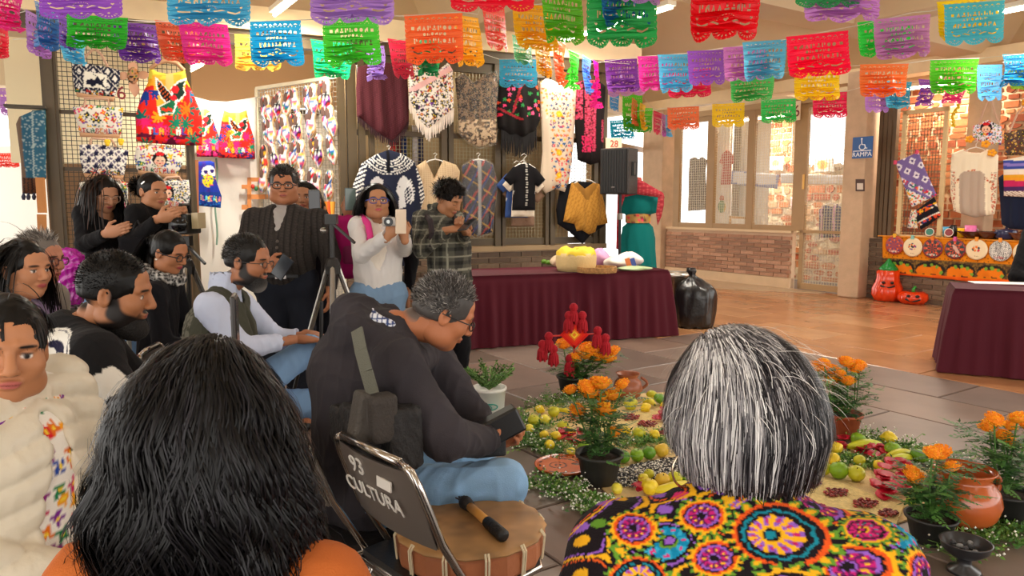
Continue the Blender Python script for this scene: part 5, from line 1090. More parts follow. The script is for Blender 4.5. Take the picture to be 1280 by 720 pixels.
def bag2(u, v): C = base(u, '#1e1c22'); b = (v-262)+(u-1155)*.5; d, i, _, _ = vor(u, v, .3, 8); pick(C, (nmd(b+30, 14) < 6) & (d < .5), i, ['#e8642a', '#f0e0d0', '#e84a2a', '#3a3a7a', '#f0b42a']); fill(C, nab(b-13) < .8, '#e8e2d8'); return C
hung('tote_bag', 'black tote bag with orange lettering-like stripes below the purple towel', 'bag', WB, .06, [(1146, 262), (1168, 246), (1176, 270), (1160, 282), (1151, 287), (1146, 276)], bag2, T=.04, part='bag_panel', step=.014)
hung('tote_bag', 'small printed pouch beside the black tote bag', 'bag', WB, .05, [(1139, 263), (1146, 262), (1147, 286), (1134, 285)], tote_floral(3, sc=.3), T=.03, part='bag_panel', step=.014)
def cream(u, v): C = base(u, '#efe0c4'); z = (nab(v-(222-8*np.cos((u-1218)/9))) < 2.2) & (nab(u-1218) < 26); d, i, _, _ = vor(u, v, .4, 3); pick(C, z & (d < .4), i, ['#c8583a', '#8a3a2a', '#d88a5a']); fill(C, (v > 214) & (nab(u-1217) < 16) & (v > 217-6*np.cos((u-1218)/9)), '#b8a493'); fill(C, (hyp((u-1219)/14, (v-186)/5) < 1), '#c88a6a'); z2 = (nab(nab(u-1218)-25) < 2.5) & (v > 215); pick(C, z2 & (d < .4), i, ['#c8583a', '#b8a08a']); return C
t, P = hung('blouse', 'cream embroidered blouse on a hanger in the corner stall', 'blouse', WB, .1, [(1190, 192), (1205, 186), (1212, 190), (1226, 191), (1234, 186), (1248, 194), (1247, 222), (1246, 250), (1243, 268), (1218, 272), (1192, 264), (1188, 240), (1188, 210)], cream, T=.05, fold=.018, nf=3, part='body'); hanger(t, P, 1220, 184, 16, 8)
def stripes(u, v): C = base(u, '#e8dcc8'); k = (v-197)/3.6; pal = ['#e8dcc8', '#3a4a9c', '#8a7ac0', '#3a4a9c', '#e8dcc8', '#e8d8c8', '#e0a02a', '#e89a2a', '#c02a5c', '#c02a5c', '#4a2a5c', '#4a2a5c']; P_ = nA([lin(p) for p in pal]); i = np.clip(k.astype(int), 0, 11); C[:] = P_[i]; fill(C, v > 239, '#efe0d0'); fill(C, (v > 239) & (nmd(u, 2) < .8), '#8a6a5c'); return C
hung('blanket', 'striped serape blanket in blue, yellow and pink', 'blanket', WB, .16, [(1254, 200), (1285, 194), (1310, 198), (1310, 248), (1255, 245)], stripes, T=.03, fold=.01, nf=3)
hung('navy_cloth', 'navy blue shirt hanging behind the striped blanket', 'shirt', WB, .08, [(1248, 222), (1258, 215), (1300, 215), (1310, 290), (1262, 286), (1252, 280), (1250, 250)], lambda u, v: base(u, '#1c2136'), T=.05, fold=.02)
tote('small white tote bag with a doll face, over the cream blouse', [(1216, 158), (1235, 150), (1252, 158), (1253, 172), (1251, 181), (1232, 180), (1216, 174)], tote_floral(19, (1234, 160, .75), None, .3, '#ece6f0'), [(1224, 155), (1230, 138), (1238, 120), (1244, 140), (1250, 156)], None, .12, WB)
tote('dark patterned tote bag beside the white doll one', [(1255, 166), (1285, 160), (1300, 166), (1300, 194), (1256, 194)], tote_floral(23, None, None, .22, '#5c4438', ['#2a2424', '#a8623a', '#7a3a3a', '#3a3a5c', '#c89a6a']), [(1262, 166), (1272, 142), (1284, 128), (1296, 160)], None, .1, WB)
for k, (u, v) in enumerate(((1212, 174), (1232, 180), (1240, 191), (1283, 128))):
    b = MB(); p = WB.W(*WB.px(u, v, .18), .18)
    for a in range(5): b.ell(p+nA((.04*cos(a*1.26), 0, .03*sin(a*1.26))), (.03, .025, .025), n=8, m=5)
    tag(b.build('paper_marigold', mat('#f2a41e', rough=.8), smooth=True), ['orange paper marigold above the cream blouse shoulder', 'orange paper marigold between tote and blouse', 'orange paper marigold on the blouse sleeve side', 'orange paper marigold on the dark tote strap'][k], 'flower')
b = MB()
for k in range(26): p = WB.W(*WB.px(1200-4*sin(k/9)-k*.25, 128+k*1.15, .02), .02); b.ell(p+RNG.normal(0, .012, 3), (.022, .018, .022), n=6, m=4)
tag(b.build('tinsel', mat('#e0b81e', rough=.4), smooth=True), 'yellow garland hanging beside the corner stall mesh', 'garland')
CT = 1.012
def wares(kind, lab, u, col, d, s=1.):
    a = sB(u, 285, d); p = WB.W(a, CT, d-.1); t = thing(kind, lab, kind.replace('_', ' '), None, p)
    if kind == 'bowl': MB().lathe([(.05*s, 0), (.07*s, .01), (.14*s, .09), (.15*s, .1), (.14*s, .1), (.06*s, .02), (.01, .02)], p, 24).build('dish', mat(col, rough=.2), t, smooth=True)
    elif kind == 'mug':
        MB().lathe([(.05*s, 0), (.06*s, .01), (.062*s, .15*s), (.055*s, .15*s), (.05*s, .02), (.01, .02)], p, 24).build('cup', mat(col, rough=.25), t, smooth=True); MB().tube([p+s*nA((.058+.04*sin(x), 0, .03+.09*x/PI)) for x in nls(0, PI, 9)], .01, 6).build('handle', mat('#f0d8e0' if col == '#f07ab0' else col, rough=.3), t)
    elif kind == 'cooking_pot':
        MB().lathe([(.09*s, 0), (.13*s, .03), (.13*s, .12), (.12*s, .13), (.02, .15)], p, 24).build('body', mat(col, rough=.25), t, smooth=True); MB().ell(p+UPZ*.16, (.02, .02, .02)).build('knob', mat(col, rough=.3), t, smooth=True)
        for q in (-1, 1): MB().ell(p+nA((.14*q*s, 0, .09)), (.03, .015, .012)).build('handle', mat(col, rough=.3), t, smooth=True)
    elif kind == 'jar': MB().lathe([(.04*s, 0), (.06*s, .03), (.06*s, .1*s), (.035*s, .13*s), (.04*s, .15*s), (.0, .15*s)], p, 20).build('body', mat(col, rough=.25), t, smooth=True)
    return t
wares('mug', 'pink mug on the corner stall counter', 1209, '#f07ab0', .0, 1.2); wares('mug', 'yellow cup next to the pink mug', 1197, '#f0c020', .02, .9); wares('mug', 'red cup on the corner stall counter', 1201, '#a82030', -.08, .8); wares('mug', 'light blue cup beside the mesh', 1180, '#4a9cc8', -.02, 1.0)
wares('jar', 'tall black bottle-like jar on the counter', 1187, '#161214', .05, 1.2); wares('bowl', 'broad brown glazed clay bowl on the counter', 1213, '#4a1f12', .1, 1.4); wares('bowl', 'small brown clay dish beside the broad bowl', 1232, '#5a2a18', .12, 1.1)
wares('cooking_pot', 'navy enamel pot with lid on the counter', 1254, '#23264a', .1, 1.); wares('bowl', 'dark clay bowl under the navy shirt', 1240, '#3a1c14', -.02, 1.); wares('bowl', 'brown clay dish at the counter edge by the dark sleeve', 1272, '#6a3a24', .14, 1.)
for k, (u, c1) in enumerate(((1160, '#2f7a68'), (1184, '#8a1f2c'))):
    p = WB.W(sB(u, 290, .06), CT+.06, .02); t = thing('decorated_cup', ['green painted cup lying on the counter', 'dark red painted cup lying on the counter'][k], 'cup', None, p-UPZ*.06)
    Rc = rotz(WB.rot+.5); q = MB().lathe([(.01, -.1), (.055, -.1), (.06, .08), (.05, .08), (.04, -.06)], (0, 0, 0), 20); Vv = ncat(q.V)@rotx(PI/2-.2).T@Rc.T+p
    obj('cup', mesh_data('cup', Vv-loc_of(t), q.F, None, True), mat('#e8dccc', rough=.3), t)
    q = MB().lathe([(.0, .06), (.05, .075), (.056, .07)], (0, 0, 0), 20); Vv = ncat(q.V)@rotx(PI/2-.2).T@Rc.T+p; obj('mouth_disc', mesh_data('d', Vv-loc_of(t), q.F), mat(c1, rough=.3), t)
# ================================================================== floor offering
def on(u, v, z=0.): return fl(u, v, z)
def flatpoly(name, lab, cat, pts, z0, z1, m, kind=None):
    P = [fl(u, v, z1)[:2] for u, v in pts]; o = MB().prism(P, lambda a, b, d: (a, b, d), z0, z1).build(name, m); return tag(o, lab, cat, kind=kind)
m_pet = mat('#d9bd86', rough=.85, bump=.8, bscale=55, var=.18, vscale=9)
mat_pts = [(655, 512), (740, 494), (838, 490), (940, 520), (1060, 556), (1180, 592), (1160, 640), (1080, 668), (960, 690), (850, 660), (770, 626), (700, 560)]
flatpoly('palm_mat', 'woven palm mat spread under the floor offering', 'mat', mat_pts, .0, .008, m_pet)
m_grain = mat('#e8cf8c', rough=.9, bump=1., bscale=160, var=.2, vscale=40)
flatpoly('maize_layer', 'bed of pale yellow maize meal beside the clay jar', 'grain', [(745, 517), (790, 512), (835, 514), (880, 530), (880, 562), (800, 556), (760, 545), (735, 530)], .008, .018, m_grain, 'stuff')
flatpoly('maize_layer', 'bed of pale yellow maize meal with red bean patches', 'grain', [(960, 600), (1000, 590), (1060, 606), (1130, 632), (1120, 655), (1040, 668), (980, 668), (940, 640)], .008, .018, m_grain, 'stuff')
def scatter(name, lab, cat, pts, n, size, pal, z=.012, seed=1, ht=.5):
    r = np.random.default_rng(seed); Q = nA([fl(u, v, z)[:2] for u, v in pts]); lo, hi = Q.min(0), Q.max(0); P = r.uniform(lo, hi, (n*3, 2)); P = P[inside(P, Q)][:n]; k = len(P)
    B = nA([(1, 0, 0), (0, 1, 0), (-1, 0, 0), (0, -1, 0), (0, 0, 1), (0, 0, -1)], float); F0 = nA([(0, 1, 4), (1, 2, 4), (2, 3, 4), (3, 0, 4), (1, 0, 5), (2, 1, 5), (3, 2, 5), (0, 3, 5)])
    a = r.uniform(0, 6.28, k); s = size*r.uniform(.7, 1.2, k); V = np.empty((k, 6, 3)); x = B[None, :, 0]*s[:, None]; y = B[None, :, 1]*s[:, None]*.62
    V[..., 0] = P[:, :1]+x*np.cos(a)[:, None]-y*np.sin(a)[:, None]; V[..., 1] = P[:, 1:]+x*np.sin(a)[:, None]+y*np.cos(a)[:, None]; V[..., 2] = z+r.uniform(0, size*.8, (k, 1))+B[None, :, 2]*s[:, None]*ht
    C = nA([lin(c) for c in pal])[r.integers(0, len(pal), k)]; me = mesh_data(name, V.reshape(-1, 3), (F0[None]+6*np.arange(k)[:, None, None]).reshape(-1, 3).astype(np.int32), np.repeat(C, 6, 0), True)
    return tag(obj(name, me, mat(attr=True, rough=.4)), lab, cat, kind='stuff')
scatter('bean_bed', 'bed of mixed black and white beans beside the middle marigold pot', 'beans', [(762, 590), (790, 582), (835, 573), (880, 572), (885, 600), (850, 605), (790, 610), (765, 604)], 3200, .011, ['#17161a', '#1e1c22', '#efe9de', '#e6dfd2', '#2a282c'], .014)
for k, (u, v, w) in enumerate(((788, 522, 12), (809, 530, 12), (832, 540, 12), (1013, 604, 14), (1046, 616, 16), (1082, 630, 16), (1110, 642, 12))):
    scatter('red_bean_patch', ['patch of red beans on the maize bed nearest the clay jar', 'patch of red beans in the middle of the maize bed', 'patch of red beans at the far rim of the maize bed', 'patch of red beans next to the green oranges', 'largest patch of red beans on the second maize bed', 'patch of red beans beside the red petals', 'patch of red beans below the red petals'][k], 'beans', el(u, v, w, w*.35, 10), 90, .013, ['#8a2a22', '#a83a2c', '#6e1f1c'], .022, 20+k)
# fruit -------------------------------------------------------------------------------------------------------
FR = {}
def fruit_mesh(kind):
    if kind in FR: return FR[kind]
    parts = []
    b = MB()
    if kind == 'citrus': b.lathe([(.0, -.86), (.25, -.92), (.62, -.76), (.93, -.3), (1, .05), (.9, .45), (.6, .78), (.22, .9), (.06, .84), (0, .83)], n=20)
    elif kind == 'lemon': b.lathe([(.0, -1.2), (.16, -1.12), (.5, -.85), (.88, -.4), (1, 0), (.86, .42), (.5, .86), (.17, 1.12), (0, 1.2)], n=18)
    elif kind == 'apple': b.lathe([(.0, -.72), (.3, -.88), (.7, -.7), (.97, -.15), (1.0, .2), (.85, .62), (.5, .85), (.2, .78), (0, .62)], n=20)
    elif kind == 'mango': b.lathe([(.0, -1.15), (.45, -1.), (.8, -.55), (.95, 0), (.78, .55), (.4, .95), (0, 1.1)], n=18, sy=.8)
    me = mesh_data('flesh', ncat(b.V), b.F, None, True); me.materials.append(None)
    s = MB().tube([(0, 0, .78 if kind != 'lemon' else 1.15), (.04, .02, 1.0 if kind != 'lemon' else 1.32)], [.07, .05], 6); sm = mesh_data('stem', ncat(s.V), s.F); sm.materials.append(mat('#5a4a24', rough=.8))
    FR[kind] = (me, sm); return FR[kind]
FC = {'g': '#7fa81e', 'y': '#f0d22a', 'yg': '#c6c426', 'r': '#c8402c', 'p': '#e8826a', 'l': '#f0e04a', 'yr': '#e0b838', 'dg': '#5f9422'}
def fruit(u, v, rp, kind, ck, lab):
    P0 = fl(u, v+rp*.72); d = math.hypot(P0[0], P0[1]); r = rp*math.hypot(d, CAMH)*.93/FPX; r = max(r, .022)
    t = thing('fruit', lab, 'fruit', 'fruit of the floor offering', (P0[0], P0[1], r*.85+.012)); me, sm = fruit_mesh(kind)
    t.scale = (r, r, r); t.rotation_euler = (ru(-.5, .5)+(PI/2 if kind in ('lemon', 'mango') else 0), ru(-.4, .4), ru(0, 6.28))
    o = obj('flesh', me, None, t); o.material_slots[0].link = 'OBJECT'; o.material_slots[0].material = mat(FC[ck], rough=.32, bump=.12, bscale=30, var=.12, vscale=1.5); obj('stem', sm, None, t)
L_ = [(675, 514, 6, 'lemon', 'y', 'lemon next to the white-flowered herbs behind the offering'), (692, 517, 8, 'citrus', 'yg', 'yellow-green guava beside the small banana'), (718, 511, 7, 'mango', 'yr', 'small yellow mango above the red apple'), (718, 521, 6.5, 'apple', 'r', 'small red apple left of the marigold stems'),
 (667, 528, 8, 'citrus', 'yg', 'yellow-green guava at the outer edge'), (681, 527, 7, 'lemon', 'l', 'lemon touching the outer guava'), (704, 536, 8.5, 'citrus', 'yg', 'greenish citrus behind the red petals'), (712, 543, 7, 'lemon', 'y', 'lemon on top of the red petals'), (662, 538, 6, 'lemon', 'l', 'pale lemon among the outer herbs'), (680, 546, 7, 'mango', 'y', 'yellow mango among the outer herbs'), (695, 548, 7, 'lemon', 'y', 'lemon beside the red petals'),
 (649, 544, 6, 'lemon', 'y', 'outermost lemon on the herb strip'), (687, 559, 7, 'lemon', 'y', 'lemon on the herbs before the red petals'), (714, 568, 6.5, 'lemon', 'l', 'lemon behind the clay plate'), (730, 561, 8, 'citrus', 'g', 'green lime touching the red petals'), (722, 552, 7.5, 'apple', 'p', 'peach-pink fruit amid the red petals'),
 (764, 572, 10, 'mango', 'y', 'yellow mango behind the middle marigold pot'), (779, 574, 9, 'citrus', 'dg', 'first green orange beside the bean bed'), (796, 572, 9, 'citrus', 'g', 'second green orange beside the bean bed'), (811, 569, 9, 'citrus', 'dg', 'third green orange beside the bean bed'), (827, 566, 9.5, 'apple', 'yr', 'yellow-red apple at the end of the green oranges'),
 (782, 541, 6.5, 'lemon', 'y', 'lemon on the herb bundle across the maize'), (799, 544, 8.5, 'citrus', 'yg', 'yellow-green citrus on the herb bundle'), (818, 546, 7, 'lemon', 'y', 'lemon at the far end of the herb bundle'), (788, 507, 9.5, 'citrus', 'yg', 'large yellow-green citrus before the clay jar'), (814, 495, 6.5, 'mango', 'yg', 'small mango behind the green avocado'), (825, 501, 9, 'mango', 'dg', 'dark green avocado at the back rim'), (807, 512, 6.5, 'lemon', 'y', 'lemon on the maize rim'), (831, 510, 6.5, 'lemon', 'y', 'lemon beside the green avocado'),
 (804, 602, 7.5, 'lemon', 'l', 'pale lemon in front of the bean bed'), (811, 596, 7, 'citrus', 'yg', 'small green-yellow lime in front of the beans'), (828, 604, 10, 'citrus', 'yr', 'round yellow grapefruit in front of the beans'), (812, 612, 11, 'citrus', 'y', 'largest yellow grapefruit at the front'), (843, 602, 10, 'citrus', 'yg', 'yellow-green orange beside the grapefruits'), (771, 614, 7.5, 'lemon', 'l', 'lemon next to the middle black pot'), (856, 597, 9, 'mango', 'g', 'green mango beside the hoop earring'),
 (1072, 553, 9, 'citrus', 'g', 'green lime near the terracotta pot'), (1110, 551, 8.5, 'lemon', 'y', 'lemon lying on the white-flowered herbs'), (1115, 566, 9.5, 'citrus', 'g', 'green orange between zucchini and bananas'), (1044, 564, 8, 'lemon', 'y', 'lemon close to the grey hair'), (1074, 579, 7, 'citrus', 'yg', 'small yellow-green lime among herbs'), (1098, 585, 6.5, 'lemon', 'y', 'lemon beside the large red petals'), (1048, 592, 11, 'citrus', 'g', 'large green orange on the maize rim'), (1070, 596, 10, 'citrus', 'yg', 'yellow-green orange on the maize rim'), (1029, 589, 9, 'citrus', 'yg', 'yellow-green orange partly behind the grey hair'), (1041, 577, 8, 'lemon', 'y', 'lemon behind the large green orange'), (1140, 630, 7, 'citrus', 'g', 'green lime under the front marigold'), (1149, 574, 10, 'mango', 'dg', 'green pepper beside the front marigold blooms'), (1230, 598, 9, 'apple', 'p', 'pinkish white garlic bulb behind the big clay pot')]
for a in L_: fruit(*a)
def banana(lab, pts, rp, col):
    P = nA([fl(u, v) for u, v in pts]); P[:, 2] = .03; d = hyp(*P[0, :2]); r = rp*d/FPX*1.05; t = thing('banana', lab, 'fruit', None, (P[:, 0].mean(), P[:, 1].mean(), 0))
    k = nls(0, 1, 12); idx = k*(len(P)-1); Q = np.stack([np.interp(idx, range(len(P)), P[:, j]) for j in range(3)], 1); Q[:, 2] = r+.012+.012*np.sin(k*PI)
    rr = r*np.clip(np.sin(PI*(.06+.88*k))**.5, .2, 1); MB().tube(Q, rr, 10).build('peel', mat(col, rough=.4, var=.1), t, smooth=True); e = Q[-1]-Q[-2]; MB().tube([Q[-1], Q[-1]+e*.6], [r*.35, r*.28], 6).build('stalk', mat('#5a6a24', rough=.7), t)
banana('small yellow-green banana beside the guava', [(697, 519), (704, 520), (712, 522)], 3.5, '#d8c82a'); banana('green banana behind the clay plate', [(720, 571), (731, 573), (745, 573)], 5, '#b8c82a'); banana('long ripe banana at the front rim', [(815, 622), (832, 622), (848, 618), (860, 612)], 6, '#e0cc2a')
banana('yellow-green zucchini beside the terracotta pot', [(1059, 567), (1080, 566), (1100, 563)], 5.5, '#c8d02a'); banana('ripe banana behind the red petals', [(1108, 580), (1122, 577), (1140, 574)], 5, '#d8d22e'); banana('second banana pressed against the ripe one', [(1110, 586), (1124, 583), (1140, 580)], 5, '#c8cc30'); banana('banana behind the big clay pot', [(1200, 604), (1212, 601), (1222, 602)], 5, '#e8cc2a')
banana('small banana on the maize rim near the jar', [(803, 508), (811, 508), (818, 512)], 4, '#e0d02e')
# red petals: each bundle of loose dark red petals
def petals(lab, pts, n, s, seed):
    r = random.Random(seed); c = np.mean([fl(u, v) for u, v in pts], 0); t = thing('petal_heap', lab, 'petals', None, (c[0], c[1], 0)); m_p = mat('#c00c2c', rough=.5, var=.25, vscale=20)
    Q = nA([fl(u, v)[:2] for u, v in pts]); lo, hi = Q.min(0), Q.max(0); k = 0
    while k < n:
        p = nA([r.uniform(lo[0], hi[0]), r.uniform(lo[1], hi[1])])
        if not inside(p[None], Q)[0]: continue
        a = r.uniform(0, 6.28); L = s*r.uniform(.7, 1.2); b = MB(); V = []; R = rotz(a)@rotx(r.uniform(-.5, .5)); z = .02+r.random()*.04
        for i in range(5):
            f = i/4; wv = L*.5*sin(PI*(.12+.8*f)); bend = .5*L*(f-.5)**2
            for q in (-1, 0, 1): V.append(R@nA((q*wv, (f-.5)*L, bend+abs(q)*wv*.3))+nA((p[0], p[1], z)))
        b.add(V, [(3*i+q, 3*i+q+1, 3*i+q+4, 3*i+q+3) for i in range(4) for q in (0, 1)]); o = b.build('petal', m_p, t, smooth=True); so = o.modifiers.new('s', 'SOLIDIFY'); so.thickness = .002; k += 1
petals('dark red petals around the peach fruit', [(700, 545), (722, 540), (733, 556), (716, 563), (700, 558)], 22, .06, 1); petals('dark red petals under the green banana', [(716, 572), (745, 572), (742, 580), (722, 580)], 8, .05, 2)
petals('red petals on the far maize bed', [(812, 522), (838, 520), (840, 530), (818, 532)], 10, .07, 3); petals('few red petals by the front grapefruits', [(792, 606), (802, 606), (806, 622), (796, 620)], 6, .05, 4)
petals('red petals beside the terracotta pot', [(1044, 556), (1062, 556), (1066, 566), (1046, 568)], 8, .06, 5); petals('dark red petals between zucchini and green orange', [(1066, 566), (1106, 566), (1112, 580), (1080, 580)], 18, .065, 6); petals('largest heap of crimson petals beside the front marigold', [(1112, 582), (1134, 585), (1132, 628), (1104, 632), (1090, 616)], 34, .075, 7); petals('red petals peeping over the bright blouse', [(1026, 648), (1046, 652), (1046, 662), (1024, 660)], 6, .06, 8)
# herbs ---------------------------------------------------------------------------------------------------------
def herbs(lab, path, n, spread, seed, white=.5, long=.16):
    r = np.random.default_rng(seed); Q = nA([fl(u, v) for u, v in path]); t = thing('herb_garland', lab, 'herbs', None, (Q[:, 0].mean(), Q[:, 1].mean(), 0)); o0 = nA((Q[:, 0].mean(), Q[:, 1].mean(), 0))
    seg = np.cumsum([0]+[nrm_(b-a) for a, b in zip(Q, Q[1:])]); S = r.uniform(0, seg[-1], n); P = np.stack([np.interp(S, seg, Q[:, j]) for j in range(3)], 1)+np.column_stack([r.normal(0, spread, n), r.normal(0, spread, n), r.uniform(.006, .03, n)])
    a = r.uniform(0, 6.28, n); el_ = r.uniform(-.15, .3, n); L = long*r.uniform(.5, 1.2, n); D = np.column_stack([np.cos(a)*np.cos(el_), np.sin(a)*np.cos(el_), np.sin(el_)]); V = []; F = []; C = []; G = [lin(c) for c in ('#5c8a34', '#6f9a3e', '#4a7a2c', '#86a850', '#3f6a2a')]
    wv = .0022; k = 0
    for i in range(n):
        p, q = P[i], P[i]+D[i]*L[i]; q[2] = max(q[2], .012); sd = np.cross(D[i], (0, 0, 1)); sd = sd/max(nrm_(sd), 1e-6)*wv; c = G[r.integers(5)]
        V += [p-sd, p+sd, q+sd, q-sd]; F.append((k, k+1, k+2, k+3)); C += [c]*4; k += 4
        for j in range(5):
            f = r.uniform(.2, 1); b = p+(q-p)*f; dd = D[i]*.4+r.normal(0, .6, 3); dd /= nrm_(dd); l = r.uniform(.014, .03); s2 = np.cross(dd, r.normal(0, 1, 3)); s2 = s2/nrm_(s2)*l*.28
            V += [b, b+dd*l*.5+s2, b+dd*l, b+dd*l*.5-s2]; F.append((k, k+1, k+2, k+3)); C += [c]*4; k += 4
    V = nA(V); V[:, 2] = np.maximum(V[:, 2], .01); o = obj('sprigs', mesh_data('sprigs', V-o0, nA(F, np.int32), nA(C)), mat(attr=True, rough=.6), t); o['kind'] = 'stuff'
    nw = int(n*white); b = MB(); idx = r.integers(0, n, nw); bb = MB()
    B = nA([(1, 0, 0), (0, 1, 0), (-1, 0, 0), (0, -1, 0), (0, 0, 1), (0, 0, -1)], float); F0 = nA([(0, 1, 4), (1, 2, 4), (2, 3, 4), (3, 0, 4), (1, 0, 5), (2, 1, 5), (3, 2, 5), (0, 3, 5)])
    c = P[idx]+D[idx]*L[idx][:, None]+r.normal(0, .012, (nw, 3)); c[:, 2] = np.maximum(c[:, 2], .02); s = r.uniform(.004, .0075, nw)
    if nw: o = obj('white_blossoms', mesh_data('w', (c[:, None]+B[None]*s[:, None, None]).reshape(-1, 3)-o0, (F0[None]+6*np.arange(nw)[:, None, None]).reshape(-1, 3).astype(np.int32), None, True), mat('#f4f2e6', rough=.7), t); o['kind'] = 'stuff'
herbs('white-flowered herbs along the back rim by the black-potted marigold', [(668, 512), (700, 503), (735, 500), (765, 498)], 170, .035, 1, 1.2)
herbs('green herb strip along the outer side of the offering', [(625, 535), (655, 552), (690, 566), (738, 572)], 300, .04, 2, .9); herbs('sparse herbs behind the white bucket', [(632, 520), (650, 528), (690, 540)], 120, .05, 9, .6)
herbs('white-flowered herbs in front of the clay plate', [(672, 602), (698, 614), (733, 630), (765, 648), (790, 655)], 300, .035, 3, 1.4, .12); herbs('bundle of green stems lying across the maize', [(762, 552), (795, 556), (830, 553)], 160, .03, 4, .2, .2)
herbs('white-flowered herbs behind the zucchini', [(1068, 546), (1100, 556), (1135, 566), (1165, 576), (1200, 590)], 260, .035, 5, 1.4); herbs('herbs among the green oranges', [(1035, 572), (1065, 580), (1095, 583)], 160, .03, 6, .5, .12); herbs('green herbs in front of the big clay pot', [(1175, 690), (1210, 684), (1245, 672), (1282, 660)], 240, .035, 7, .5, .12); herbs('herbs beside the banana behind the clay pot', [(1195, 600), (1230, 606), (1270, 612)], 90, .04, 8, .6, .12)
# pots and marigolds ----------------------------------------------------------------------------------------------
def bloom_mesh(seed):
    r = np.random.default_rng(seed); V = []; F = []; C = []; k = 0; pal = [lin(c) for c in ('#fba50e', '#fdb61a', '#f6960a', '#ffc22a')]
    for ring_, (n, el_, L) in enumerate(((16, -.25, 1.), (16, .05, 1.), (14, .35, .95), (12, .65, .9), (9, .95, .85), (6, 1.25, .8), (1, 1.57, .7))):
        for i in range(n):
            a = 2*PI*(i+.5*(ring_ % 2))/n+r.normal(0, .08); d = nA((cos(a)*cos(el_), sin(a)*cos(el_), sin(el_)*.72)); t_ = nA((-sin(a), cos(a), 0)); up = np.cross(d, t_); w = 1.9/max(n, 6)*L*.95
            c = pal[r.integers(4)]; p0 = d*.35*L; p1 = d*.85*L; p2 = d*L*1.02+up*.1
            V += [p0, p1-t_*w, p1+t_*w, p2-t_*w*.9+r.normal(0, .03, 3), p2+r.normal(0, .04, 3)+up*.06, p2+t_*w*.9+r.normal(0, .03, 3)]; F += [(k, k+2, k+1), (k+1, k+4, k+3), (k+1, k+2, k+4), (k+2, k+5, k+4)]; C += [c]*6; k += 6
    b = MB().ell((0, 0, 0), (.8, .8, .6), n=10, m=6); E = ncat(b.V); F += [tuple(nA(f)+k) for f in b.F]; V = ncat([nA(V), E]); C = ncat([nA(C), np.tile(lin('#f08c08'), (len(E), 1))])
    me = mesh_data('bloom', V, F, C); me.materials.append(mat(attr=True, rough=.7)); return me
BLM = [bloom_mesh(i) for i in range(3)]
def marigold(lab, pu, pv, hpot, rpot, cpot, blooms, Y=None, seed=1, nleaf=260, spread=.13, big=1.):
    """pot standing at pixel-foot (pu,pv); blooms [(u,v,r_px)] at the plant's distance"""
    r = np.random.default_rng(seed); c = fl(pu, pv); c[1] += rpot*.6; Yp = c[1]; t = thing('potted_marigold', lab, 'potted plant', 'potted marigolds around the offering', (c[0], c[1], 0)); o0 = c.copy()
    pot = MB().lathe([(rpot*.68, 0), (rpot*.72, .005), (rpot*.95, hpot*.9), (rpot*1.04, hpot*.9), (rpot*1.06, hpot), (rpot*.96, hpot), (rpot*.9, hpot*.82), (.01, hpot*.8)], c, 28).build('pot', mat(cpot, rough=.55, var=.25, vscale=9), t, smooth=True); MB().lathe([(rpot*.9, hpot*.84), (rpot*.4, hpot*.9), (.0, hpot*.88)], c, 16).build('soil', mat('#3a2c22', rough=1., bump=.8, bscale=60), pot, smooth=True)
    tops = []
    for u, v, rp in blooms:
        d = at(u, v, Yp+r.uniform(-.06, .06)); rr = 1.12*rp*Yp/FPX; o = obj('bloom', BLM[r.integers(3)], None, t); o.location = d-o0; o.scale = (rr, rr, rr); o.rotation_euler = (r.uniform(.1, .6), r.uniform(-.3, .3), r.uniform(0, 6)); tops.append(d)
    V = []; F = []; C = []; k = 0; G = [lin(q) for q in ('#2f5a24', '#3c6c2c', '#4a7c34', '#28501f', '#5a8a3c')]; sb = MB(); zt = max(q[2] for q in tops)
    for q in tops: m = (c+q)/2+r.normal(0, .02, 3); sb.tube([c+UPZ*hpot*.85, m, q-UPZ*.01], .004, 5)
    sb.build('stems', mat('#55803a', rough=.6), t)['kind'] = 'stuff'
    for i in range(nleaf):
        q = tops[r.integers(len(tops))]; f = r.uniform(.18, .97); b = c+UPZ*hpot*.85; b = b+(q-b)*f+nA((r.normal(0, spread*.35), r.normal(0, spread*.35), 0)); a = r.uniform(0, 6.28); ee = r.uniform(-.4, .6); d = nA((cos(a)*cos(ee), sin(a)*cos(ee), sin(ee))); sd = np.cross(d, (0, 0, 1)); sd /= nrm_(sd); L = big*r.uniform(.05, .085); cc = G[r.integers(5)]
        for j in range(4): # pinnate leaflets in pairs
            p = b+d*L*(j+.6)/4; 
            for s in (-1, 1):
                dd = d*.6+sd*s*.8-UPZ*.15; l = L*.42*(1-.12*j); n_ = np.cross(dd, UPZ)*.34*l
                V += [p, p+dd*l*.5+n_, p+dd*l, p+dd*l*.5-n_]; F.append((k, k+1, k+2, k+3)); C += [cc]*4; k += 4
        p = b+d*L; V += [p, p+d*L*.2+sd*L*.07, p+d*L*.45, p+d*L*.2-sd*L*.07]; F.append((k, k+1, k+2, k+3)); C += [cc]*4; k += 4
    V = nA(V); V[:, 2] = np.maximum(V[:, 2], .012); o = obj('foliage', mesh_data('f', V-o0, nA(F, np.int32), nA(C)), mat(attr=True, rough=.55), t); o['kind'] = 'stuff'; return t
marigold('tall marigold in a scuffed black pot beside the clay plate', 751, 610, .17, .125, '#34322f', [(733, 484, 11), (713, 487, 9), (752, 479, 12), (766, 493, 12), (737, 490, 13), (756, 512, 13), (722, 512, 10), (768, 540, 10), (778, 480, 9), (752, 498, 7), (745, 476, 9)], seed=3, nleaf=330, spread=.2)
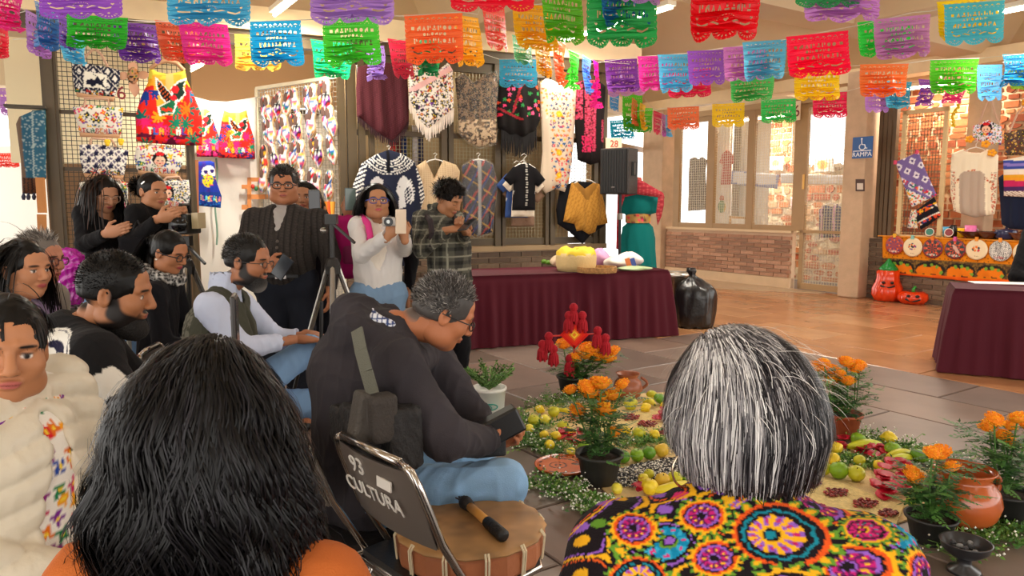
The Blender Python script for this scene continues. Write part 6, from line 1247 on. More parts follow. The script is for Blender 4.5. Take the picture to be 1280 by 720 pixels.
marigold('marigold in a black pot in front of the wine-red tablecloth', 716, 497, .16, .12, '#1c1b1b', [(704, 430, 9), (735, 437, 12), (745, 446, 10), (758, 446, 12), (766, 439, 9), (718, 447, 8), (717, 457, 6), (731, 443, 9), (752, 436, 8), (724, 441, 7)], seed=5, nleaf=330, spread=.24)
marigold('marigold in a terracotta pot right of the grey-haired woman', 1059, 550, .16, .115, '#a8502f', [(1021, 458, 9), (1038, 462, 10), (1058, 452, 10), (1070, 460, 9), (1040, 475, 10), (1060, 476, 9), (1075, 455, 8), (1030, 453, 8), (1050, 466, 8)], seed=7, nleaf=330, spread=.22)
marigold('low leafy marigold in a black pot beside the big clay pot', 1172, 684, .12, .105, '#2c2b2b', [(1174, 566, 14), (1140, 592, 12), (1190, 583, 10), (1146, 598, 11), (1165, 566, 10), (1181, 606, 6)], seed=9, nleaf=210, spread=.13, big=1.0)
marigold('marigold in a black pot behind the big clay pot', 1268, 656, .14, .12, '#242323', [(1243, 524, 11), (1236, 532, 12), (1255, 545, 12), (1272, 522, 11), (1266, 556, 8), (1262, 532, 9), (1284, 530, 11)], seed=11, nleaf=330, spread=.24)
c = fl(1224, 672); c[1] += .14; t = thing('clay_pot', 'large glazed terracotta cooking pot', 'pot', None, c); R_ = .135
MB().lathe([(.06, 0), (R_*.8, .012), (R_*1.1, .06), (R_*1.22, .12), (R_*1.12, .18), (R_*.86, .222), (R_*.82, .235), (R_*.98, .265), (R_*1.0, .272), (R_*.95, .275), (R_*.76, .235), (R_*.95, .15), (.02, .06)], c, 40).build('body', mat('#b85a2a', rough=.16, var=.15, vscale=6, spec=.7), t, smooth=True)
for q in (-1, 1): MB().tube([c+nA((q*R_*(.9+.35*sin(x)), 0, .2+.05*cos(x))) for x in nls(0, PI, 7)], .014, 7).build('handle', mat('#b25628', rough=.2), t, smooth=True)
c = fl(787, 503); c[1] += .1; t = thing('clay_jar', 'small brown clay jar behind the offering', 'jar', None, c); MB().lathe([(.05, 0), (.09, .02), (.115, .08), (.1, .14), (.07, .17), (.09, .2), (.095, .205), (.085, .2), (.06, .16), (.01, .05)], c, 30).build('body', mat('#9c5a3c', rough=.35, var=.1), t, smooth=True); MB().tube([c+nA((.1, 0, .08))+nA((.05*sin(x), 0, .09*x/PI)) for x in nls(0, PI, 7)], .012, 6).build('handle', mat('#8c4e34', rough=.4), t)
def platc(a, b, c):
    x, y = a-c[0], b-c[1]; r = hyp(x, y)/.155; th = at2(y, x); C = base(a, '#c8602a'); fill(C, (nab(r-.86) < .04) & (np.sin(th*14) > -.2), '#2a1a14'); s = hyp(x+.03, y+.01)/.155; fill(C, (nab(nmd(s*5, 1)-.5) < .13) & (s < .38), '#2a1a14'); fill(C, ellm(a, b, c[0]+.075, c[1]+.01, .03, .018), '#2a1a14'); fill(C, (nab(r-.6) < .04) & (th > .4) & (th < 1.8), '#2a1a14'); return C
c = fl(704, 586); t = thing('clay_plate', 'orange clay plate painted with black spirals on the floor', 'plate', None, c); soft('dish', lambda a, b, q: nA((a, b, .018+q)), nA([(c[0]+.155*cos(a), c[1]+.155*sin(a)) for a in [2*PI*i/40 for i in range(40)]]), (lambda a, b: platc(a, b, c)), parent=t, T=.006, fold=0, step=.007, m=mat(attr=True, rough=.25)); MB().lathe([(.14, .012), (.158, .02), (.165, .03), (.16, .033), (.148, .024)], c, 40).build('rim', mat('#c05a28', rough=.25), t, smooth=True)
c = fl(1214, 722); c[1] += .05; t = thing('incense_burner', 'black clay incense burner on a stem foot', 'incense burner', None, c); MB().lathe([(.065, 0), (.06, .012), (.028, .03), (.025, .06), (.06, .075), (.088, .1), (.094, .125), (.098, .13), (.09, .13), (.07, .1), (.01, .085)], c, 32).build('cup', mat('#26262a', rough=.3, spec=.6), t, smooth=True)
for k in range(9): a = k*.7; MB().ell(c+nA((.05*cos(a)*(.4+.6*(k % 2)), .05*sin(a)*(.4+.6*(k % 2)), .108)), (.014, .012, .01), rotz(a), n=6, m=4).build('coal', mat(['#4a4a4e', '#8a8a8c', '#2a2a2c'][k % 3], rough=.8), t)
MB().ell(c+nA((.092, -.01, .112)), (.012, .012, .012)).build('knob', mat('#2a2a2e', rough=.4), t)
# white paint bucket with a bushy herb
c = fl(611, 527); c[1] += .1; t = thing('bucket_plant', 'white plastic bucket with teal print holding a bushy green herb', 'potted plant', None, c); rb = .115
bk = MB().lathe([(rb*.85, 0), (rb*.88, .006), (rb, .2), (rb*1.07, .2), (rb*1.07, .222), (rb*.98, .222), (rb*.9, .19), (.01, .18)], c, 32).build('bucket', mat('#eeece6', rough=.4), t, smooth=True)
q = c+nA((.015, -rb*.985, .06)); letters('S', 'print_mark', q+nA((.0, .004, .03)), (1, 0, 0), UPZ, .05, mat('#2a9c8c', rough=.5), bk, .003)
MB().tube([q+nA((.045*cos(x), .012*abs(cos(x))**2, .045+.02*sin(x))) for x in nls(0, 2*PI, 25)[:-1]], .004, 5, closed=True).build('print_oval', mat('#2a9c8c', rough=.5), bk)
r = np.random.default_rng(4); V = []; F = []; C = []; k = 0; G = [lin(x) for x in ('#55823a', '#6c984a', '#7fa858', '#48722e')]; sb = MB()
for i in range(34):
    a = r.uniform(0, 6.28); L = r.uniform(.15, .27); d = nA((cos(a)*1.15, sin(a)*.8, .9)); d /= nrm_(d); b = c+UPZ*.2; e = b+d*L; sb.tube([b, b+d*L*.5, e], .003, 4)
    for j in range(30):
        p = b+d*L*r.uniform(.15, 1.); dd = r.normal(0, 1, 3); dd[2] = abs(dd[2])*.6; dd /= nrm_(dd); s = np.cross(dd, d); s = s/nrm_(s)*.007; l = r.uniform(.022, .04); V += [p, p+dd*l*.5+s, p+dd*l, p+dd*l*.5-s]; F.append((k, k+1, k+2, k+3)); C += [G[r.integers(4)]]*4; k += 4
sb.build('stems', mat('#6a8a4a', rough=.6), t)['kind'] = 'stuff'; o = obj('foliage', mesh_data('f', nA(V)-c, nA(F, np.int32), nA(C)), mat(attr=True, rough=.55), t); o['kind'] = 'stuff'
# god's eye on a stick in the back pot
Y0 = fl(716, 497)[1]+.02; cc = at(718, 419, Y0); t = thing('gods_eye', 'red and yellow yarn diamond on crossed sticks with red tassels', 'ornament', None, fl(716, 490)); G_ = lambda u, v, d=0.: at(u, v, Y0-d)
MB().bar(G_(718, 384), G_(717, 480), .012).build('stick', mat('#a83a24', rough=.6), t); MB().bar(G_(690, 420), G_(748, 417), .01).build('cross_stick', mat('#c8281c', rough=.6), t)
for k, (s, cl) in enumerate(((18, '#e01c14'), (14, '#f02a18'), (10.5, '#f0401c'), (7.5, '#f58a24'), (5, '#fad23a'), (2.6, '#f58a24'))):
    MB().prism([(0, s), (s, 0), (0, -s), (-s, 0)], lambda a, b, d: G_(718+a, 418.5+b, d), .004*k, .006+.005*k).build('yarn_band', mat(cl, rough=.9, bump=.5, bscale=120), t)
for k, (u, v) in enumerate(((717, 382), (711, 392), (728, 392), (686, 418), (678, 428), (692, 434), (747, 411), (757, 420), (712, 446))):
    top = G_(u, v, .01); L = .15; b = MB(); b.ell(top-UPZ*.015, (.034, .03, .036), n=10, m=6)
    for a in range(12): q = 2*PI*a/12; b.tube([top-UPZ*.02, top+nA((.027*cos(q), .025*sin(q), -.07)), top+nA((.036*cos(q), .03*sin(q), -L*(.9+.1*sin(5*q))))], [.012, .013, .01], 5)
    b.build('tassel', mat('#a80f22', rough=.9), t)
# ================================================================== folding chairs, drum, tripods, cameras
m_chr = mat('#c9c4be', rough=.18, metal=1.); m_vin = mat('#211f20', rough=.35, bump=.1, bscale=120); m_pan = mat('#7d736c', rough=.34, metal=.45)
def chair_parts():
    out = {}
    def add(n, b, m, smooth=True): me = mesh_data(n, ncat(b.V), b.F, None, smooth); me.materials.append(m); out.setdefault(n, []).append(me)
    P = [(x, y) for x, y in [(-.2, -.2), (.2, -.2), (.21, -.1), (.2, .16), (.15, .2), (-.15, .2), (-.2, .16), (-.21, -.1)]]
    add('seat', MB().prism(P, lambda a, b, d: (a, b, d), .43, .46), m_vin, False)
    add('seat_rim', MB().tube([(a, b, .432) for a, b in P], .011, 8, closed=True), m_chr)
    for s in (-1, 1):
        add('back_tube', MB().tube([(s*.15, -.285, .845), (s*.19, -.28, .83), (s*.205, -.262, .78), (s*.21, -.2, .62), (s*.21, -.06, .38), (s*.21, .2, 0.01)], .0115, 8), m_chr)
        add('rear_leg', MB().tube([(s*.185, .14, .425), (s*.185, -.02, .24), (s*.185, -.27, .01)], .011, 8), m_chr)
        add('hinge', MB().bar((s*.198, -.02, .44), (s*.198, -.12, .3), .03, .006), m_chr)
        for q in ((s*.21, .2, .0), (s*.185, -.27, .0)): add('foot_cap', MB().lathe([(.014, 0), (.016, .03), (.01, .03)], q, 10), m_vin)
    add('top_tube', MB().tube([(-.15, -.285, .845), (0, -.292, .848), (.15, -.285, .845)], .0115, 8), m_chr)
    b = MB(); V = []
    for i in range(9):
        x = -.195+.39*i/8; bow = -.022*(1-(x/.195)**2)
        for z, y in ((.6, -.205), (.68, -.232), (.76, -.258), (.825, -.278)): V.append((x, y+bow, z))
    n = len(V); V += [(x, y+.006, z) for x, y, z in V]; F = [(i*4+k, i*4+4+k, i*4+5+k, i*4+k+1) for i in range(8) for k in range(3)]; F += [tuple(q+n for q in f[::-1]) for f in F]; b.add(V, F); add('backrest', b, m_pan)
    add('crossbar', MB().tube([(-.185, -.2, .1), (.185, -.2, .1)], .008, 6), m_chr); add('crossbar', MB().tube([(-.21, .12, .12), (.21, .12, .12)], .008, 6), m_chr)
    return out
CHP = chair_parts()
def chair(lab, x, y, head):
    """head = direction the chair faces, as a vector"""
    a = math.atan2(head[1], head[0])-PI/2; t = thing('folding_chair', lab, 'chair', 'folding metal chairs of the audience', (x, y, 0), a)
    for n, L in CHP.items():
        for me in L: obj(n, me, None, t)
    return t
HD = nA((.75, .66)); HD /= nrm_(HD)
ch0 = chair('empty chrome folding chair numbered 93 holding the drum', -.17, 2.12, HD)
# lettering on its back (local frame of the chair)
def on_back(x, z): y = np.interp(z, (.6, .68, .76, .825), (-.205, -.232, -.258, -.278))-.022*(1-(x/.195)**2); return nA((x, y-.004, z))
m_wp = mat('#e9e4dc', rough=.6)
def chlet(txt, x, z, size, nm, sx=1.):
    o = letters(txt, nm, on_back(x, z), (1, 0, 0), on_back(x, z+.05)-on_back(x, z), size, m_wp, None, .0015, font_sx=sx); o.parent = ch0; return o
chlet('93', -.07, .755, .075, 'number'); chlet('CULTURA', -.02, .685, .066, 'lettering', 1.0)
o = MB().box(on_back(.07, .765)+nA((0, -.002, 0)), (.035, .002, .014)).build('sticker', m_wp, None); o.parent = ch0
# drum and beater
ca = nA((-.17, 2.12, 0))+nA((HD[0], HD[1], 0))*.02+nA((.03, -.0, 0)); t = thing('hand_drum', 'flat round hide drum laced with cord on the chair seat', 'drum', None, ca+UPZ*.462)
zb, zt_ = .462, .545; b = MB(); n = 24; R0 = .225
prof = [(R0*.98, zb), (R0, zb+.01), (R0*1.0, zt_-.02)]
MB().lathe([(.02, zb), *prof, (R0*.97, zt_-.012), (.02, zt_-.012)], ca, 12).build('shell', mat('#a8653f', rough=.6, var=.2, vscale=7, bump=.2), t)
Pd = [(ca[0]+R0*1.02*cos(2*PI*i/48)*(1-.025*(i % 4 in (1, 2, 3))), ca[1]+R0*1.02*sin(2*PI*i/48)*(1-.025*(i % 4 in (1, 2, 3)))) for i in range(48)]
def hide(a, b_): C = base(a, '#b08452'); nz = vnoise(a, b_, 14, 3)*.6+vnoise(a, b_, 40, 5)*.4; C *= (.45+.95*nz)[:, None]; return C
soft('hide', lambda a, b_, d: nA((a, b_, zt_-.006+d)), nA(Pd), hide, parent=t, T=.006, fold=0, step=.012, m=mat(attr=True, rough=.55))
for k in range(12):
    a = 2*PI*(k+.5)/12
    for q in (-.02, .02): e = nA((cos(a+q), sin(a+q), 0)); MB().tube([ca+e*R0*.96+UPZ*(zt_+.004), ca+e*R0*1.015+UPZ*(zt_-.012), ca+e*R0*.985+UPZ*zb], .0035, 5).build('lacing', mat('#d8c8a8', rough=.8), t)
q0 = ca+nA((-.02, .1, zt_+.02-0)); q1 = ca+nA((.10, -.13, zt_+.02)); t = thing('drum_beater', 'wooden drum beater with black taped grip resting on the drum', 'beater', None, (q0+q1)/2); d = q1-q0
MB().tube([q0+d*.1, q0+d*.62], .014, 10).build('shaft', mat('#d89a4a', rough=.5, var=.15), t, smooth=True); MB().tube([q0+d*.6, q0+d*.8, q0+d*1.0, q0+d*1.02], [.017, .019, .019, .015], 12).build('grip', mat('#141314', rough=.5, bump=.4, bscale=90), t, smooth=True); MB().tube([q0-d*.12, q0-d*.02, q0+d*.13], [.012, .022, .017], 10).build('head', mat('#221d1c', rough=.7, bump=.4), t, smooth=True)
for k in range(5): a = k*1.2; MB().tube([q0-d*.05, q0-d*.14+nA((.02*cos(a), .02*sin(a), .008))], [.004, .002], 5).build('thong', mat('#3a2a24', rough=.8), t)
def seat_at(lab, x, y, h): return chair(lab, x, y, nA(h)/nrm_(h))
# tripods
def tripod(lab, u, Y, vtop, zleg, spreadr, cam_lab=None):
    c = at(u, 300, Y); c = nA((c[0], c[1], 0)); zt = at(u, vtop, Y)[2]; t = thing('tripod', lab, 'tripod', None, c); m1 = mat('#2a2826', rough=.4, metal=.3); m2 = mat('#9a948c', rough=.25, metal=.8)
    MB().tube([c+UPZ*.5, c+UPZ*zt], .016, 8).build('centre_column', m1, t); MB().lathe([(.045, zleg-.05), (.05, zleg), (.035, zleg+.04), (.02, zleg+.05)], c, 12).build('collar', m1, t)
    for k in range(3):
        a = 2*PI*k/3+.7; e = nA((cos(a), sin(a), 0)); l = MB().tube([c+UPZ*zleg+e*.03, c+UPZ*zleg*.5+e*spreadr*.55], .017, 8).build('leg', m2, t); MB().tube([c+UPZ*zleg*.52+e*spreadr*.53, c+e*spreadr+UPZ*.01], .012, 8).build('lower_leg', m1, l); MB().tube([c+UPZ*zleg*.54+e*spreadr*.51, c+UPZ*zleg*.46+e*spreadr*.58], .022, 8).build('clamp', m1, l)
    MB().box(c+UPZ*(zt+.02), (.035, .03, .03)).build('head', m1, t); MB().bar(c+UPZ*zt, c+nA((.16, -.1, zt-.12)), .014).build('pan_handle', m1, t); MB().ell(c+nA((-.05, 0, zt-.05)), (.025, .02, .02)).build('knob', m2, t, smooth=True)
    return c, zt
tripod('tall photo tripod with grey legs beside the cardigan man', 415, 4.55, 278, 1.12, .42)
c2, z2 = tripod('dark camera tripod in front of the woman with hair bun', 232, 4.75, 305, 1.1, .4)
t = thing('video_camera', 'black video camera on the dark tripod', 'camera', None, c2+UPZ*(z2+.05)); b0 = c2+UPZ*(z2+.13)
MB().box(b0, (.06, .11, .065)).build('body', mat('#1a1919', rough=.4), t, bevel=.01); MB().tube([b0+nA((.02, -.1, .0)), b0+nA((.06, -.22, 0))], .045, 14).build('lens', mat('#0e0e10', rough=.2), t, smooth=True); MB().box(b0+nA((.09, 0, .02)), (.02, .06, .05)).build('side_screen', mat('#c8b48c', rough=.3), t); MB().tube([b0+nA((0, -.08, .06)), b0+nA((0, -.05, .12)), b0+nA((0, .06, .12)), b0+nA((0, .09, .06))], .012, 6).build('carry_handle', mat('#1a1919', rough=.5), t)
p0 = at(402, 377, 3.5); tag(MB().tube([p0+UPZ*.0, nA((p0[0]-.03, p0[1]-.05, .01))], .009, 8).build('monopod', mat('#161617', rough=.4)), 'thin black monopod standing by the man in the vest', 'monopod')
# ================================================================== implicit-surface modelling for people
def RC(a, b, ra, rb, k=.02, col=None, flat=None, op='add'): return dict(t='rc', a=nA(a, float), b=nA(b, float), ra=ra, rb=rb, k=k, col=col, flat=flat, op=op)
def EL(c, r, R=None, k=.02, col=None, op='add'): return dict(t='el', c=nA(c, float), r=nA(r, float)*np.ones(3), R=R, k=k, col=col, op=op)
def BX(c, h, R=None, rad=.01, k=.02, col=None, op='add'): return dict(t='bx', c=nA(c, float), h=nA(h, float), R=R, rad=rad, k=k, col=col, op=op)
def sd(p, X):
    if p['t'] == 'rc':
        a, b = p['a'], p['b']; q = X-a; ab = b-a
        if p['flat'] is not None:
            n, f = p['flat']; n = nA(n, float); n = n/nrm_(n); dn = q@n; t0 = np.clip((q@ab)/(ab@ab+1e-9), 0, 1); off = dn-t0*(ab@n); q = q+(off*(1/f-1))[..., None]*n
        t = np.clip((q@ab)/(ab@ab+1e-9), 0, 1); d = nrm_(q-t[..., None]*ab, axis=-1)-(p['ra']+t*(p['rb']-p['ra']))
        return d*(.5*(1+p['flat'][1]) if p['flat'] is not None and p['flat'][1] < 1 else 1)
    q = X-p['c']
    if p['R'] is not None: q = q@p['R']
    if p['t'] == 'el':
        k0 = nrm_(q/p['r'], axis=-1); k1 = nrm_(q/p['r']**2, axis=-1)+1e-9; return k0*(k0-1)/k1
    q = nab(q)-p['h']; return nrm_(np.maximum(q, 0), axis=-1)+np.minimum(q.max(-1), 0)-p['rad']
def bnd(p):
    if p['t'] == 'rc': r = max(p['ra'], p['rb']); return np.minimum(p['a'], p['b'])-r, np.maximum(p['a'], p['b'])+r
    if p['t'] == 'el': r = p['r'].max(); return p['c']-r, p['c']+r
    r = nrm_(p['h'])+p['rad']; return p['c']-r, p['c']+r
def sdf_mesh(prims, h):
    geo = [p for p in prims if p['op'] != 'paint']; add = [p for p in geo if p['op'] == 'add']
    lo = np.min([bnd(p)[0] for p in add], 0)-3*h; hi = np.max([bnd(p)[1] for p in add], 0)+3*h; N = np.ceil((hi-lo)/h).astype(int)+1
    F = np.full(N, .2, np.float32); ax_ = [lo[i]+h*np.arange(N[i]) for i in range(3)]
    for p in geo:
        a, b = bnd(p); m = p['k']+2.5*h; i0 = np.clip(np.floor((a-m-lo)/h).astype(int), 0, N-1); i1 = np.clip(np.ceil((b+m-lo)/h).astype(int)+1, 1, N)
        if (i1 <= i0).any(): continue
        sl = tuple(slice(i0[i], i1[i]) for i in range(3)); X = np.stack(np.meshgrid(*[ax_[i][sl[i]] for i in range(3)], indexing='ij'), -1); d = sd(p, X).astype(np.float32); f = F[sl]; k = p['k']
        if p['op'] == 'add': hh = np.maximum(k-nab(f-d), 0)/max(k, 1e-6); F[sl] = np.minimum(f, d)-hh*hh*k*.25
        elif p['op'] == 'sub': d = -d; hh = np.maximum(k-nab(f-d), 0)/max(k, 1e-6); F[sl] = np.maximum(f, d)+hh*hh*k*.25
        elif p['op'] == 'int': F[sl] = np.maximum(f, d); M = np.ones(N, bool); M[sl] = False; F[M] = np.maximum(F[M], .1)
    S = F < 0; c = sum(S[a:N[0]-1+a, b:N[1]-1+b, d:N[2]-1+d].astype(np.int8) for a in (0, 1) for b in (0, 1) for d in (0, 1)); act = (c > 0) & (c < 8); I = np.argwhere(act)
    acc = np.zeros((len(I), 3)); cnt = np.zeros(len(I)); cor = [(a, b, d) for a in (0, 1) for b in (0, 1) for d in (0, 1)]
    for A in cor:
        for ax3 in range(3):
            if A[ax3]: continue
            B = list(A); B[ax3] = 1; fa = F[I[:, 0]+A[0], I[:, 1]+A[1], I[:, 2]+A[2]]; fb = F[I[:, 0]+B[0], I[:, 1]+B[1], I[:, 2]+B[2]]; m = (fa < 0) != (fb < 0); t = np.where(m, fa/(fa-fb+1e-12), 0); P = nA(A, float)[None]+t[:, None]*(nA(B)-nA(A))[None]; acc += P*m[:, None]; cnt += m
    V = (I+acc/np.maximum(cnt, 1)[:, None])*h+lo; idx = np.full(act.shape, -1, np.int32); idx[act] = np.arange(len(I)); Q = []
    for ax3 in range(3):
        u, v = (ax3+1) % 3, (ax3+2) % 3; sl0 = [slice(None)]*3; sl1 = [slice(None)]*3; sl0[ax3] = slice(0, -1); sl1[ax3] = slice(1, None); s0 = S[tuple(sl0)]; s1 = S[tuple(sl1)]; E = np.argwhere(s0 != s1)
        ok = (E[:, u] > 0) & (E[:, v] > 0) & (E[:, u] < act.shape[u]) & (E[:, v] < act.shape[v]) & (E[:, ax3] < act.shape[ax3]); E = E[ok]; fl_ = s0[tuple(E.T)]
        def g(du, dv): K = E.copy(); K[:, u] -= du; K[:, v] -= dv; return idx[tuple(K.T)]
        q = np.stack([g(1, 1), g(0, 1), g(0, 0), g(1, 0)], 1); q[~fl_] = q[~fl_][:, ::-1]; Q.append(q)
    Q = ncat(Q); Q = Q[(Q >= 0).all(1)]
    return V, Q.astype(np.int32)
def sdf_color(prims, V, sg=.004):
    W = np.zeros(len(V)); C = np.zeros((len(V), 3))
    for p in prims:
        if p['op'] == 'add' and p['col'] is not None:
            d = np.clip(sd(p, V), -.012, .2); w = np.exp(-d/sg); W += w; C += w[:, None]*nA(lin(p['col']))
    C /= np.maximum(W, 1e-12)[:, None]
    for p in prims:
        if p['op'] == 'paint':
            d = sd(p, V); a = np.clip(.5-d/p['k'], 0, 1); C = C*(1-a[:, None])+a[:, None]*nA(lin(p['col']))
    return C
def vnormals(V, Q):
    n = np.zeros_like(V); f = np.cross(V[Q[:, 2]]-V[Q[:, 0]], V[Q[:, 3]]-V[Q[:, 1]])
    for i in range(4): np.add.at(n, Q[:, i], f)
    return n/np.maximum(nrm_(n, axis=1, keepdims=True), 1e-9)
def wrinkle(V, Q, amp, freq, seed=0, stretch=(1, 1, .6)):
    r = np.random.default_rng(seed); N = vnormals(V, Q); S = V*nA(stretch); d = np.zeros(len(V))
    for i in range(4):
        a = r.normal(0, 1, 3); a /= nrm_(a); b = r.normal(0, 1, 3); b /= nrm_(b); f = freq*(1+.7*i); w = np.sin(f*(S@a)+1.8*np.sin(f*.55*(S@b)+i)+r.uniform(0, 6)); d += (1-nab(w))**2*(1 if i < 2 else .6)-.3
    return V+N*(d*amp)[:, None]
m_skin = mat(attr=True, rough=.5, spec=.35, bump=.06, bscale=260, key='skin')
m_fab = mat(attr=True, rough=.85, sheen=.03, spec=.12, bump=.22, bscale=320, key='fab')
m_hair = mat(attr=True, rough=.38, spec=.2, key='hair')
def sdf_obj(name, prims, h, parent, m, wr=None, colf=None, extra=None, lab=None, disp=None):
    V, Q = sdf_mesh(prims, h)
    C = sdf_color(prims, V) if colf is None else colf(V, Q)
    Vs, Qs, Cs = [V], [Q], [C]; n = len(V)
    for pr, hh in (extra or []):
        v2, q2 = sdf_mesh(pr, hh); Vs.append(v2); Qs.append(q2+n); Cs.append(sdf_color(pr, v2)); n += len(v2)
    V = ncat(Vs); Q = ncat(Qs); C = ncat(Cs)
    if disp is not None: V = V+vnormals(V, Q)*disp(V)[:, None]
    if wr: V = wrinkle(V, Q, *wr)
    me = mesh_data(name, V-loc_of(parent), Q, C, True); o = obj(name, me, m, parent)
    if lab: o['label'] = lab
    return o
# --- hair strands: combed, falling under gravity, kept outside head and shoulders
def strands(R0, N0, D0, L, n, grav, coll, wav=0., wf=30., seed=0, stiff=.75, tgt=None):
    r = np.random.default_rng(seed); K = len(R0); P = np.empty((K, n+1, 3)); P[:, 0] = R0; d = D0/nrm_(D0, axis=1, keepdims=True); st = (L if np.ndim(L) else np.full(K, L))/n
    for i in range(n):
        d = d*stiff+nA((0, 0, -1.))*grav+d*(1-stiff-grav) if tgt is None else d*.5+.5*(tgt-P[:, i])/np.maximum(nrm_(tgt-P[:, i], axis=1, keepdims=True), 1e-3)
        d = d+r.normal(0, .03, (K, 3)); d /= nrm_(d, axis=1, keepdims=True); q = P[:, i]+d*st[:, None]
        for c, rad, Rm in coll:
            x = q-c; x = x@Rm if Rm is not None else x; k0 = nrm_(x/rad, axis=1); m = k0 < 1
            if m.any(): y = x[m]/k0[m][:, None]; y = y@Rm.T if Rm is not None else y; q[m] = c+y
        nd = q-P[:, i]; d = nd/np.maximum(nrm_(nd, axis=1, keepdims=True), 1e-9); P[:, i+1] = q
    if wav:
        t = nls(0, 1, n+1)[None, :, None]; T = np.gradient(P, axis=1); T /= np.maximum(nrm_(T, axis=2, keepdims=True), 1e-9); s = np.cross(T, nA((.25, 1., .1))+0*T); s /= np.maximum(nrm_(s, axis=2, keepdims=True), 1e-3); ph = (hsh(np.floor(R0[:, 0]*26), np.floor(R0[:, 2]*26+R0[:, 1]*22), seed)*6.28+hsh(R0[:, 0]*900, R0[:, 2]*900)*1.2)[:, None, None]; b = np.cross(T, s)
        arc = np.cumsum(np.ones((K, n+1, 1))*st[:, None, None], 1); P = P+wav*np.minimum(1, 3*t)*(np.sin(arc*wf+ph)*s+.7*np.cos(arc*wf*.8+ph*1.7)*b)
    return P
def ribbons(P, w, cen, cols):
    K, n = P.shape[:2]; T = np.gradient(P, axis=1); O = P-cen; s = np.cross(T, O); s /= np.maximum(nrm_(s, axis=2, keepdims=True), 1e-9); t = nls(0, 1, n)[None, :, None]; wd = w*np.minimum(1, (1.05-t)*3); A = P-s*wd/2; B = P+s*wd/2; V = np.stack([A, B], 2).reshape(-1, 3); i = (np.arange(K)[:, None]*n+np.arange(n-1)[None]).ravel()*2; F = np.stack([i, i+1, i+3, i+2], 1).astype(np.int32); C = np.repeat(cols, n*2, 0); return V, F, C
class Head:
    """head frame: right, forward, up; heading given as a horizontal vector, pitch down, roll to the right"""
    def __init__(s, c, heading, pitch=0., roll=0., sc=1.):
        f = nA((heading[0], heading[1], 0.)); f /= nrm_(f); yaw = math.atan2(f[1], f[0])-PI/2; s.R = rotz(yaw)@rotx(-pitch)@roty(roll); s.c = nA(c, float); s.sc = sc
    def p(s, x, y, z): return s.c+s.R@(nA((x, y, z))*s.sc)
    def E(s, x, y, z, rx, ry, rz, **k): return EL(s.p(x, y, z), nA((rx, ry, rz))*s.sc, s.R, **k)
    def C(s, a, b, ra, rb, **k): return RC(s.p(*a), s.p(*b), ra*s.sc, rb*s.sc, **k)
    def prims(s, skin, lip='#a85a4c', brow='#1c1614', eye=True, fem=False, jaw=1., fat=0., iris='#1c1210', closed=False, beard=None, stub=None):
        q = s.sc; L = [s.E(0, -.007, .03, .073, .089, .088, k=.01, col=skin), s.E(0, .022, -.03, (.060+.01*fat)*jaw, .066, .078, k=.03, col=skin), s.E(0, .055, -.088, .026*jaw, .026, .022, k=.03, col=skin), s.E(0, .068, .045, .05, .02, .033, k=.02, col=skin)]
        for e in (-1, 1):
            L += [s.E(e*.038, .058, -.022, .026+.006*fat, .026, .026, k=.025, col=skin), s.E(e*.045*jaw, .01, -.07, .026+.01*fat, .04, .03, k=.03, col=skin), s.C((e*.012, .088, .026), (e*.045, .075, .024), .01, .009, k=.014, col=skin)]
        for e in (-1, 1): L.append(s.E(e*.031, .1, .004, .017, .017, .0125, k=.012, op='sub'))
        for e in (-1, 1): L.append(s.E(e*.031, .074, .003, .0145, .014, .0135, k=.003, col=skin))
        L += [s.C((0, .088, .02), (0, .106, -.022), .0075, .0125, k=.012, col=skin), s.E(0, .108, -.028, .011, .01, .009, k=.008, col=skin)]
        for e in (-1, 1): L.append(s.E(e*.012, .098, -.031, .0075, .009, .0065, k=.006, col=skin))
        L += [s.C((-.02, .083, -.054), (.02, .083, -.054), .005, .005, k=.008, col=skin), s.E(0, .09, -.053, .02, .008, .0055, k=.006, col=skin), s.E(0, .087, -.063, .018, .009, .0065, k=.006, col=skin)]
        for e in (-1, 1): L += [s.E(e*.075, -.006, -.002, .009, .019, .031, k=.006, col=skin), s.E(e*.083, .0, .003, .0075, .011, .019, k=.003, op='sub')]
        P = lambda *a, k=.004, col=None: L.append(dict(s.E(*a), op='paint', k=k, col=col))
        if stub:
            P(0, -.08, .0, .09, .05, .06, k=.02, col=stub)
        if beard:
            P(0, .03, -.098, .09, .085, .046, k=.014, col=beard); P(0, .1, -.0445, .027, .02, .007, k=.006, col=beard)
            for e in (-1, 1): L += [dict(s.C((e*.07, .014, .022), (e*.064, .02, -.045), .011, .02), op='paint', k=.01, col=beard), dict(s.C((e*.064, .02, -.05), (e*.035, .07, -.085), .022, .026), op='paint', k=.01, col=beard)]; P(e*.03, .095, -.062, .008, .02, .02, k=.008, col=beard)
        P(0, .095, -.0575, .0225 if not beard else .018, .02, .0085 if not beard else .006, k=.005, col=lip); P(0, .1, -.0585, .02, .02, .0012, k=.002, col='#5a2a24')
        for e in (-1, 1):
            if closed: P(e*.031, .09, -.004, .015, .02, .0022, k=.003, col='#1a1210')
            else: P(e*.031, .09, .002, .0125, .02, .0052, k=.003, col='#e8ddd2'); P(e*.031, .09, .002, .0062, .02, .0062, k=.003, col=iris); P(e*.031, .09, .0075, .0145, .02, .0022, k=.003, col='#1a1210')
            P(e*.033, .09, .023, .0185, .03, .0042, k=.004, col=brow)
            P(e*.009, .105, -.036, .004, .01, .002, k=.003, col='#4a2a20')
        return L
    def scull(s, g=1.): return (s.p(0, -.007, .03), nA((.073, .089, .088))*s.sc*g, s.R)
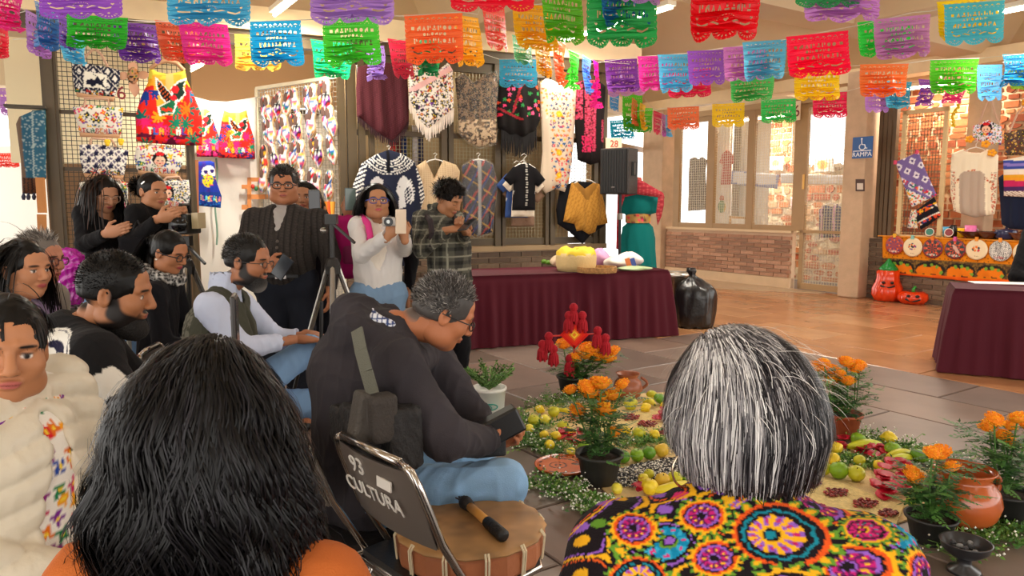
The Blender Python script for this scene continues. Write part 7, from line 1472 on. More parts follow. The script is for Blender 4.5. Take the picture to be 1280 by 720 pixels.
    def roots(s, n, seed=0, zmin=-.35, face=.35, top=.62):
        r = np.random.default_rng(seed); D = r.normal(0, 1, (n*4, 3)); D /= nrm_(D, axis=1, keepdims=True); ok = (D[:, 2] > zmin) & ((D[:, 1] < face) | (D[:, 2] > top)) & (D[:, 2] > zmin+np.maximum(0, D[:, 1]+.2)*.8); D = D[ok][:n]; c, rad, R = s.scull(1.01); return c+(D*rad)@R.T, D@R.T, D
def hand(w, dirv, nrm, skin, curl=.6, side=1, sc=1., spread=.0):
    """palm + five jointed fingers from wrist w; dirv toward the knuckles, nrm = direction the palm faces"""
    f = nA(dirv, float); f /= nrm_(f); n = nA(nrm, float); n -= f*(n@f); n /= nrm_(n); r = np.cross(f, n)*side; L = []
    pc = w+f*.05*sc; R = np.stack([r, f, n], 1); L.append(EL(pc, nA((.04, .052, .017))*sc, R, k=.012, col=skin)); L.append(RC(w-f*.03*sc, w+f*.02*sc, .027*sc, .027*sc, k=.02, col=skin, flat=(n, .75)))
    for i, (x, l, ra) in enumerate(((.028, .075, .0085), (.0095, .083, .009), (-.0095, .077, .0085), (-.027, .06, .0075))):
        p = w+f*.088*sc+r*x*sc; d = f+r*x*spread*10; a = curl*.5
        for j, fr in enumerate((.45, .32, .25)):
            dd = d*cos(a)+n*sin(a); dd /= nrm_(dd); q = p+dd*l*fr*sc; L.append(RC(p, q, ra*sc*(1-.08*j), ra*sc*(.95-.1*j), k=.006, col=skin)); p = q; a += curl*.9
    p = w+f*.022*sc+r*.03*sc; q = p+(f*.6+r*.65+n*.35)*.038*sc; L.append(RC(p, q, .0125*sc, .0105*sc, k=.012, col=skin)); L.append(RC(q, q+(f*.85+r*.1+n*.5*curl+n*.2)*.032*sc, .01*sc, .0085*sc, k=.006, col=skin)); return L
def glasses(parent, H, col='#1c1a1a', rim=.0022, wdt=.024, hgt=.018, lens=True):
    b = MB(); m = mat(col, rough=.3)
    t = []
    for e in (-1, 1):
        pts = [H.p(e*.033+wdt*math.copysign(abs(cos(x))**.8, cos(x)), .1, .0+hgt*math.copysign(abs(sin(x))**.8, sin(x))) for x in nls(0, 2*PI, 20)[:-1]]; b.tube(pts, rim*H.sc, 6, closed=True); b.tube([H.p(e*.057, .098, .006), H.p(e*.078, .06, .006), H.p(e*.081, -.02, .006)], rim*H.sc, 6)
    b.tube([H.p(-.01, .102, .004), H.p(0, .106, .007), H.p(.01, .102, .004)], rim*H.sc, 6); o = b.build('glasses', m, parent, smooth=True); return o
# ================================================================== people
def v3(*a): return nA(a, float)
def unit3(a): return a/np.maximum(nrm_(a, axis=1, keepdims=True), 1e-6)
def unit(v): v = nA(v, float); return v/nrm_(v)
def pose(base, fwd, sit=True, sc=1., lean=0., zoff=0.):
    """default joints; base = floor point under the pelvis, fwd = facing vector"""
    f = nA((*unit(fwd), 0)); r = nA((f[1], -f[0], 0)); B = v3(base[0], base[1], zoff)
    P = lambda x, y, z: B+r*x*sc+f*y*sc+UPZ*z*sc
    J = dict(f=f, r=r)
    if sit:
        q = lambda x, l, y=0: P(x, y+l*sin(lean), .55+l*cos(lean)); J.update(pel=P(0, 0, .55), che=q(0, .33), nk=q(0, .5), hd=q(0, .65), sR=q(.175, .45), sL=q(-.175, .45), eR=q(.23, .2, .08), eL=q(-.23, .2, .08), wR=P(.14, .36, .66), wL=P(-.14, .36, .66), hR=P(.09, .02, .54), hL=P(-.09, .02, .54), kR=P(.12, .45, .52), kL=P(-.12, .45, .52), aR=P(.12, .45, .09), aL=P(-.12, .45, .09))
    else:
        J.update(pel=P(0, 0, .95), che=P(0, .0, 1.24), nk=P(0, -.01, 1.43), hd=P(0, .02, 1.56), sR=P(.18, 0, 1.38), sL=P(-.18, 0, 1.38), eR=P(.25, -.03, 1.1), eL=P(-.25, -.03, 1.1), wR=P(.25, .08, .86), wL=P(-.25, .08, .86), hR=P(.09, 0, .92), hL=P(-.09, 0, .92), kR=P(.1, .02, .5), kL=P(-.1, .02, .5), aR=P(.11, -.02, .08), aL=P(-.11, -.02, .08))
    return J
def spine_n(J): s = unit(J['nk']-J['pel']); return unit(np.cross(s, J['r']))
def body(t, J, H, skin, hands, hp, h=.012, hh=.0045, slim=.85, arms=True):
    n = spine_n(J); L = [RC(J['pel'], J['che'], .13*slim, .135*slim, k=.03, col=skin, flat=(n, .6)), RC(J['che'], J['nk'], .12*slim, .05, k=.04, col=skin, flat=(n, .65)), RC(J['sR'], J['sL'], .04*slim, .04*slim, k=.03, col=skin), RC(J['nk'], H.p(0, -.02, -.06), .056*slim, .052*slim, k=.03, col=skin), RC(H.p(0, -.015, -.06), H.p(0, -.01, .0), .05, .06, k=.02, col=skin)]
    for s in 'RL':
        L += [RC(J['s'+s], J['e'+s], .045*slim, .036*slim, k=.02, col=skin), RC(J['e'+s], J['w'+s], .036*slim, .025*slim, k=.015, col=skin), RC(J['h'+s], J['k'+s], .07*slim, .05*slim, k=.03, col=skin), RC(J['k'+s], J['a'+s], .05*slim, .035*slim, k=.02, col=skin), RC(J['a'+s], J['a'+s]+J['f']*.14-UPZ*.04, .035, .03, k=.02, col=skin)]
    ex = [([RC(J['nk']*.6+H.c*.4, H.p(0, -.02, -.06), .054*slim, .05*slim, k=.02, col=skin)]+hp, hh)]
    for hd in hands: ex.append((hd, .0048))
    return sdf_obj('body', L, h, t, m_skin, extra=ex)
def top(t, J, col, name='jacket', h=.011, W=.17, belly=0., cuff=.9, sl=.055, hem=0., wr=(.004, 26, 1), colf=None, lab=None, openf=None, collar=None, subs=None, adds=None, disp=None, chest=1., m=None, dep=.64):
    n = spine_n(J); sp = unit(J['nk']-J['pel']); pel = J['pel']-sp*hem; L = [RC(pel, J['che'], W*.98, W*1.02*chest, k=.04, col=col, flat=(n, dep)), RC(J['che'], J['nk']-sp*.02, W*.86, .07, k=.06, col=col, flat=(n, .66)), RC(J['sR'], J['sL'], .06, .06, k=.06, col=col)]
    if belly: L.append(EL(J['pel']*.45+J['che']*.55+J['f']*.07, (belly, belly*.9, belly*1.1), k=.08, col=col))
    for s in 'RL':
        we = J['e'+s]+(J['w'+s]-J['e'+s])*cuff; L += [RC(J['s'+s], J['e'+s], sl*1.1, sl*.95, k=.035, col=col), RC(J['e'+s], we, sl*.92, sl*.72, k=.025, col=col)]
    if collar: L.append(RC(J['nk']-sp*.02, J['nk']+sp*collar[0], collar[1], collar[1]*.95, k=.02, col=col)); L.append(RC(J['nk'], J['nk']+sp*(collar[0]+.06), collar[1]*.78, collar[1]*.78, k=.008, op='sub'))
    else: L.append(RC(J['nk']-sp*.01+J['f']*.01, J['nk']+sp*.12+J['f']*.01, .062, .075, k=.01, op='sub'))
    for s in 'RL': we = J['e'+s]+(J['w'+s]-J['e'+s])*cuff; e = unit(J['w'+s]-J['e'+s]); L.append(RC(we+e*.01*0+e*sl*.55, we+e*.15, sl*.75, sl*.75, k=.006, op='sub'))
    sc_ = RC(pel-sp*(.08+W*.0), pel-sp*.5, W*1.6, W*1.6, k=.01, op='sub')
    L += (adds or [])+(subs or []); return sdf_obj(name, L, h, t, m or m_fab, wr=wr, colf=(None if colf is None else (lambda V, Q: colf(V, L))), lab=lab, disp=disp)
def trousers(t, J, col, h=.013, r=.085, wr=(.004, 24, 3), name='trousers', colf=None, W=.155):
    n = spine_n(J); L = [RC(J['hR'], J['hL'], W*.72, W*.72, k=.05, col=col), RC(J['pel'], J['pel']+unit(J['nk']-J['pel'])*.06, W*.95, W*.92, k=.04, col=col, flat=(n, .68))]
    for s in 'RL': L += [RC(J['h'+s], J['k'+s], r*1.05, r*.82, k=.04, col=col), RC(J['k'+s], J['a'+s]+UPZ*.0, r*.8, r*.66, k=.03, col=col)]
    o = sdf_obj(name, L, h, t, m_fab, wr=wr, colf=None if colf is None else (lambda V, Q: colf(V, L)))
    for s in 'RL':
        a = J['a'+s]; S = [RC(v3(a[0], a[1], .035)-J['f']*.03, v3(a[0], a[1], .03)+J['f']*.15, .04, .032, k=.02, col='#1a1716'), RC(v3(a[0], a[1], .09), v3(a[0], a[1], .04), .045, .045, k=.02, col='#1a1716')]; sdf_obj('shoe', S, .012, t, mat(attr=True, rough=.4))
    return o
def capprims(H, col, g=1.06, low=-.06, face=(.118, -.04, .064, .066, .094), back=0.):
    return [H.E(0, -.008, .034, .077*g, .0935*g, .092*g, k=.01, col=col), H.E(0, -.045, -.02+back, .064*g, .046*g, .066*g, k=.03, col=col), H.E(0, face[0], face[1], face[2], face[3], face[4], k=.012, op='sub'), dict(BX(H.p(0, .0, low-.12), nA((.14, .16, .12))*H.sc, H.R, rad=.0, k=.02), op='sub')]
def hcols(n, pal, seed=0, jit=.25):
    r = np.random.default_rng(seed); P = nA([lin(c) for c in pal]); return P[r.integers(0, len(P), n)]*r.uniform(1-jit, 1+jit, (n, 1))
def hair_obj(t, H, cap, Ps, cols, w, cen=None, name='hair', h=.0075, capcol=None):
    V, Q = sdf_mesh(cap, h); C = sdf_color(cap, V); V = wrinkle(V, Q, .0016, 120, 3, (1, 1, .3)); cen = H.c if cen is None else cen; A, F, D = ribbons(Ps, w, cen, cols); n = len(V)
    me = mesh_data(name, ncat([V, A])-loc_of(t), ncat([Q, F+n]).astype(np.int32), ncat([C, D]), True); return obj(name, me, m_hair, t)
def short_hair(t, H, pal, n=1500, L=.035, comb=(0, -.4, .5), w=.0028, low=-.035, seed=0, grav=.12, face=(.118, -.045, .068, .064, .1), top=.55, g=1.05, zmin=-.3, wav=0., stiff=.7):
    R0, N0, D0 = H.roots(n, seed, zmin, .3, top); r = np.random.default_rng(seed); d = N0*.6+(H.R@nA(comb))[None]+r.normal(0, .22, R0.shape); c, rad, R = H.scull(1.03); P = strands(R0, N0, d, L*r.uniform(.6, 1.2, len(R0)), 5, grav, [(c, rad, R)], wav, 60, seed, stiff)
    return hair_obj(t, H, capprims(H, pal[0], g, low, face), P, hcols(len(R0), pal, seed), w)
def long_hair(t, H, pal, n=1400, L=.4, seg=14, w=.005, seed=0, coll=(), wav=.004, wf=35, zmin=-.2, face=.1, top=.75, part=True, vol=1.14, grav=.3, low=-.1, zend=None, sides=1., fc=(.105, -.03, .06, .075, .1), capg=1.05, zjit=.03):
    R0, N0, D0 = H.roots(n, seed, zmin, face, top); r = np.random.default_rng(seed); c, rad, R = H.scull(1.); g = r.uniform(1.02, vol, len(R0)); R0 = c+((D0*g[:, None])*rad)@R.T
    sx = np.sign(D0[:, :1]+r.normal(0, .12, (len(R0), 1))) if part else 0; d = N0*.25+sx*H.R[:, 0][None]*sides-.25*H.R[:, 1][None]+r.normal(0, .1, R0.shape)-UPZ*.25
    P = strands(R0, N0, d, L, seg, grav, [(c, rad*vol*.97, R)]+list(coll), wav, wf, seed, .6)
    Q = (P-H.c)@H.R/H.sc; ok = ~((Q[..., 1] > .04) & (nab(Q[..., 0]) < .062) & (Q[..., 2] < .07) & (Q[..., 2] > -.13)).any(1); P = P[ok]; R0 = R0[ok]
    if zend is not None:
        ze = zend+r.normal(0, zjit, len(P)); m = P[:, :, 2] < ze[:, None]
        for i in range(1, seg+1): mm = m[:, i]; P[mm, i] = P[mm, i-1]*.999+P[mm, i]*.001
    return hair_obj(t, H, capprims(H, pal[0], capg, low, fc), P, hcols(len(R0), pal, seed), w)
def root(lab, J): return thing('person', lab, 'person', None, (J['pel'][0], J['pel'][1], 0))
def phone(lab, c, X, Z, w=.075, h=.155, col='#17171a', back='#2c2c30'):
    X = unit(X); Z = nA(Z, float); Z = unit(Z-X*(X@Z)); N = np.cross(X, Z); R = np.stack([X, N, Z], 1); t = thing('phone', lab, 'phone', None, c); MB().box(c, (w/2, .0045, h/2), R).build('case', mat(col, rough=.35), t, bevel=.004); MB().box(c+N*.005, (w/2-.004, .0008, h/2-.006), R).build('screen', mat(back, rough=.12), t)
    for k in range(2): MB().lathe([(.009, -.001), (.009, .003), (.0, .003)], (0, 0, 0), 10).build
    b = MB()
    for k in range(2): b.ell(c-N*.006+X*(w*.25)+Z*(h*.36-.026*k), (.009, .003, .009), R, n=10, m=5)
    b.build('lenses', mat('#0c0c10', rough=.1), t); return t
SK = ['#b3805c', '#a8734e', '#c08f6c', '#9c6a48', '#b98362']
BLK = ['#14110f', '#1c1816', '#0e0c0b', '#26211e']
# ---------------- grey-haired woman in the foreground -------------------------------------------------------------
J = pose((.34, 1.0), (-.12, 1)); hc = at(917, 508, 1.1); J['nk'] = v3(hc[0]+.005, 1.06, 1.06); J['sR'] = v3(.525, 1.03, .965); J['sL'] = v3(.16, 1.06, .975); J['che'] = v3(.335, 1.02, .86); J['eR'] = v3(.6, 1.03, .74); J['eL'] = v3(.08, 1.1, .74); J['wR'] = v3(.5, 1.35, .66); J['wL'] = v3(.2, 1.38, .66)
H = Head(hc, (-.38, 1), .12, 0, 1.02); t = root('grey-haired woman seated with her back turned, in a paisley blouse', J); sk = '#c99a7c'
body(t, J, H, sk, [hand(J['wR'], (-.2, .9, -.2), (0, 0, -1), sk, .4), hand(J['wL'], (.2, .9, -.2), (0, 0, -1), sk, .4, -1)], H.prims(sk, fem=True))
def paisley(V, L):
    x = (V-J['nk'])@J['r']*100; z = (J['nk'][2]-V[:, 2])*100; f = (V-J['nk'])@J['f']*100; y = z*1.0-np.clip(f, -12, 12)*.8; C = base(x, '#191216')
    d, i, ox, oy = vor(x*.1, y*.1, 2.6, 3); pick(C, (d < .26), i, ['#5c8a2a', '#e0a51e', '#7a4aa8', '#c8246c', '#8a5ab8']); fl2 = np.sin(x*.55+2.2*np.sin(y*.33))+.8*np.sin(y*.6+1.8*np.sin(x*.3)); fill(C, nab(fl2) < .2, '#e3a61c'); fill(C, nab(fl2-.52) < .11, '#8a56b4'); fill(C, nab(fl2+.6) < .1, '#d9581e')
    def med(cx, cy, rx, ry, pal, pet=12, rot=0., tear=.25):
        X, Y = x-cx, y-cy; X, Y = X*cos(rot)+Y*sin(rot), -X*sin(rot)+Y*cos(rot); th = at2(Y/ry, X/rx); r = hyp(X/rx, Y/ry)/(1+tear*np.cos(th)); out = r*(1+.05*np.cos(pet*2*th))
        fill(C, out < 1.28, '#191216'); fill(C, (out < 1.26) & (np.cos(pet*1.6*th) > -.35) & (r > 1.03), '#5e8c2c'); fill(C, (out < 1.16) & (np.cos(pet*1.6*th) > .35) & (r > 1.03), '#e3a61c')
        for rr, c in zip((1.04, .93, .8, .72, .6), pal): fill(C, r*(1+(.035*np.cos(pet*th) if rr < .9 else 0)) < rr, c)
        fill(C, (r < .6) & (r > .3) & (np.cos(pet*th) > .0), pal[5]); fill(C, (r < .52) & (r > .4) & (np.cos(pet*th) > .6), pal[6]); fill(C, r < .26, pal[7]); fill(C, r < .2, '#191216'); fill(C, r < .13, pal[2])
    A = ['#d9521c', '#191216', '#167a8c', '#191216', '#eaa81e', '#8a56b4', '#b81e62', '#e3a61c']; B = ['#eaa81e', '#191216', '#8a56b4', '#191216', '#0f7aa0', '#2f9cc0', '#c8246c', '#5e8c2c']; D = ['#eaa81e', '#d9521c', '#191216', '#8a56b4', '#5a1a50', '#b81e6c', '#eaa81e', '#8a56b4']
    med(-12.8, 7.2, 5.2, 4.4, B, 8, 2.6, .35); med(19.5, 8.8, 5.2, 4.6, B, 8, .5, .35); med(-8.2, 3.6, 3., 2.9, D, 10, .5, .1); med(-8.0, 11.4, 3.1, 2.9, D, 10, -.5, .1); med(9., 2.4, 5., 3.4, D, 12, .4, .35); med(10, 14.2, 5.2, 3.4, D, 12, 0, .35); med(.2, 8.2, 6.8, 5.2, A, 12, .05, .3); med(14.2, 8.0, 3.8, 2.6, ['#5e8c2c', '#e3a61c', '#b81e6c', '#191216', '#c8246c', '#7a1a4c', '#167a8c', '#e3a61c'], 12, 0, .3)
    med(-17.5, 4.2, 3.2, 3., D, 10, 1.5, .1); med(-17.8, 13, 4., 3.6, A, 10, 2., .2); med(0, 19, 6, 4.6, B, 10, 0, .2); med(-10, 19, 4, 4, A, 10, 1.); med(11, 21, 5, 4.4, A, 10, .3); med(22, 16, 4, 4, D, 10, .3, .1); med(24, 3.5, 3.2, 3., D, 10, 0, .1)
    return C
top(t, J, '#191216', 'blouse', h=.0036, W=.19, sl=.068, cuff=.5, wr=(.0022, 30, 5), colf=paisley, lab='black blouse printed with orange, teal and purple paisley', adds=[RC(J['nk']-UPZ*.02, J['sR']+v3(-.02, 0, .0), .05, .062, k=.05, col='#191216'), RC(J['nk']-UPZ*.02, J['sL']+v3(.02, 0, .0), .05, .062, k=.05, col='#191216')], dep=.7)
trousers(t, J, '#2a2a34')
r = np.random.default_rng(3); N_ = 9500; volc = H.p(0, -.014, .024); vr = nA((.086, .104, .102)); D0 = r.normal(0, 1, (N_*3, 3)); D0 /= nrm_(D0, axis=1, keepdims=True); D0 = D0[(D0[:, 2] > -.15) & ((D0[:, 1] < .45) | (D0[:, 2] > .3))][:N_]; g_ = r.uniform(.95, 1.03, len(D0)); R0 = volc+((D0*g_[:, None])*vr)@H.R.T; crown = unit((-.3, .1, 1.))
tan = D0-crown*(D0@crown)[:, None]; d_ = unit3(tan+nA((.12, -.25, 0)))@H.R.T-UPZ*.1+r.normal(0, .05, R0.shape); P = strands(R0, D0, d_, .3, 22, .36, [(volc, vr*.94, H.R), (J['nk']-UPZ*.0, nA((.062, .062, .07)), None)], .003, 26, 3, .62)
ze = 1.09+.02*nab(r.normal(0, 1, len(P)))+.03*(D0[:, 1] > .1); 
for i in range(1, 23):
    mm = P[:, i, 2] < ze; P[mm, i] = P[mm, i-1]*.999+P[mm, i]*.001
    low_ = np.clip((1.17-P[:, i, 2])/.09, 0, 1)[:, None]; P[:, i] += (volc-P[:, i])*nA((.2, .2, 0))*low_
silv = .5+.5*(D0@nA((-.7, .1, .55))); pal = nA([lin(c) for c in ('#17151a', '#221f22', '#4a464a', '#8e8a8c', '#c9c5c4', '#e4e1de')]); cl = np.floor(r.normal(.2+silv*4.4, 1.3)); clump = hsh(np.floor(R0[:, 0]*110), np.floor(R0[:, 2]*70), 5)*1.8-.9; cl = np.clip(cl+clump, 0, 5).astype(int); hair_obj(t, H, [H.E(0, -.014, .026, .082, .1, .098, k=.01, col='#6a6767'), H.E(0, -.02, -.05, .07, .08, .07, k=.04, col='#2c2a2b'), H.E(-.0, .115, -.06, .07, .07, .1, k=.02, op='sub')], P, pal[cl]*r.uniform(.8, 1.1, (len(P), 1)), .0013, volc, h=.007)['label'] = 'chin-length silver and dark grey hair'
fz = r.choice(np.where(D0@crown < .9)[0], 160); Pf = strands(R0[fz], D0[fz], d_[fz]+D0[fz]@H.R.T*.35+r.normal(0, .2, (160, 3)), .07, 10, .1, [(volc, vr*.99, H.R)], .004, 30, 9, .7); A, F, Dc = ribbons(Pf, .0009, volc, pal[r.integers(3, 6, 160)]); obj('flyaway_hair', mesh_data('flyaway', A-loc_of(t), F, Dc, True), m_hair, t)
e0 = at(862, 585, 1.06); MB().tube([e0+v3(.028*sin(x), .012*sin(x), .03*cos(x)) for x in nls(0, 2*PI, 30)[:-1]], .0018, 8, closed=True).build('hoop_earring', mat('#c8b8a0', rough=.2, metal=1.), t, smooth=True)
seat_at('chrome folding chair under the woman in the paisley blouse', .34, .98, (-.12, 1))
# ---------------- black wavy-haired woman in the foreground --------------------------------------------------------
J = pose((-.38, .92), (-.1, 1)); hc = at(266, 530, 1.02); J['nk'] = v3(hc[0], .98, 1.06); J['che'] = v3(hc[0], .95, .85); J['sR'] = v3(hc[0]+.16, .96, .97); J['sL'] = v3(hc[0]-.16, .98, .97); J['eR'] = v3(hc[0]+.2, 1.1, .8); J['eL'] = v3(hc[0]-.2, 1.02, .74); J['wR'] = v3(hc[0]+.06, 1.18, .93); J['wL'] = v3(hc[0]-.08, 1.2, .66)
H = Head(hc, (.05, 1), .15); t = root('woman with long wavy black hair seated with her back turned', J); sk = '#b87a52'; hp = at(294, 424, 1.4); J['wR'] = hp-UPZ*.17
body(t, J, H, sk, [hand(J['wR'], (0, .1, 1), (0, 1, 0), sk, .9, 1), hand(J['wL'], (0, .9, -.2), (0, 0, -1), sk, .4, -1)], H.prims(sk, fem=True))
top(t, J, '#b5602c', 'blouse', h=.009, W=.165, cuff=.3, wr=(.003, 26, 2), lab='orange-brown short-sleeved blouse'); trousers(t, J, '#2a2c3a')
phone('phone held up in front of the wavy-haired woman', at(294, 418, 1.4), (-.3, 1, 0), UPZ, col='#2a2422')
r = np.random.default_rng(8); N_ = 6500; volc = H.p(0, -.015, .026); vr = nA((.084, .1, .1)); D0 = r.normal(0, 1, (N_*3, 3)); D0 /= nrm_(D0, axis=1, keepdims=True); D0 = D0[(D0[:, 2] > -.3) & ((D0[:, 1] < .35) | (D0[:, 2] > .3))][:N_]; g_ = r.uniform(.94, 1.04, len(D0)); R0 = volc+((D0*g_[:, None])*vr)@H.R.T
crown = unit((.1, .25, 1)); tan = D0-crown*(D0@crown)[:, None]; d_ = unit3(tan+nA((.1, -.3, 0)))@H.R.T-UPZ*.1+r.normal(0, .05, R0.shape)
sh = [(volc, vr*.95, H.R), (J['nk'], nA((.06, .065, .08)), None), (J['che'], nA((.1, .125, .24)), None)]
P = strands(R0, D0, d_, .62*r.uniform(.8, 1.1, len(R0)), 34, .33, sh, .018, 50, 8, .6)
tt = nls(0, 1, 35)[None, :, None]; P = P+(P-v3(hc[0], hc[1], 0))*nA((.24, .0, 0))*tt**1.3
hair_obj(t, H, [H.E(0, -.014, .028, .08, .097, .096, k=.01, col='#0e0c0c'), RC(H.p(0, -.05, -.05), v3(hc[0], .84, .86), .08, .11, k=.06, col='#0e0c0c', flat=((0, 1, 0), .55)), H.E(0, .12, -.06, .075, .07, .11, k=.02, op='sub')], P, hcols(len(P), ['#080707', '#0c0a0b', '#110f10', '#171518', '#1f1d21', '#0a090a'], 4), .002, volc, h=.008)['label'] = 'long wavy black hair'
seat_at('chrome folding chair under the wavy-haired woman', -.38, .9, (-.1, 1))
# ---------------- woman in cream puffer jacket ---------------------------------------------------------------------
hc = at(7, 439, 1.68); J = pose((hc[0]-.08, 1.55), (.75, -.1)); J['nk'] = hc+v3(-.03, .02, -.135); J['che'] = v3(J['nk'][0]+.03, J['nk'][1]-.03, .88); J['pel'] = v3(J['nk'][0]+.05, J['nk'][1]-.03, .56); J['sR'] = v3(J['nk'][0]-.0, J['nk'][1]-.2, 1.02); J['sL'] = v3(J['nk'][0]+.02, J['nk'][1]+.18, 1.03); J['eR'] = v3(J['nk'][0]+.02, J['nk'][1]-.26, .76); J['eL'] = v3(J['nk'][0]+.1, J['nk'][1]+.22, .78); J['wR'] = v3(J['nk'][0]+.27, J['nk'][1]-.12, .66); J['wL'] = v3(J['nk'][0]+.3, J['nk'][1]+.1, .66)
for s, q in (('R', -.1), ('L', .1)): J['h'+s] = v3(J['pel'][0], J['pel'][1]+q, .54); J['k'+s] = v3(J['pel'][0]+.45, J['pel'][1]+q, .52); J['a'+s] = v3(J['pel'][0]+.45, J['pel'][1]+q, .09)
H = Head(hc, (.63, -.78), .02, -.06, 1.04); t = root('woman in a cream puffer jacket turning toward the viewer', J); sk = '#b57a54'
body(t, J, H, sk, [hand(J['wR'], (.9, .1, -.1), (0, 0, -1), sk, .5), hand(J['wL'], (.9, -.1, -.1), (0, 0, -1), sk, .5, -1)], H.prims(sk, lip='#b5605a', fem=True, fat=.6), hh=.0032)
ax3 = J['nk']; fr3 = unit((1, -.35, 0)); fo = J['nk']+fr3*.1
PUFF = lambda V: .012*(nab(np.sin((V[:, 2]+.25*nab((V-ax3)@v3(.2, 1, 0)))*PI/.062))**.6-.6)
opn = RC(J['nk']+v3(.12, -.03, -.03), J['pel']+v3(.17, -.09, .02), .03, .06, k=.015, op='sub')
top(t, J, '#d8cdb8', 'puffer_jacket', h=.0065, W=.185, sl=.072, cuff=.92, wr=(.002, 40, 3), collar=(.075, .085), lab='cream quilted puffer jacket', disp=PUFF, m=mat(attr=True, rough=.38, spec=.5, bump=.15, bscale=60), subs=[opn], dep=.78)
def embb(V, L):
    x = (V-J['nk'])@v3(.3, 1, 0); C = floral(x*100, V[:, 2]*100, '#efe8de', .24, ['#c81f5c', '#7a2a8c', '#e0701e', '#1f7a4a', '#2a4aa0', '#d8202c', '#f0a01e', '#8c2a7a'], 5, .5, 4); return C
top(t, J, '#efe8de', 'embroidered_blouse', h=.008, W=.176, sl=.045, cuff=.3, wr=None, colf=embb, lab='white blouse with bright flower embroidery', dep=.76); trousers(t, J, '#b9ae9c', W=.17)
c, rad, R = H.scull(1.)
long_hair(t, H, BLK+['#3a302c'], 2600, .2, 14, .003, 5, [(J['nk'], nA((.07, .07, .08)), None)], .001, 30, -.2, .15, .75, True, 1.04, .3, -.09, 1.2, .1, (.115, -.035, .064, .068, .088), zjit=.015)
r = np.random.default_rng(4); B_ = 420; D0 = np.stack([r.uniform(-.75, .75, B_), r.uniform(.5, .8, B_), r.uniform(.55, .8, B_)], 1); D0 /= nrm_(D0, axis=1, keepdims=True); R0 = c+((D0*1.05)*rad)@R.T; P = strands(R0, D0, (D0@R.T)*.5+H.R[:, 1][None]*.6-H.R[:, 2][None]*.4+np.sign(D0[:, :1])*H.R[:, 0][None]*.25, .075*r.uniform(.6, 1.15, B_), 8, .35, [(c, rad*1.06, R), (H.p(0, .03, .0), nA((.066, .066, .07))*1.08, R)], 0, 1, 4, .6); A, F, Dc = ribbons(P, .0032, H.c, hcols(B_, BLK, 2)); obj('fringe_hair', mesh_data('fringe', A-loc_of(t), F, Dc, True), m_hair, t)
seat_at('chrome folding chair under the woman in the puffer jacket', J['pel'][0], J['pel'][1], (1, 0))
# ---------------- bearded man in black long-sleeved printed shirt --------------------------------------------------
hc = at(143, 366, 2.32); J = pose((-1.42, 2.2), (.9, .25)); J['nk'] = at(98, 412, 2.33); J['che'] = at(66, 460, 2.3); J['pel'] = v3(-1.47, 2.22, .57); J['sR'] = at(118, 445, 2.12); J['sL'] = at(120, 425, 2.5); J['eR'] = at(163, 506, 2.05); J['eL'] = at(175, 480, 2.55); J['wR'] = at(236, 470, 2.35); J['wL'] = at(228, 478, 2.5)
H = Head(hc, (.93, .22), .16, .05, 1.06); t = root('bearded man leaning forward in a black shirt with white bone print', J); sk = '#a56c48'; HP = H.prims(sk, brow='#120e0c', beard='#1a1412', stub='#241a15')
body(t, J, H, sk, [hand(J['wR'], (.9, .3, -.15), (0, .2, -1), sk, .5), hand(J['wL'], (.9, -.2, -.1), (0, 0, -1), sk, .6, -1)], HP, hh=.004)
bn = J['sR']*.48+J['eR']*.52; b2 = J['eR']*.8+J['sR']*.2
def shp(V, L):
    C = base(V[:, 0], '#1b1a1c'); q = V-CAMP*0
    def seg(a, b, ra, col):
        ab = b-a; tt = np.clip(((V-a)@ab)/(ab@ab), 0, 1); d = nrm_(V-a-tt[:, None]*ab, axis=1); fill(C, d < ra, col)
    s0, e0_ = J['sR'], J['eR']; out = v3(.0, -.055, .03); m0 = s0+(e0_-s0)*.66+out; m1 = e0_+(J['wR']-e0_)*.18+out*.9
    for pt in (m0+v3(.012, 0, .02), m0+v3(-.018, 0, -.012)): seg(pt, pt+v3(.001, 0, 0), .04, '#ded9d0')
    seg(m0, m1, .034, '#ded9d0'); seg(m1+v3(.02, 0, -.01), m1+v3(.021, 0, -.01), .042, '#ded9d0')
    # chest/back emblem: pale rib forms with dark gaps
    c0 = at(62, 441, 2.12); a = (V-c0)@unit((.97, .2, .0)); b = (V-c0)[:, 2]; near = ((V-c0)@v3(-.2, .97, 0) < .1)
    X, Y = a*100+b*35, b*100-a*22; ring1 = (hyp(X/9, (Y)/6.2) < 1) & near; fill(C, ring1, '#e3dfd6'); fill(C, (hyp(X/8.3, Y/5.5) < 1) & near, '#23213a'); fill(C, (hyp(X/7.6, (Y-.4)/4.9) < 1) & (hyp((X+1)/6.2, (Y+1.)/3.9) > 1) & near, '#e3dfd6'); fill(C, (hyp((X+2.5)/2.4, (Y+.2)/1.5) < 1) & near, '#e3dfd6'); fill(C, (hyp((X+.2)/4.2, (Y+2.6)/1.5) < 1) & near, '#e3dfd6')
    return C
top(t, J, '#1b1a1c', 'shirt', h=.0058, W=.172, sl=.058, cuff=.82, wr=(.0028, 24, 8), colf=shp, lab='black long-sleeved shirt with white bone print', dep=.72, adds=[RC(J['nk']-v3(.02, 0, .02), J['sR'], .06, .062, k=.05, col='#1b1a1c'), RC(J['nk']-v3(.02, 0, .02), J['sL'], .06, .062, k=.05, col='#1b1a1c')]); trousers(t, J, '#c4bcb0')
short_hair(t, H, ['#12100f', '#1a1716', '#242020'], 3600, .016, (0, .1, .3), .0022, -.02, 3, .05, (.122, -.045, .072, .064, .1), .5, 1.04, -.25)
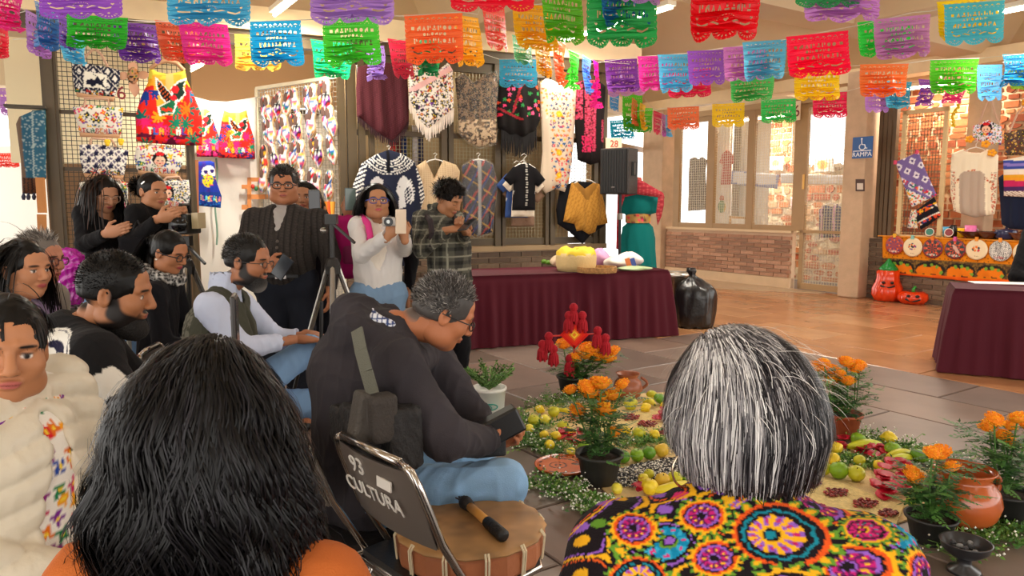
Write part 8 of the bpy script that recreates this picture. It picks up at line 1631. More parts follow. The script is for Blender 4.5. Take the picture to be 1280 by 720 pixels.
BD = [H.E(0, .032, -.09, .054, .056, .038, k=.02, col='#15110f'), H.E(0, .065, -.105, .036, .04, .034, k=.03, col='#15110f'), H.C((-.022, .094, -.043), (.022, .094, -.043), .007, .007, k=.008, col='#15110f'), H.E(0, .1, -.06, .016, .02, .009, k=.006, op='sub'), dict(H.E(0, .115, -.015, .055, .06, .034, k=.02), op='sub')]
sdf_obj('beard', BD, .005, t, mat(attr=True, rough=.8, bump=.9, bscale=160), wr=(.0015, 150, 2)); seat_at('chrome folding chair under the bearded man', -1.47, 2.2, (1, .2))
tag(MB().box(v3(-1.02, 2.4, .62), (.12, .09, .01), rotz(.3)@rotx(.2)).build('notebook', mat('#8a8494', rough=.5)), 'grey notebook on the knees of the bearded man', 'notebook')
# ---------------- young woman in profile with lavender top ---------------------------------------------------------
hc = at(30, 338, 3.0); J = pose((hc[0]-.06, 2.95), (1, .1)); J['nk'] = hc+v3(-.04, 0, -.135); J['che'] = J['nk']+v3(-.03, 0, -.2); J['sR'] = J['nk']+v3(0, -.17, -.06); J['sL'] = J['nk']+v3(0, .17, -.06); J['eR'] = J['sR']+v3(.02, -.03, -.28); J['eL'] = J['sL']+v3(.02, .03, -.28)
H = Head(hc, (1, -.28), .02); t = root('young woman in profile with long dark hair and a lavender top', J); sk = '#b97e5a'
body(t, J, H, sk, [hand(J['wR'], (1, 0, -.1), (0, 0, -1), sk, .4), hand(J['wL'], (1, 0, -.1), (0, 0, -1), sk, .4, -1)], H.prims(sk, lip='#a8484a', fem=True)); top(t, J, '#9c86a8', 'blouse', h=.01, W=.155, cuff=.2, sl=.05, wr=(.003, 28, 2), subs=[EL(J['nk']+v3(.08, 0, -.06), (.09, .09, .08), op='sub', k=.02)]); trousers(t, J, '#3a3c4a')
long_hair(t, H, BLK, 1500, .42, 14, .004, 11, [(J['nk'], nA((.07, .07, .08)), None), (J['sR'], nA((.09, .09, .07)), None)], .002, 25, -.2, .1, .8, True, 1.07, .28, -.1, .98, .15); seat_at('chrome folding chair under the young woman in lavender', J['pel'][0], J['pel'][1], (1, .1))
# ---------------- older person with glasses behind her -------------------------------------------------------------
hc = at(50, 325, 3.45); J = pose((hc[0]-.06, 3.42), (1, .1)); J['nk'] = hc+v3(-.05, 0, -.13); J['che'] = J['nk']+v3(-.03, 0, -.2); J['sR'] = J['nk']+v3(0, -.17, -.06); J['sL'] = J['nk']+v3(0, .17, -.06); J['eR'] = J['sR']+v3(.02, -.03, -.28); J['eL'] = J['sL']+v3(.02, .03, -.28)
H = Head(hc, (1, -.1), .06); t = root('older grey-haired person with glasses behind the young woman', J); sk = '#b5775a'
body(t, J, H, sk, [hand(J['wR'], (1, 0, -.1), (0, 0, -1), sk, .4), hand(J['wL'], (1, 0, -.1), (0, 0, -1), sk, .4, -1)], H.prims(sk)); top(t, J, '#8c8278', 'cardigan', h=.012, W=.165); trousers(t, J, '#3a3a3c'); short_hair(t, H, ['#6e6660', '#8c857e', '#a8a29a', '#4a4440'], 1500, .045, (0, -.6, .4), .0035, -.04, 7); glasses(t, H, '#5a2a34', .0025); seat_at('chrome folding chair under the older person', J['pel'][0], J['pel'][1], (1, .1))
# ---------------- seated woman with ponytail and glasses -----------------------------------------------------------
hc = at(211, 316, 4.15); J = pose((hc[0]-.08, 4.1), (.9, .3)); J['nk'] = hc+v3(-.04, 0, -.14); J['che'] = J['nk']+v3(-.04, 0, -.2); J['sR'] = J['nk']+v3(.03, -.17, -.07); J['sL'] = J['nk']+v3(-.03, .17, -.07); J['eR'] = J['sR']+v3(.05, -.05, -.26); J['eL'] = J['sL']+v3(.05, .05, -.26); J['wR'] = J['pel']+v3(.33, -.05, .12); J['wL'] = J['pel']+v3(.33, .12, .12)
H = Head(hc, (1, -.25), .3); t = root('seated woman with black ponytail, glasses and patterned scarf', J); sk = '#b07450'
body(t, J, H, sk, [hand(J['wR'], (1, 0, -.1), (0, 0, -1), sk, .4), hand(J['wL'], (1, 0, -.1), (0, 0, -1), sk, .4, -1)], H.prims(sk, lip='#a8404a', fem=True, closed=True)); top(t, J, '#17161a', 'jacket', h=.011, W=.165); trousers(t, J, '#16161c'); glasses(t, H, '#141214', .003)
def scf(V, L): C = base(V[:, 0], '#8f8c88'); d, i, _, _ = vor(V[:, 0]+V[:, 1]*.5, V[:, 2], 60, 2); fill(C, d < .35, '#1e1c1e'); fill(C, (d > .6), '#dcd8d2'); return C
q = J['nk']; S = [RC(q+v3(.09*cos(a), .085*sin(a), .02-.035*cos(a)), q+v3(.09*cos(a+.6), .085*sin(a+.6), .02-.035*cos(a+.6)), .03, .03, k=.02, col='#8f8c88') for a in np.arange(0, 6.2, .6)]; sdf_obj('scarf', S, .009, t, m_fab, wr=(.004, 60, 2), colf=lambda V, Q: scf(V, 0))
R0, N0, D0 = H.roots(1500, 3, -.25, .2, .45); b0 = H.p(0, -.115, .03); d_ = b0-R0; P1 = strands(R0, N0, d_, nrm_(d_, axis=1)*1.1, 8, .0, [(H.scull(1.05)[0], H.scull(1.05)[1], H.R)], 0, 1, 2, .7, b0); rr = np.random.default_rng(2); R1 = b0+rr.normal(0, .018, (700, 3)); P2 = strands(R1, None, v3(-.5, 0, -.5)+rr.normal(0, .15, (700, 3)), .34*rr.uniform(.7, 1.1, 700), 7, .28, [(J['nk'], nA((.08, .08, .1)), None), (J['sR']-UPZ*.05, nA((.1, .1, .1)), None)], .002, 30, 2, .6); P2 = ncat([P2[:, :1], P2], 1); hair_obj(t, H, capprims(H, '#12100f', 1.05, -.04)+[EL(b0, (.035, .035, .035), k=.02, col='#12100f'), RC(b0, b0+v3(-.03, -.02, -.22), .03, .035, k=.02, col='#12100f')], ncat([P1, P2]), hcols(2200, BLK, 3), .004)
MB().ell(H.p(.08, -.01, -.036), (.006, .006, .006), n=8, m=5).build('earring', mat('#f0e8dc', rough=.2), t); seat_at('chrome folding chair under the woman with the scarf', J['pel'][0]-.02, J['pel'][1], (.9, .3))
# ---------------- man in olive vest -------------------------------------------------------------------------------
hc = at(309, 327, 3.4); J = pose((-1.34, 3.36), (.95, .2)); J['nk'] = at(281, 364, 3.4); J['che'] = J['nk']+v3(-.03, 0, -.22); J['sR'] = at(263, 384, 3.2); J['sL'] = at(300, 380, 3.6); J['eR'] = at(300, 436, 3.18); J['eL'] = at(345, 425, 3.7); J['wR'] = at(372, 424, 3.5); J['wL'] = at(388, 418, 3.72); J['kR'] = at(386, 436, 3.6); J['hR'] = v3(-1.32, 3.28, .56); J['aR'] = v3(J['kR'][0]+.05, J['kR'][1]+.3, .5)
H = Head(hc, (1, -.12), .12, 0, 1.02); t = root('man with greying beard and glasses in an olive vest', J); sk = '#a56b4a'
body(t, J, H, sk, [hand(J['wR'], (1, .3, -.1), (0, 0, -1), sk, .6), hand(J['wL'], (.8, -.5, -.1), (0, 0, -1), sk, .7, -1)], H.prims(sk, jaw=1.04, beard='#241f1d', stub='#3a2e28')); top(t, J, '#c3cbe2', 'shirt', h=.0095, W=.172, sl=.06, cuff=.62, wr=(.004, 26, 3), collar=(.06, .075), lab='pale blue shirt')
n_ = spine_n(J); sp = unit(J['nk']-J['pel']); VL = [RC(J['pel'], J['che'], .21, .215, k=.05, col='#4a4a3e', flat=(n_, .76)), RC(J['che'], J['nk']-sp*.03, .19, .085, k=.06, col='#4a4a3e', flat=(n_, .7)), RC(J['sR']*.75+J['nk']*.25, J['sL']*.75+J['nk']*.25, .066, .066, k=.05, col='#4a4a3e'), RC(J['nk']+v3(.02, 0, -.02), J['nk']+v3(.05, 0, .1), .07, .09, k=.01, op='sub'), RC(J['nk']+v3(.12, 0, .0), J['che']+v3(.16, 0, -.02), .035, .02, k=.01, op='sub')]
for s in 'RL': VL.append(RC(J['s'+s]*.7+J['e'+s]*.3, J['e'+s], .07, .085, k=.01, op='sub'))
def vst(V, L): C = base(V[:, 0], '#45453a'); back = (V-J['nk'])@v3(.9, -.1, 0) < -.07; fill(C, back & (vnoise(V[:, 1]*100, V[:, 2]*100, 1.2, 2) > .45), '#6e6c60'); return C
sdf_obj('vest', VL, .009, t, m_fab, wr=(.004, 30, 4), colf=vst, lab='olive utility vest')
PK = MB(); trousers(t, J, '#7d9fc6'); short_hair(t, H, ['#1c1a19', '#33302e', '#4c4846', '#242120'], 2400, .022, (0, -.7, .2), .003, -.03, 5, .05, (.12, -.045, .072, .066, .1)); glasses(t, H, '#2a2422', .0018, .022, .014)
BD = [H.E(0, .04, -.085, .05, .056, .042, k=.02, col='#1e1b1a'), H.E(0, .06, -.102, .03, .03, .03, k=.03, col='#8c8680'), H.C((-.024, .094, -.044), (.024, .094, -.044), .007, .007, k=.008, col='#2a2624'), H.E(0, .1, -.06, .015, .02, .007, k=.006, op='sub'), dict(H.E(0, .115, -.015, .055, .06, .034, k=.02), op='sub')]
sdf_obj('beard', BD, .006, t, mat(attr=True, rough=.8, bump=.9, bscale=160)); seat_at('chrome folding chair under the man in the olive vest', -1.36, 3.34, (.95, .2))
# ---------------- grey-haired man in charcoal hooded jacket --------------------------------------------------------
hc = at(553, 391, 2.42); J = pose((-.46, 2.42), HD); J['nk'] = at(492, 408, 2.42); J['che'] = at(447, 470, 2.4); J['pel'] = v3(-.5, 2.4, .57); J['sR'] = at(498, 462, 2.2); J['sL'] = at(535, 440, 2.72); J['eR'] = at(557, 548, 2.16); J['eL'] = at(588, 520, 2.72); J['wR'] = at(612, 550, 2.42); J['wL'] = at(618, 548, 2.6)
J['hR'] = v3(-.42, 2.33, .56); J['hL'] = v3(-.52, 2.5, .56); J['kR'] = at(632, 602, 2.36); J['kL'] = at(600, 585, 2.75); J['aR'] = v3(J['kR'][0]-.03, J['kR'][1]+.02, .09); J['aL'] = v3(J['kL'][0], J['kL'][1], .09)
H = Head(hc, (.95, .3), .45, .06, 1.03); t = root('grey-haired man in a charcoal hooded jacket bending over a camera', J); sk = '#b5714c'
body(t, J, H, sk, [hand(J['wR'], (.6, .7, .1), (-.3, .6, .5), sk, .8), hand(J['wL'], (.5, -.3, .1), (.2, -.6, .6), sk, .8, -1)], H.prims(sk, brow='#4a4442', stub='#6a5a52'), hh=.004)
def jkc(V, L): C = base(V[:, 0], '#383438'); C *= (.8+.5*vnoise((V[:, 0]+V[:, 1])*10, V[:, 2]*10, 1., 3))[:, None]; return C
sp = unit(J['nk']-J['pel']); hood = [RC(J['nk']+v3(-.1, -.12, -.01), J['nk']+v3(-.14, .02, .04), .06, .075, k=.04, col='#38343a'), RC(J['nk']+v3(-.13, .02, .02), J['nk']+v3(-.04, .14, .01), .06, .05, k=.04, col='#38343a'), RC(J['nk']+v3(-.1, -.12, -.02), J['nk']+v3(.05, -.11, -.06), .045, .03, k=.03, col='#38343a'), RC(J['nk']-v3(.02, 0, .03), J['sR'], .07, .07, k=.05, col='#38343a'), RC(J['nk']-v3(.02, 0, .03), J['sL'], .07, .07, k=.05, col='#38343a')]
top(t, J, '#3a3638', 'hooded_jacket', h=.0065, W=.195, sl=.074, cuff=.9, wr=(.0065, 17, 6), colf=jkc, lab='charcoal hooded jacket', adds=hood, dep=.76)
SC_ = [RC(J['nk']+v3(-.05, -.06, .03), J['nk']+v3(.0, -.075, .015), .022, .02, k=.01, col='#dfe3ee'), RC(J['nk']+v3(-.075, -.0, .045), J['nk']+v3(-.05, -.06, .03), .02, .022, k=.01, col='#dfe3ee')]
def chk(V, Q): C = base(V[:, 0], '#e4e7f0'); fill(C, (nmd(V[:, 0]*60, 1) < .3) | (nmd(V[:, 2]*60, 1) < .25), '#3a4a7c'); return C
sdf_obj('shirt_collar', SC_, .004, t, m_fab, colf=chk); 
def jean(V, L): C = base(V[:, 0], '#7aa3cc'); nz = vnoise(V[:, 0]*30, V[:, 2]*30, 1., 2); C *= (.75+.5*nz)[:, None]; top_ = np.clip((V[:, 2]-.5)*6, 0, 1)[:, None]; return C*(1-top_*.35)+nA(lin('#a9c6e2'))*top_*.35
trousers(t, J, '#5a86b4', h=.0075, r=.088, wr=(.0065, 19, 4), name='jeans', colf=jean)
short_hair(t, H, ['#4a4644', '#6e6a68', '#97928e', '#bdb8b2', '#33302f'], 5200, .026, (0, -.5, .25), .0019, -.03, 6, .05, (.12, -.045, .072, .066, .1), .45, 1.05, -.35); glasses(t, H, '#1c1a1a', .0022, .022, .014)
# strap, waist pack, camera
m_st = mat('#66665a', rough=.8, bump=.6, bscale=300); stp = [at(u, v, Y) for u, v, Y in ((446, 412, 2.13), (451, 438, 2.08), (458, 464, 2.05), (466, 492, 2.04))]; bp = thing('camera_bag', 'black camera bag slung on the back of the grey-haired man', 'bag', None, at(480, 560, 2.1))
b = MB(); 
for p, q in zip(stp, stp[1:]): b.bar(p, q, .038, .006, up=(-.3, -.9, .2))
b.build('strap', m_st, bp); q = at(475, 530, 2.12); sdf_obj('pouch', [BX(at(468, 535, 2.14), (.07, .045, .06), rotz(.6), .02, col='#1e1c1d'), BX(at(500, 545, 2.1), (.035, .035, .075), rotz(.6), .02, k=.01, col='#211f20'), BX(at(440, 530, 2.2), (.04, .04, .045), rotz(.6), .015, k=.01, col='#242223')], .006, bp, mat(attr=True, rough=.7, bump=.5, bscale=120), wr=(.003, 60, 1))
sdf_obj('front_pocket', [BX(at(455, 520, 2.06), (.022, .02, .06), rotz(.6)@roty(.2), .012, col='#4a4540'), BX(at(477, 522, 2.05), (.026, .02, .055), rotz(.6), .014, k=.005, col='#3a3430')], .006, bp, mat(attr=True, rough=.8, bump=.5, bscale=120)); MB().box(at(479, 543, 2.03), (.014, .006, .02), rotz(.6)).build('buckle', mat('#8a847c', rough=.4, metal=.5), bp)
cb = at(612, 552, 2.5); t2 = thing('photo_camera', 'black camera with large flash held by the grey-haired man', 'camera', None, cb); Rf = roty(-.45)@rotz(.2); MB().box(cb, (.05, .04, .045), rotz(.3)).build('body', mat('#161618', rough=.45, bump=.3, bscale=150), t2, bevel=.008); MB().box(at(627, 532, 2.46), (.07, .042, .044), Rf).build('flash_head', mat('#0f0f11', rough=.3), t2, bevel=.008); MB().box(at(614, 545, 2.48), (.024, .026, .03), rotz(.3)).build('flash_foot', mat('#121214', rough=.4), t2); MB().box(at(641, 523, 2.47), (.004, .03, .028), Rf).build('flash_window', mat('#2a2a2e', rough=.1), t2)
seat_at('chrome folding chair under the man in the hooded jacket', -.52, 2.4, HD)
# ---------------- standing figures at the back ---------------------------------------------------------------------
def stand(lab, u, v, Y, fwd, sk, height=None, **hk):
    hc = at(u, v, Y); s = (hc[2]+.12)/1.68; J = pose((hc[0], hc[1]), fwd, False, s); H = Head(hc, hk.get('look', fwd), hk.get('pitch', 0), hk.get('roll', 0), hk.get('hs', 1.)); dz = hc-J['hd']; 
    for k in ('nk', 'che', 'sR', 'sL'): J[k] = J[k]+v3(dz[0]*.6, dz[1]*.6, dz[2]) if k == 'nk' else J[k]+v3(0, 0, dz[2]*.8)
    return J, H, root(lab, J), sk
# woman with long hair, black sweater
J, H, t, sk = stand('standing woman with long brown hair, clear glasses and black sweater', 130, 243, 5.0, (.8, -.35), '#b98362', look=(.85, -.6), pitch=.35); J['eR'] = at(105, 305, 4.8); J['wR'] = at(133, 292, 4.66); J['eL'] = at(150, 300, 5.1); J['wL'] = at(158, 292, 4.85); J['sR'] = at(104, 268, 4.92); J['sL'] = at(146, 270, 5.12)
body(t, J, H, sk, [hand(J['wR'], (.9, -.1, .25), (.2, .8, .2), sk, .5), hand(J['wL'], (.9, -.2, .1), (0, .2, -1), sk, .5, -1)], H.prims(sk, lip='#a84a4a', fem=True, closed=True)); top(t, J, '#141315', 'sweater', W=.15, h=.011, sl=.056, cuff=.95); trousers(t, J, '#6d8cb0', name='jeans'); glasses(t, H, '#c9a890', .0016, .026, .022); long_hair(t, H, ['#17100d', '#241813', '#2f1f17', '#3d261a', '#120d0b'], 1900, .5, 14, .005, 21, [(J['nk'], nA((.07, .07, .08)), None), (J['che'], nA((.1, .1, .2)), None)], .004, 30, -.2, .05, .85, True, 1.04, .36, -.1, 1.17, .05)
# woman with bun, black hoodie
J, H, t, sk = stand('standing woman with hair bun in a black hooded top', 190, 240, 4.95, (.95, -.2), '#b57c58', look=(.9, -.45), pitch=.08); J['sR'] = at(170, 268, 4.8); J['sL'] = at(196, 266, 5.1); J['eR'] = at(166, 300, 4.72); J['wR'] = at(200, 273, 4.62); J['eL'] = at(205, 292, 5.05); J['wL'] = at(212, 266, 4.74)
body(t, J, H, sk, [hand(J['wR'], (.9, -.2, .2), (.2, .8, .3), sk, 1.1), hand(J['wL'], (.6, -.3, .3), (-.2, .2, -.8), sk, 1.0, -1)], H.prims(sk, lip='#a8504a', fem=True)); top(t, J, '#151416', 'hooded_top', W=.15, h=.011, sl=.058, cuff=.9, collar=(.03, .075), adds=[RC(J['nk']+v3(-.09, -.08, .0), J['nk']+v3(-.09, .08, .0), .045, .045, k=.03, col='#151416')]); trousers(t, J, '#1a1a20')
R0, N0, D0 = H.roots(1500, 3, -.3, .25, .4); b0 = H.p(0, -.125, .03); d_ = b0-R0; P1 = strands(R0, N0, d_, nrm_(d_, axis=1)*1.1, 7, .0, [(H.scull(1.04)[0], H.scull(1.04)[1], H.R)], 0, 1, 2, .7, b0); rr = np.random.default_rng(5); R1 = b0+rr.normal(0, .012, (500, 3)); P2 = strands(R1, None, rr.normal(0, 1, (500, 3)), .05, 7, .05, [(b0, nA((.036, .036, .038)), None)], .003, 60, 2, .7); hair_obj(t, H, capprims(H, '#14100e', 1.04, -.04)+[EL(b0, (.038, .038, .042), k=.015, col='#14100e')], ncat([P1, P2]), hcols(2000, BLK, 3), .004); MB().bar(H.p(.07, .02, .07), H.p(.078, .0, .05), .008).build('hair_clip', mat('#e8e4dc', rough=.2, metal=.5), t)
tg = thing('shoulder_bag', 'black cloth shoulder bag of the woman with hair bun', 'bag', None, at(172, 335, 4.68)); sdf_obj('bag_body', [BX(at(171, 318, 4.68), (.075, .03, .1), rotz(.3), .02, col='#18171a')], .012, tg, m_fab, wr=(.006, 30, 2)); MB().tube([at(163, 300, 4.68), at(168, 282, 4.68), at(172, 276, 4.7), at(177, 284, 4.68), at(180, 300, 4.68)], .008, 6).build('strap', mat('#18171a', rough=.8), tg)
# heavy man in cardigan
J, H, t, sk = stand('stout man with glasses in a dark knitted cardigan', 355, 233, 4.9, (.12, -1), '#a86c4a', look=(.22, -1), pitch=-.02, hs=1.06); J['sR'] = at(318, 274, 4.9); J['sL'] = at(398, 275, 4.95); J['che'] = at(357, 292, 4.92); J['pel'] = at(357, 338, 4.95); J['nk'] = at(356, 262, 4.95); J['eR'] = at(306, 318, 4.8); J['wR'] = at(336, 329, 4.62); J['eL'] = at(413, 320, 4.95); J['wL'] = at(412, 362, 4.85); J['hR'] = at(340, 352, 4.95); J['hL'] = at(374, 352, 4.95)
body(t, J, H, sk, [hand(J['wR'], (.9, -.25, -.05), (.1, .9, .2), sk, .8), hand(J['wL'], (0, -.2, -1), (-1, 0, 0), sk, .5, -1)], H.prims(sk, fat=1.2, jaw=1.1, stub='#3a2820'), slim=1.05); nk = J['nk']
top(t, J, '#a9a29c', 'polo_shirt', W=.185, belly=.15, h=.011, cuff=.2, collar=(.02, .075), lab='grey henley shirt', dep=.7)
VC = RC(nk+v3(.0, -.13, .06), J['pel']*.5+J['che']*.5+v3(0, -.26, .04), .075, .005, k=.008, op='sub', flat=None)
def knit(V, L): C = base(V[:, 0], '#36312e'); cab = nmd(V[:, 0]*28, 1); fill(C, cab < .22, '#262220'); fill(C, (cab > .55) & (nmd(V[:, 2]*60+V[:, 0]*20, 1) < .4), '#403a36'); return C
top(t, J, '#36312e', 'cardigan', W=.2, belly=.165, h=.0095, sl=.072, cuff=.93, colf=knit, subs=[VC], lab='charcoal cable-knit cardigan', wr=(.0025, 26, 3), dep=.72); trousers(t, J, '#23262f', r=.098, W=.185)
for k in range(4): MB().ell(J['pel']*(.62-.16*k+.1)+J['che']*(.28+.16*k)+v3(.02, -.235-.01*(k in (1, 2)), .02), (.01, .006, .01), n=8, m=5).build('button', mat('#5a5048', rough=.3), t)
short_hair(t, H, ['#1a1716', '#26221f', '#3c3632', '#57504a'], 2600, .034, (.35, -.55, .25), .004, -.02, 4, .1, (.118, -.05, .07, .066, .1), .42, 1.07); glasses(t, H, '#141212', .0032, .027, .018)
MB().bar(J['pel']+v3(-.06, -.185, -.02), J['pel']+v3(.14, -.18, -.02), .03, .02).build('belt', mat('#1a1818', rough=.4), t); MB().box(J['pel']+v3(.03, -.2, -.02), (.035, .008, .016)).build('buckle', mat('#c8c4bc', rough=.2, metal=1.), t)
phone('dark camera phone in the lowered hand of the cardigan man', at(353, 334, 4.5), (.7, -.2, -.5), (.4, 0, .8), .09, .15, '#17171c', '#20262e')
# woman peeking behind him with a phone
J, H, t, sk = stand('dark-haired woman peeking from behind the cardigan man', 379, 247, 5.35, (.3, -1), '#b07a58', look=(.2, -1), hs=.95); J['sL'] = at(396, 282, 5.3); J['sR'] = at(352, 282, 5.4); J['eL'] = at(404, 300, 5.1); J['wL'] = at(396, 274, 5.0)
body(t, J, H, sk, [hand(J['wL'], (.0, -.2, 1), (-.2, 1, 0), sk, .9, -1), hand(J['wR'], (0, 0, -1), (1, 0, 0), sk, .4)], H.prims(sk, fem=True)); top(t, J, '#17161a', 'sweater', W=.15, h=.013); trousers(t, J, '#1c1c22'); long_hair(t, H, BLK, 1000, .36, 12, .005, 9, [(J['nk'], nA((.07, .07, .08)), None)], .002, 30, -.2, .2, .4, True, 1.12, .3, -.1, 1.28, .5); phone('phone raised beside the cardigan man', at(393, 252, 4.95), (1, .2, 0), UPZ, col='#141416')
# person whose arm shows behind the white-jacket woman
J, H, t, sk = stand('person in black mostly hidden behind the woman in white, arm raised', 474, 254, 5.6, (-.2, -1), '#a8714e', hs=.9); J['sR'] = at(452, 290, 5.55); J['eR'] = at(426, 292, 5.3); J['wR'] = at(434, 268, 5.15)
body(t, J, H, sk, [hand(J['wR'], (.1, -.2, 1), (.4, 1, 0), sk, .9), hand(J['wL'], (0, 0, -1), (1, 0, 0), sk, .4, -1)], H.prims(sk)); top(t, J, '#141316', 'sweater', W=.15, h=.013); trousers(t, J, '#1c1c22'); short_hair(t, H, BLK, 500, .03); phone('greenish phone raised near the horse poncho', at(438, 249, 5.1), (1, .35, 0), (.15, 0, 1), col='#4a5450', back='#6a7a74')
# woman in white jacket with pink backpack
J, H, t, sk = stand('woman with glasses in a white jacket filming with a phone', 471, 253, 4.95, (.35, -1), '#b07a56', look=(.3, -1), pitch=-.12, hs=1.0); J['sR'] = at(448, 283, 4.9); J['sL'] = at(491, 283, 5.05); J['nk'] = at(471, 273, 4.98); J['eR'] = at(452, 318, 4.72); J['wR'] = at(486, 294, 4.55); J['eL'] = at(505, 310, 4.9); J['wL'] = at(505, 295, 4.62)
body(t, J, H, sk, [hand(J['wR'], (.6, -.1, .7), (.4, .8, .2), sk, 1.0), hand(J['wL'], (-.15, -.1, 1), (-.5, .8, 0), sk, 1.0, -1)], H.prims(sk, lip='#b8525a', fem=True, fat=.5)); VC = RC(J['nk']+v3(.02, -.12, .02), J['pel']+v3(.05, -.22, .0), .06, .1, k=.01, op='sub')
top(t, J, '#f0e6d8', 'lace_blouse', W=.15, h=.012, cuff=.2, wr=(.005, 50, 2), lab='cream lace blouse', hem=.02); top(t, J, '#dfdad6', 'jacket', W=.163, h=.0095, sl=.06, cuff=.95, subs=[VC], wr=(.004, 26, 4), lab='white open jacket', hem=.03); trousers(t, J, '#7d9ab8', name='jeans'); glasses(t, H, '#3a4a9c', .0028, .026, .018)
long_hair(t, H, BLK, 1500, .3, 12, .005, 15, [(J['nk'], nA((.07, .07, .08)), None)], .004, 30, -.2, .2, .4, True, 1.12, .28, -.1, J['nk'][2]-.02, .3)
bk = thing('backpack', 'magenta backpack worn by the woman in the white jacket', 'backpack', None, at(440, 330, 5.2)); sdf_obj('pack', [BX(at(447, 308, 5.2), (.12, .07, .17), rotz(.3), .05, col='#b01e66')], .014, bp if 0 else bk, m_fab, wr=(.006, 24, 2)); MB().tube([at(446, 272, 5.02), at(452, 271, 4.92), at(460, 280, 4.82), at(463, 296, 4.78), at(459, 308, 4.8)], .022, 8).build('shoulder_strap', mat('#e0358c', rough=.7), bk, smooth=True); MB().box(at(442, 318, 5.1), (.08, .03, .07), rotz(.3)).build('pocket', mat('#8c1a54', rough=.7), bk, bevel=.02)
phone('pale phone held upright by the woman in the white jacket', at(501, 277, 4.52), (1, .6, 0), (.12, 0, 1), .07, .15, '#e2cdb4', '#e2cdb4'); q = at(486, 277, 4.5); tr = thing('camera_gimbal', 'small grey camera with round black lens ring held by the woman in white', 'camera', None, q); MB().box(q, (.04, .018, .028), rotz(.2)).build('body', mat('#b8b0a8', rough=.4), tr, bevel=.01); MB().tube([q+v3(0, -.02, 0), q+v3(.004, -.035, 0)], .028, 16).build('lens_ring', mat('#0c0c0e', rough=.3), tr); MB().tube([q+v3(0, -.034, 0), q+v3(.004, -.039, 0)], .011, 12).build('lens_glass', mat('#d8e0e4', rough=.1), tr)
# young man in flannel shirt
J, H, t, sk = stand('curly-haired young man in a checked flannel shirt reading his phone', 560, 249, 5.1, (.75, -.6), '#a87350', look=(.9, -.55), pitch=.45, hs=1.0); J['sR'] = at(528, 275, 4.98); J['sL'] = at(568, 274, 5.25); J['nk'] = at(547, 266, 5.12); J['eR'] = at(527, 312, 4.88); J['wR'] = at(561, 287, 4.78); J['eL'] = at(574, 305, 5.15); J['wL'] = at(582, 289, 4.86)
body(t, J, H, sk, [hand(J['wR'], (.9, -.1, .1), (.1, .3, -.9), sk, .8), hand(J['wL'], (-.2, -.5, .2), (0, -.3, 1), sk, .8, -1)], H.prims(sk, closed=True))
def flan(V, L): a = (V-J['nk'])@v3(.75, -.1, 0)+(V-J['nk'])@v3(0, .66, 0)*0; C = base(V[:, 0], '#56544a'); p = nmd((V[:, 0]-V[:, 1]*.6)*11, 1); q = nmd(V[:, 2]*11, 1); fill(C, p < .3, '#3c3b36'); fill(C, q < .3, '#403f39'); fill(C, (p < .3) & (q < .3), '#262522'); fill(C, (nab(p-.62) < .05) | (nab(q-.62) < .05), '#8d8a7a'); return C
top(t, J, '#56544a', 'flannel_shirt', W=.172, dep=.78, h=.0085, sl=.062, cuff=.9, colf=flan, hem=.12, collar=(.04, .072), wr=(.005, 24, 7)); trousers(t, J, '#17161a'); short_hair(t, H, BLK, 2800, .06, (.1, .5, .15), .0045, -.0, 12, .22, (.118, -.055, .07, .066, .1), .42, 1.08, -.15, .012, .5)
for p_ in ([(531, 268, 4.98), (538, 276, 4.86), (540, 292, 4.8), (538, 308, 4.82)], [(566, 268, 5.2), (570, 276, 5.08), (571, 292, 5.0)]): MB().tube([at(*q) for q in p_], .02, 6).build('backpack_strap', mat('#2a1f22', rough=.8), t)
phone('dark phone lying in the hand of the young man', at(584, 281, 4.72), (.8, -.5, .15), (.3, .8, .4), .075, .15)
# dark-clothed person seated at the second table
hc = at(1318, 268, 7.35); J = pose((hc[0], 7.4), (-.35, -1)); J['nk'] = hc+v3(0, .02, -.14); J['che'] = J['nk']+v3(0, .03, -.2); J['sR'] = J['nk']+v3(-.2, 0, -.06); J['sL'] = J['nk']+v3(.2, .0, -.06); J['eR'] = at(1271, 346, 7.2); J['wR'] = at(1310, 352, 6.95); J['eL'] = J['sL']+v3(.06, -.1, -.26); J['wL'] = J['eL']+v3(-.2, -.24, .03)
H = Head(hc, (-.4, -1), .1); t = root('dark-clothed person seated behind the second wine-red table', J); sk = '#a8704c'; body(t, J, H, sk, [hand(J['wR'], (.9, -.2, 0), (0, 0, -1), sk, .4), hand(J['wL'], (-.9, -.2, 0), (0, 0, -1), sk, .4, -1)], H.prims(sk)); top(t, J, '#121114', 'jacket', W=.18, h=.013, sl=.075); trousers(t, J, '#1a1a20'); short_hair(t, H, BLK, 500, .03); seat_at('chrome folding chair behind the second table', J['pel'][0], J['pel'][1], (-.35, -1))
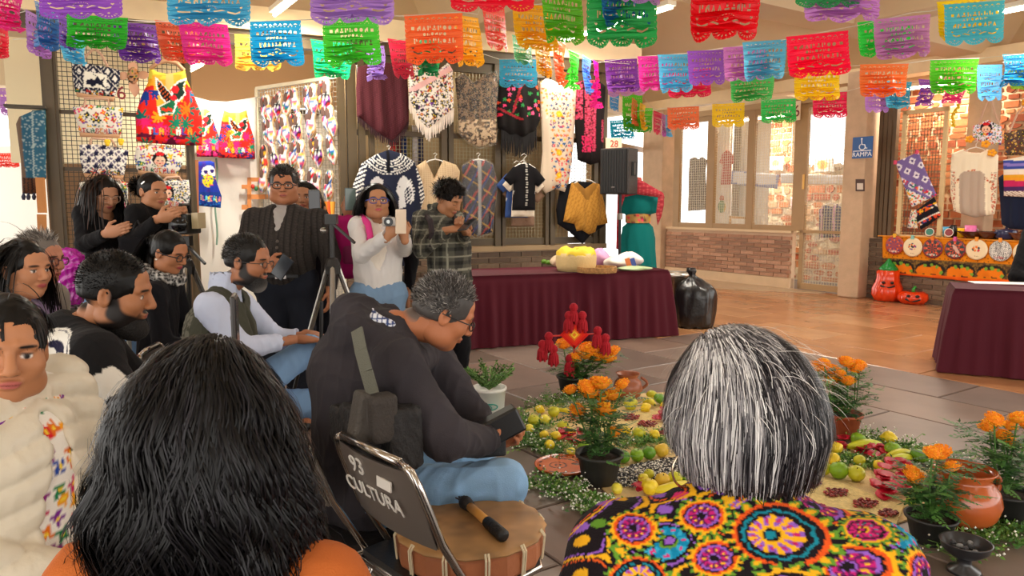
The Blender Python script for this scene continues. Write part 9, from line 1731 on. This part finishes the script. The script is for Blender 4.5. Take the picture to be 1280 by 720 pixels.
# ---------------- low side table with magenta bag and small wares beside the left stall ----------------------------
c = at(72, 372, 4.1); c = v3(c[0], c[1]+.1, 0); t = thing('side_table', 'pale low table with trays beside the left stall post', 'table', None, c); MB().box(c+UPZ*.86, (.3, .2, .015), rotz(.2)).build('tabletop', mat('#d8cfc0', rough=.5), t)
for x, y in ((-.26, -.16), (.26, -.16), (-.26, .16), (.26, .16)): MB().tube([c+rotz(.2)@v3(x, y, 0), c+rotz(.2)@v3(x, y, .85)], .014, 8).build('leg', mat('#8a8478', rough=.4, metal=.5), t)
q = c+v3(.05, -.08, .875); t = thing('wares_tray', 'flat tray of dark small wares on the pale table', 'tray', None, q); MB().box(q+UPZ*.015, (.17, .1, .015), rotz(.2)).build('tray', mat('#7a6a58', rough=.6), t)
for k in range(12): MB().box(q+rotz(.2)@v3(-.13+.052*(k % 6), -.05+.1*(k//6), .04), (.018, .03, .012), rotz(.2+.1*k)).build('trinket', mat(['#3a3530', '#8c847a', '#1e1c1c'][k % 3], rough=.4), t)
q = at(86, 330, 4.3); t = thing('gift_bag', 'crumpled magenta foil bag behind the pale table', 'bag', None, v3(q[0], q[1], .87)); sdf_obj('foil', [EL(v3(q[0], q[1], q[2]-.02), (.1, .07, .12), k=.03, col='#b0159a'), EL(v3(q[0]-.06, q[1], q[2]+.03), (.06, .05, .05), k=.03, col='#c020a8'), EL(v3(q[0], q[1], .985), (.08, .06, .11), k=.04, col='#a01490')], .01, t, mat(attr=True, rough=.25, spec=.7), wr=(.014, 40, 3))
t = thing('wood_stand', 'stacked orange wooden rods standing beside the blue shawl', 'stand', None, WA.W(*WA.px(50, 330, .3)[:1], 0, .3))
for k, (v0, v1) in enumerate(((222, 266), (268, 340))): MB().bar(WA.W(*WA.px(50+2*k, v0, .3), .3), WA.W(*WA.px(53+2*k, v1, .3), .3), .07).build('wooden_rod', mat('#b8783c', rough=.6, var=.15), t)
MB().bar(WA.W(*WA.px(54, 338, .3), .3), v3(*WA.W(*WA.px(55, 340, .3), .3)[:2], .0), .05).build('wooden_post', mat('#8a5a30', rough=.6), t)
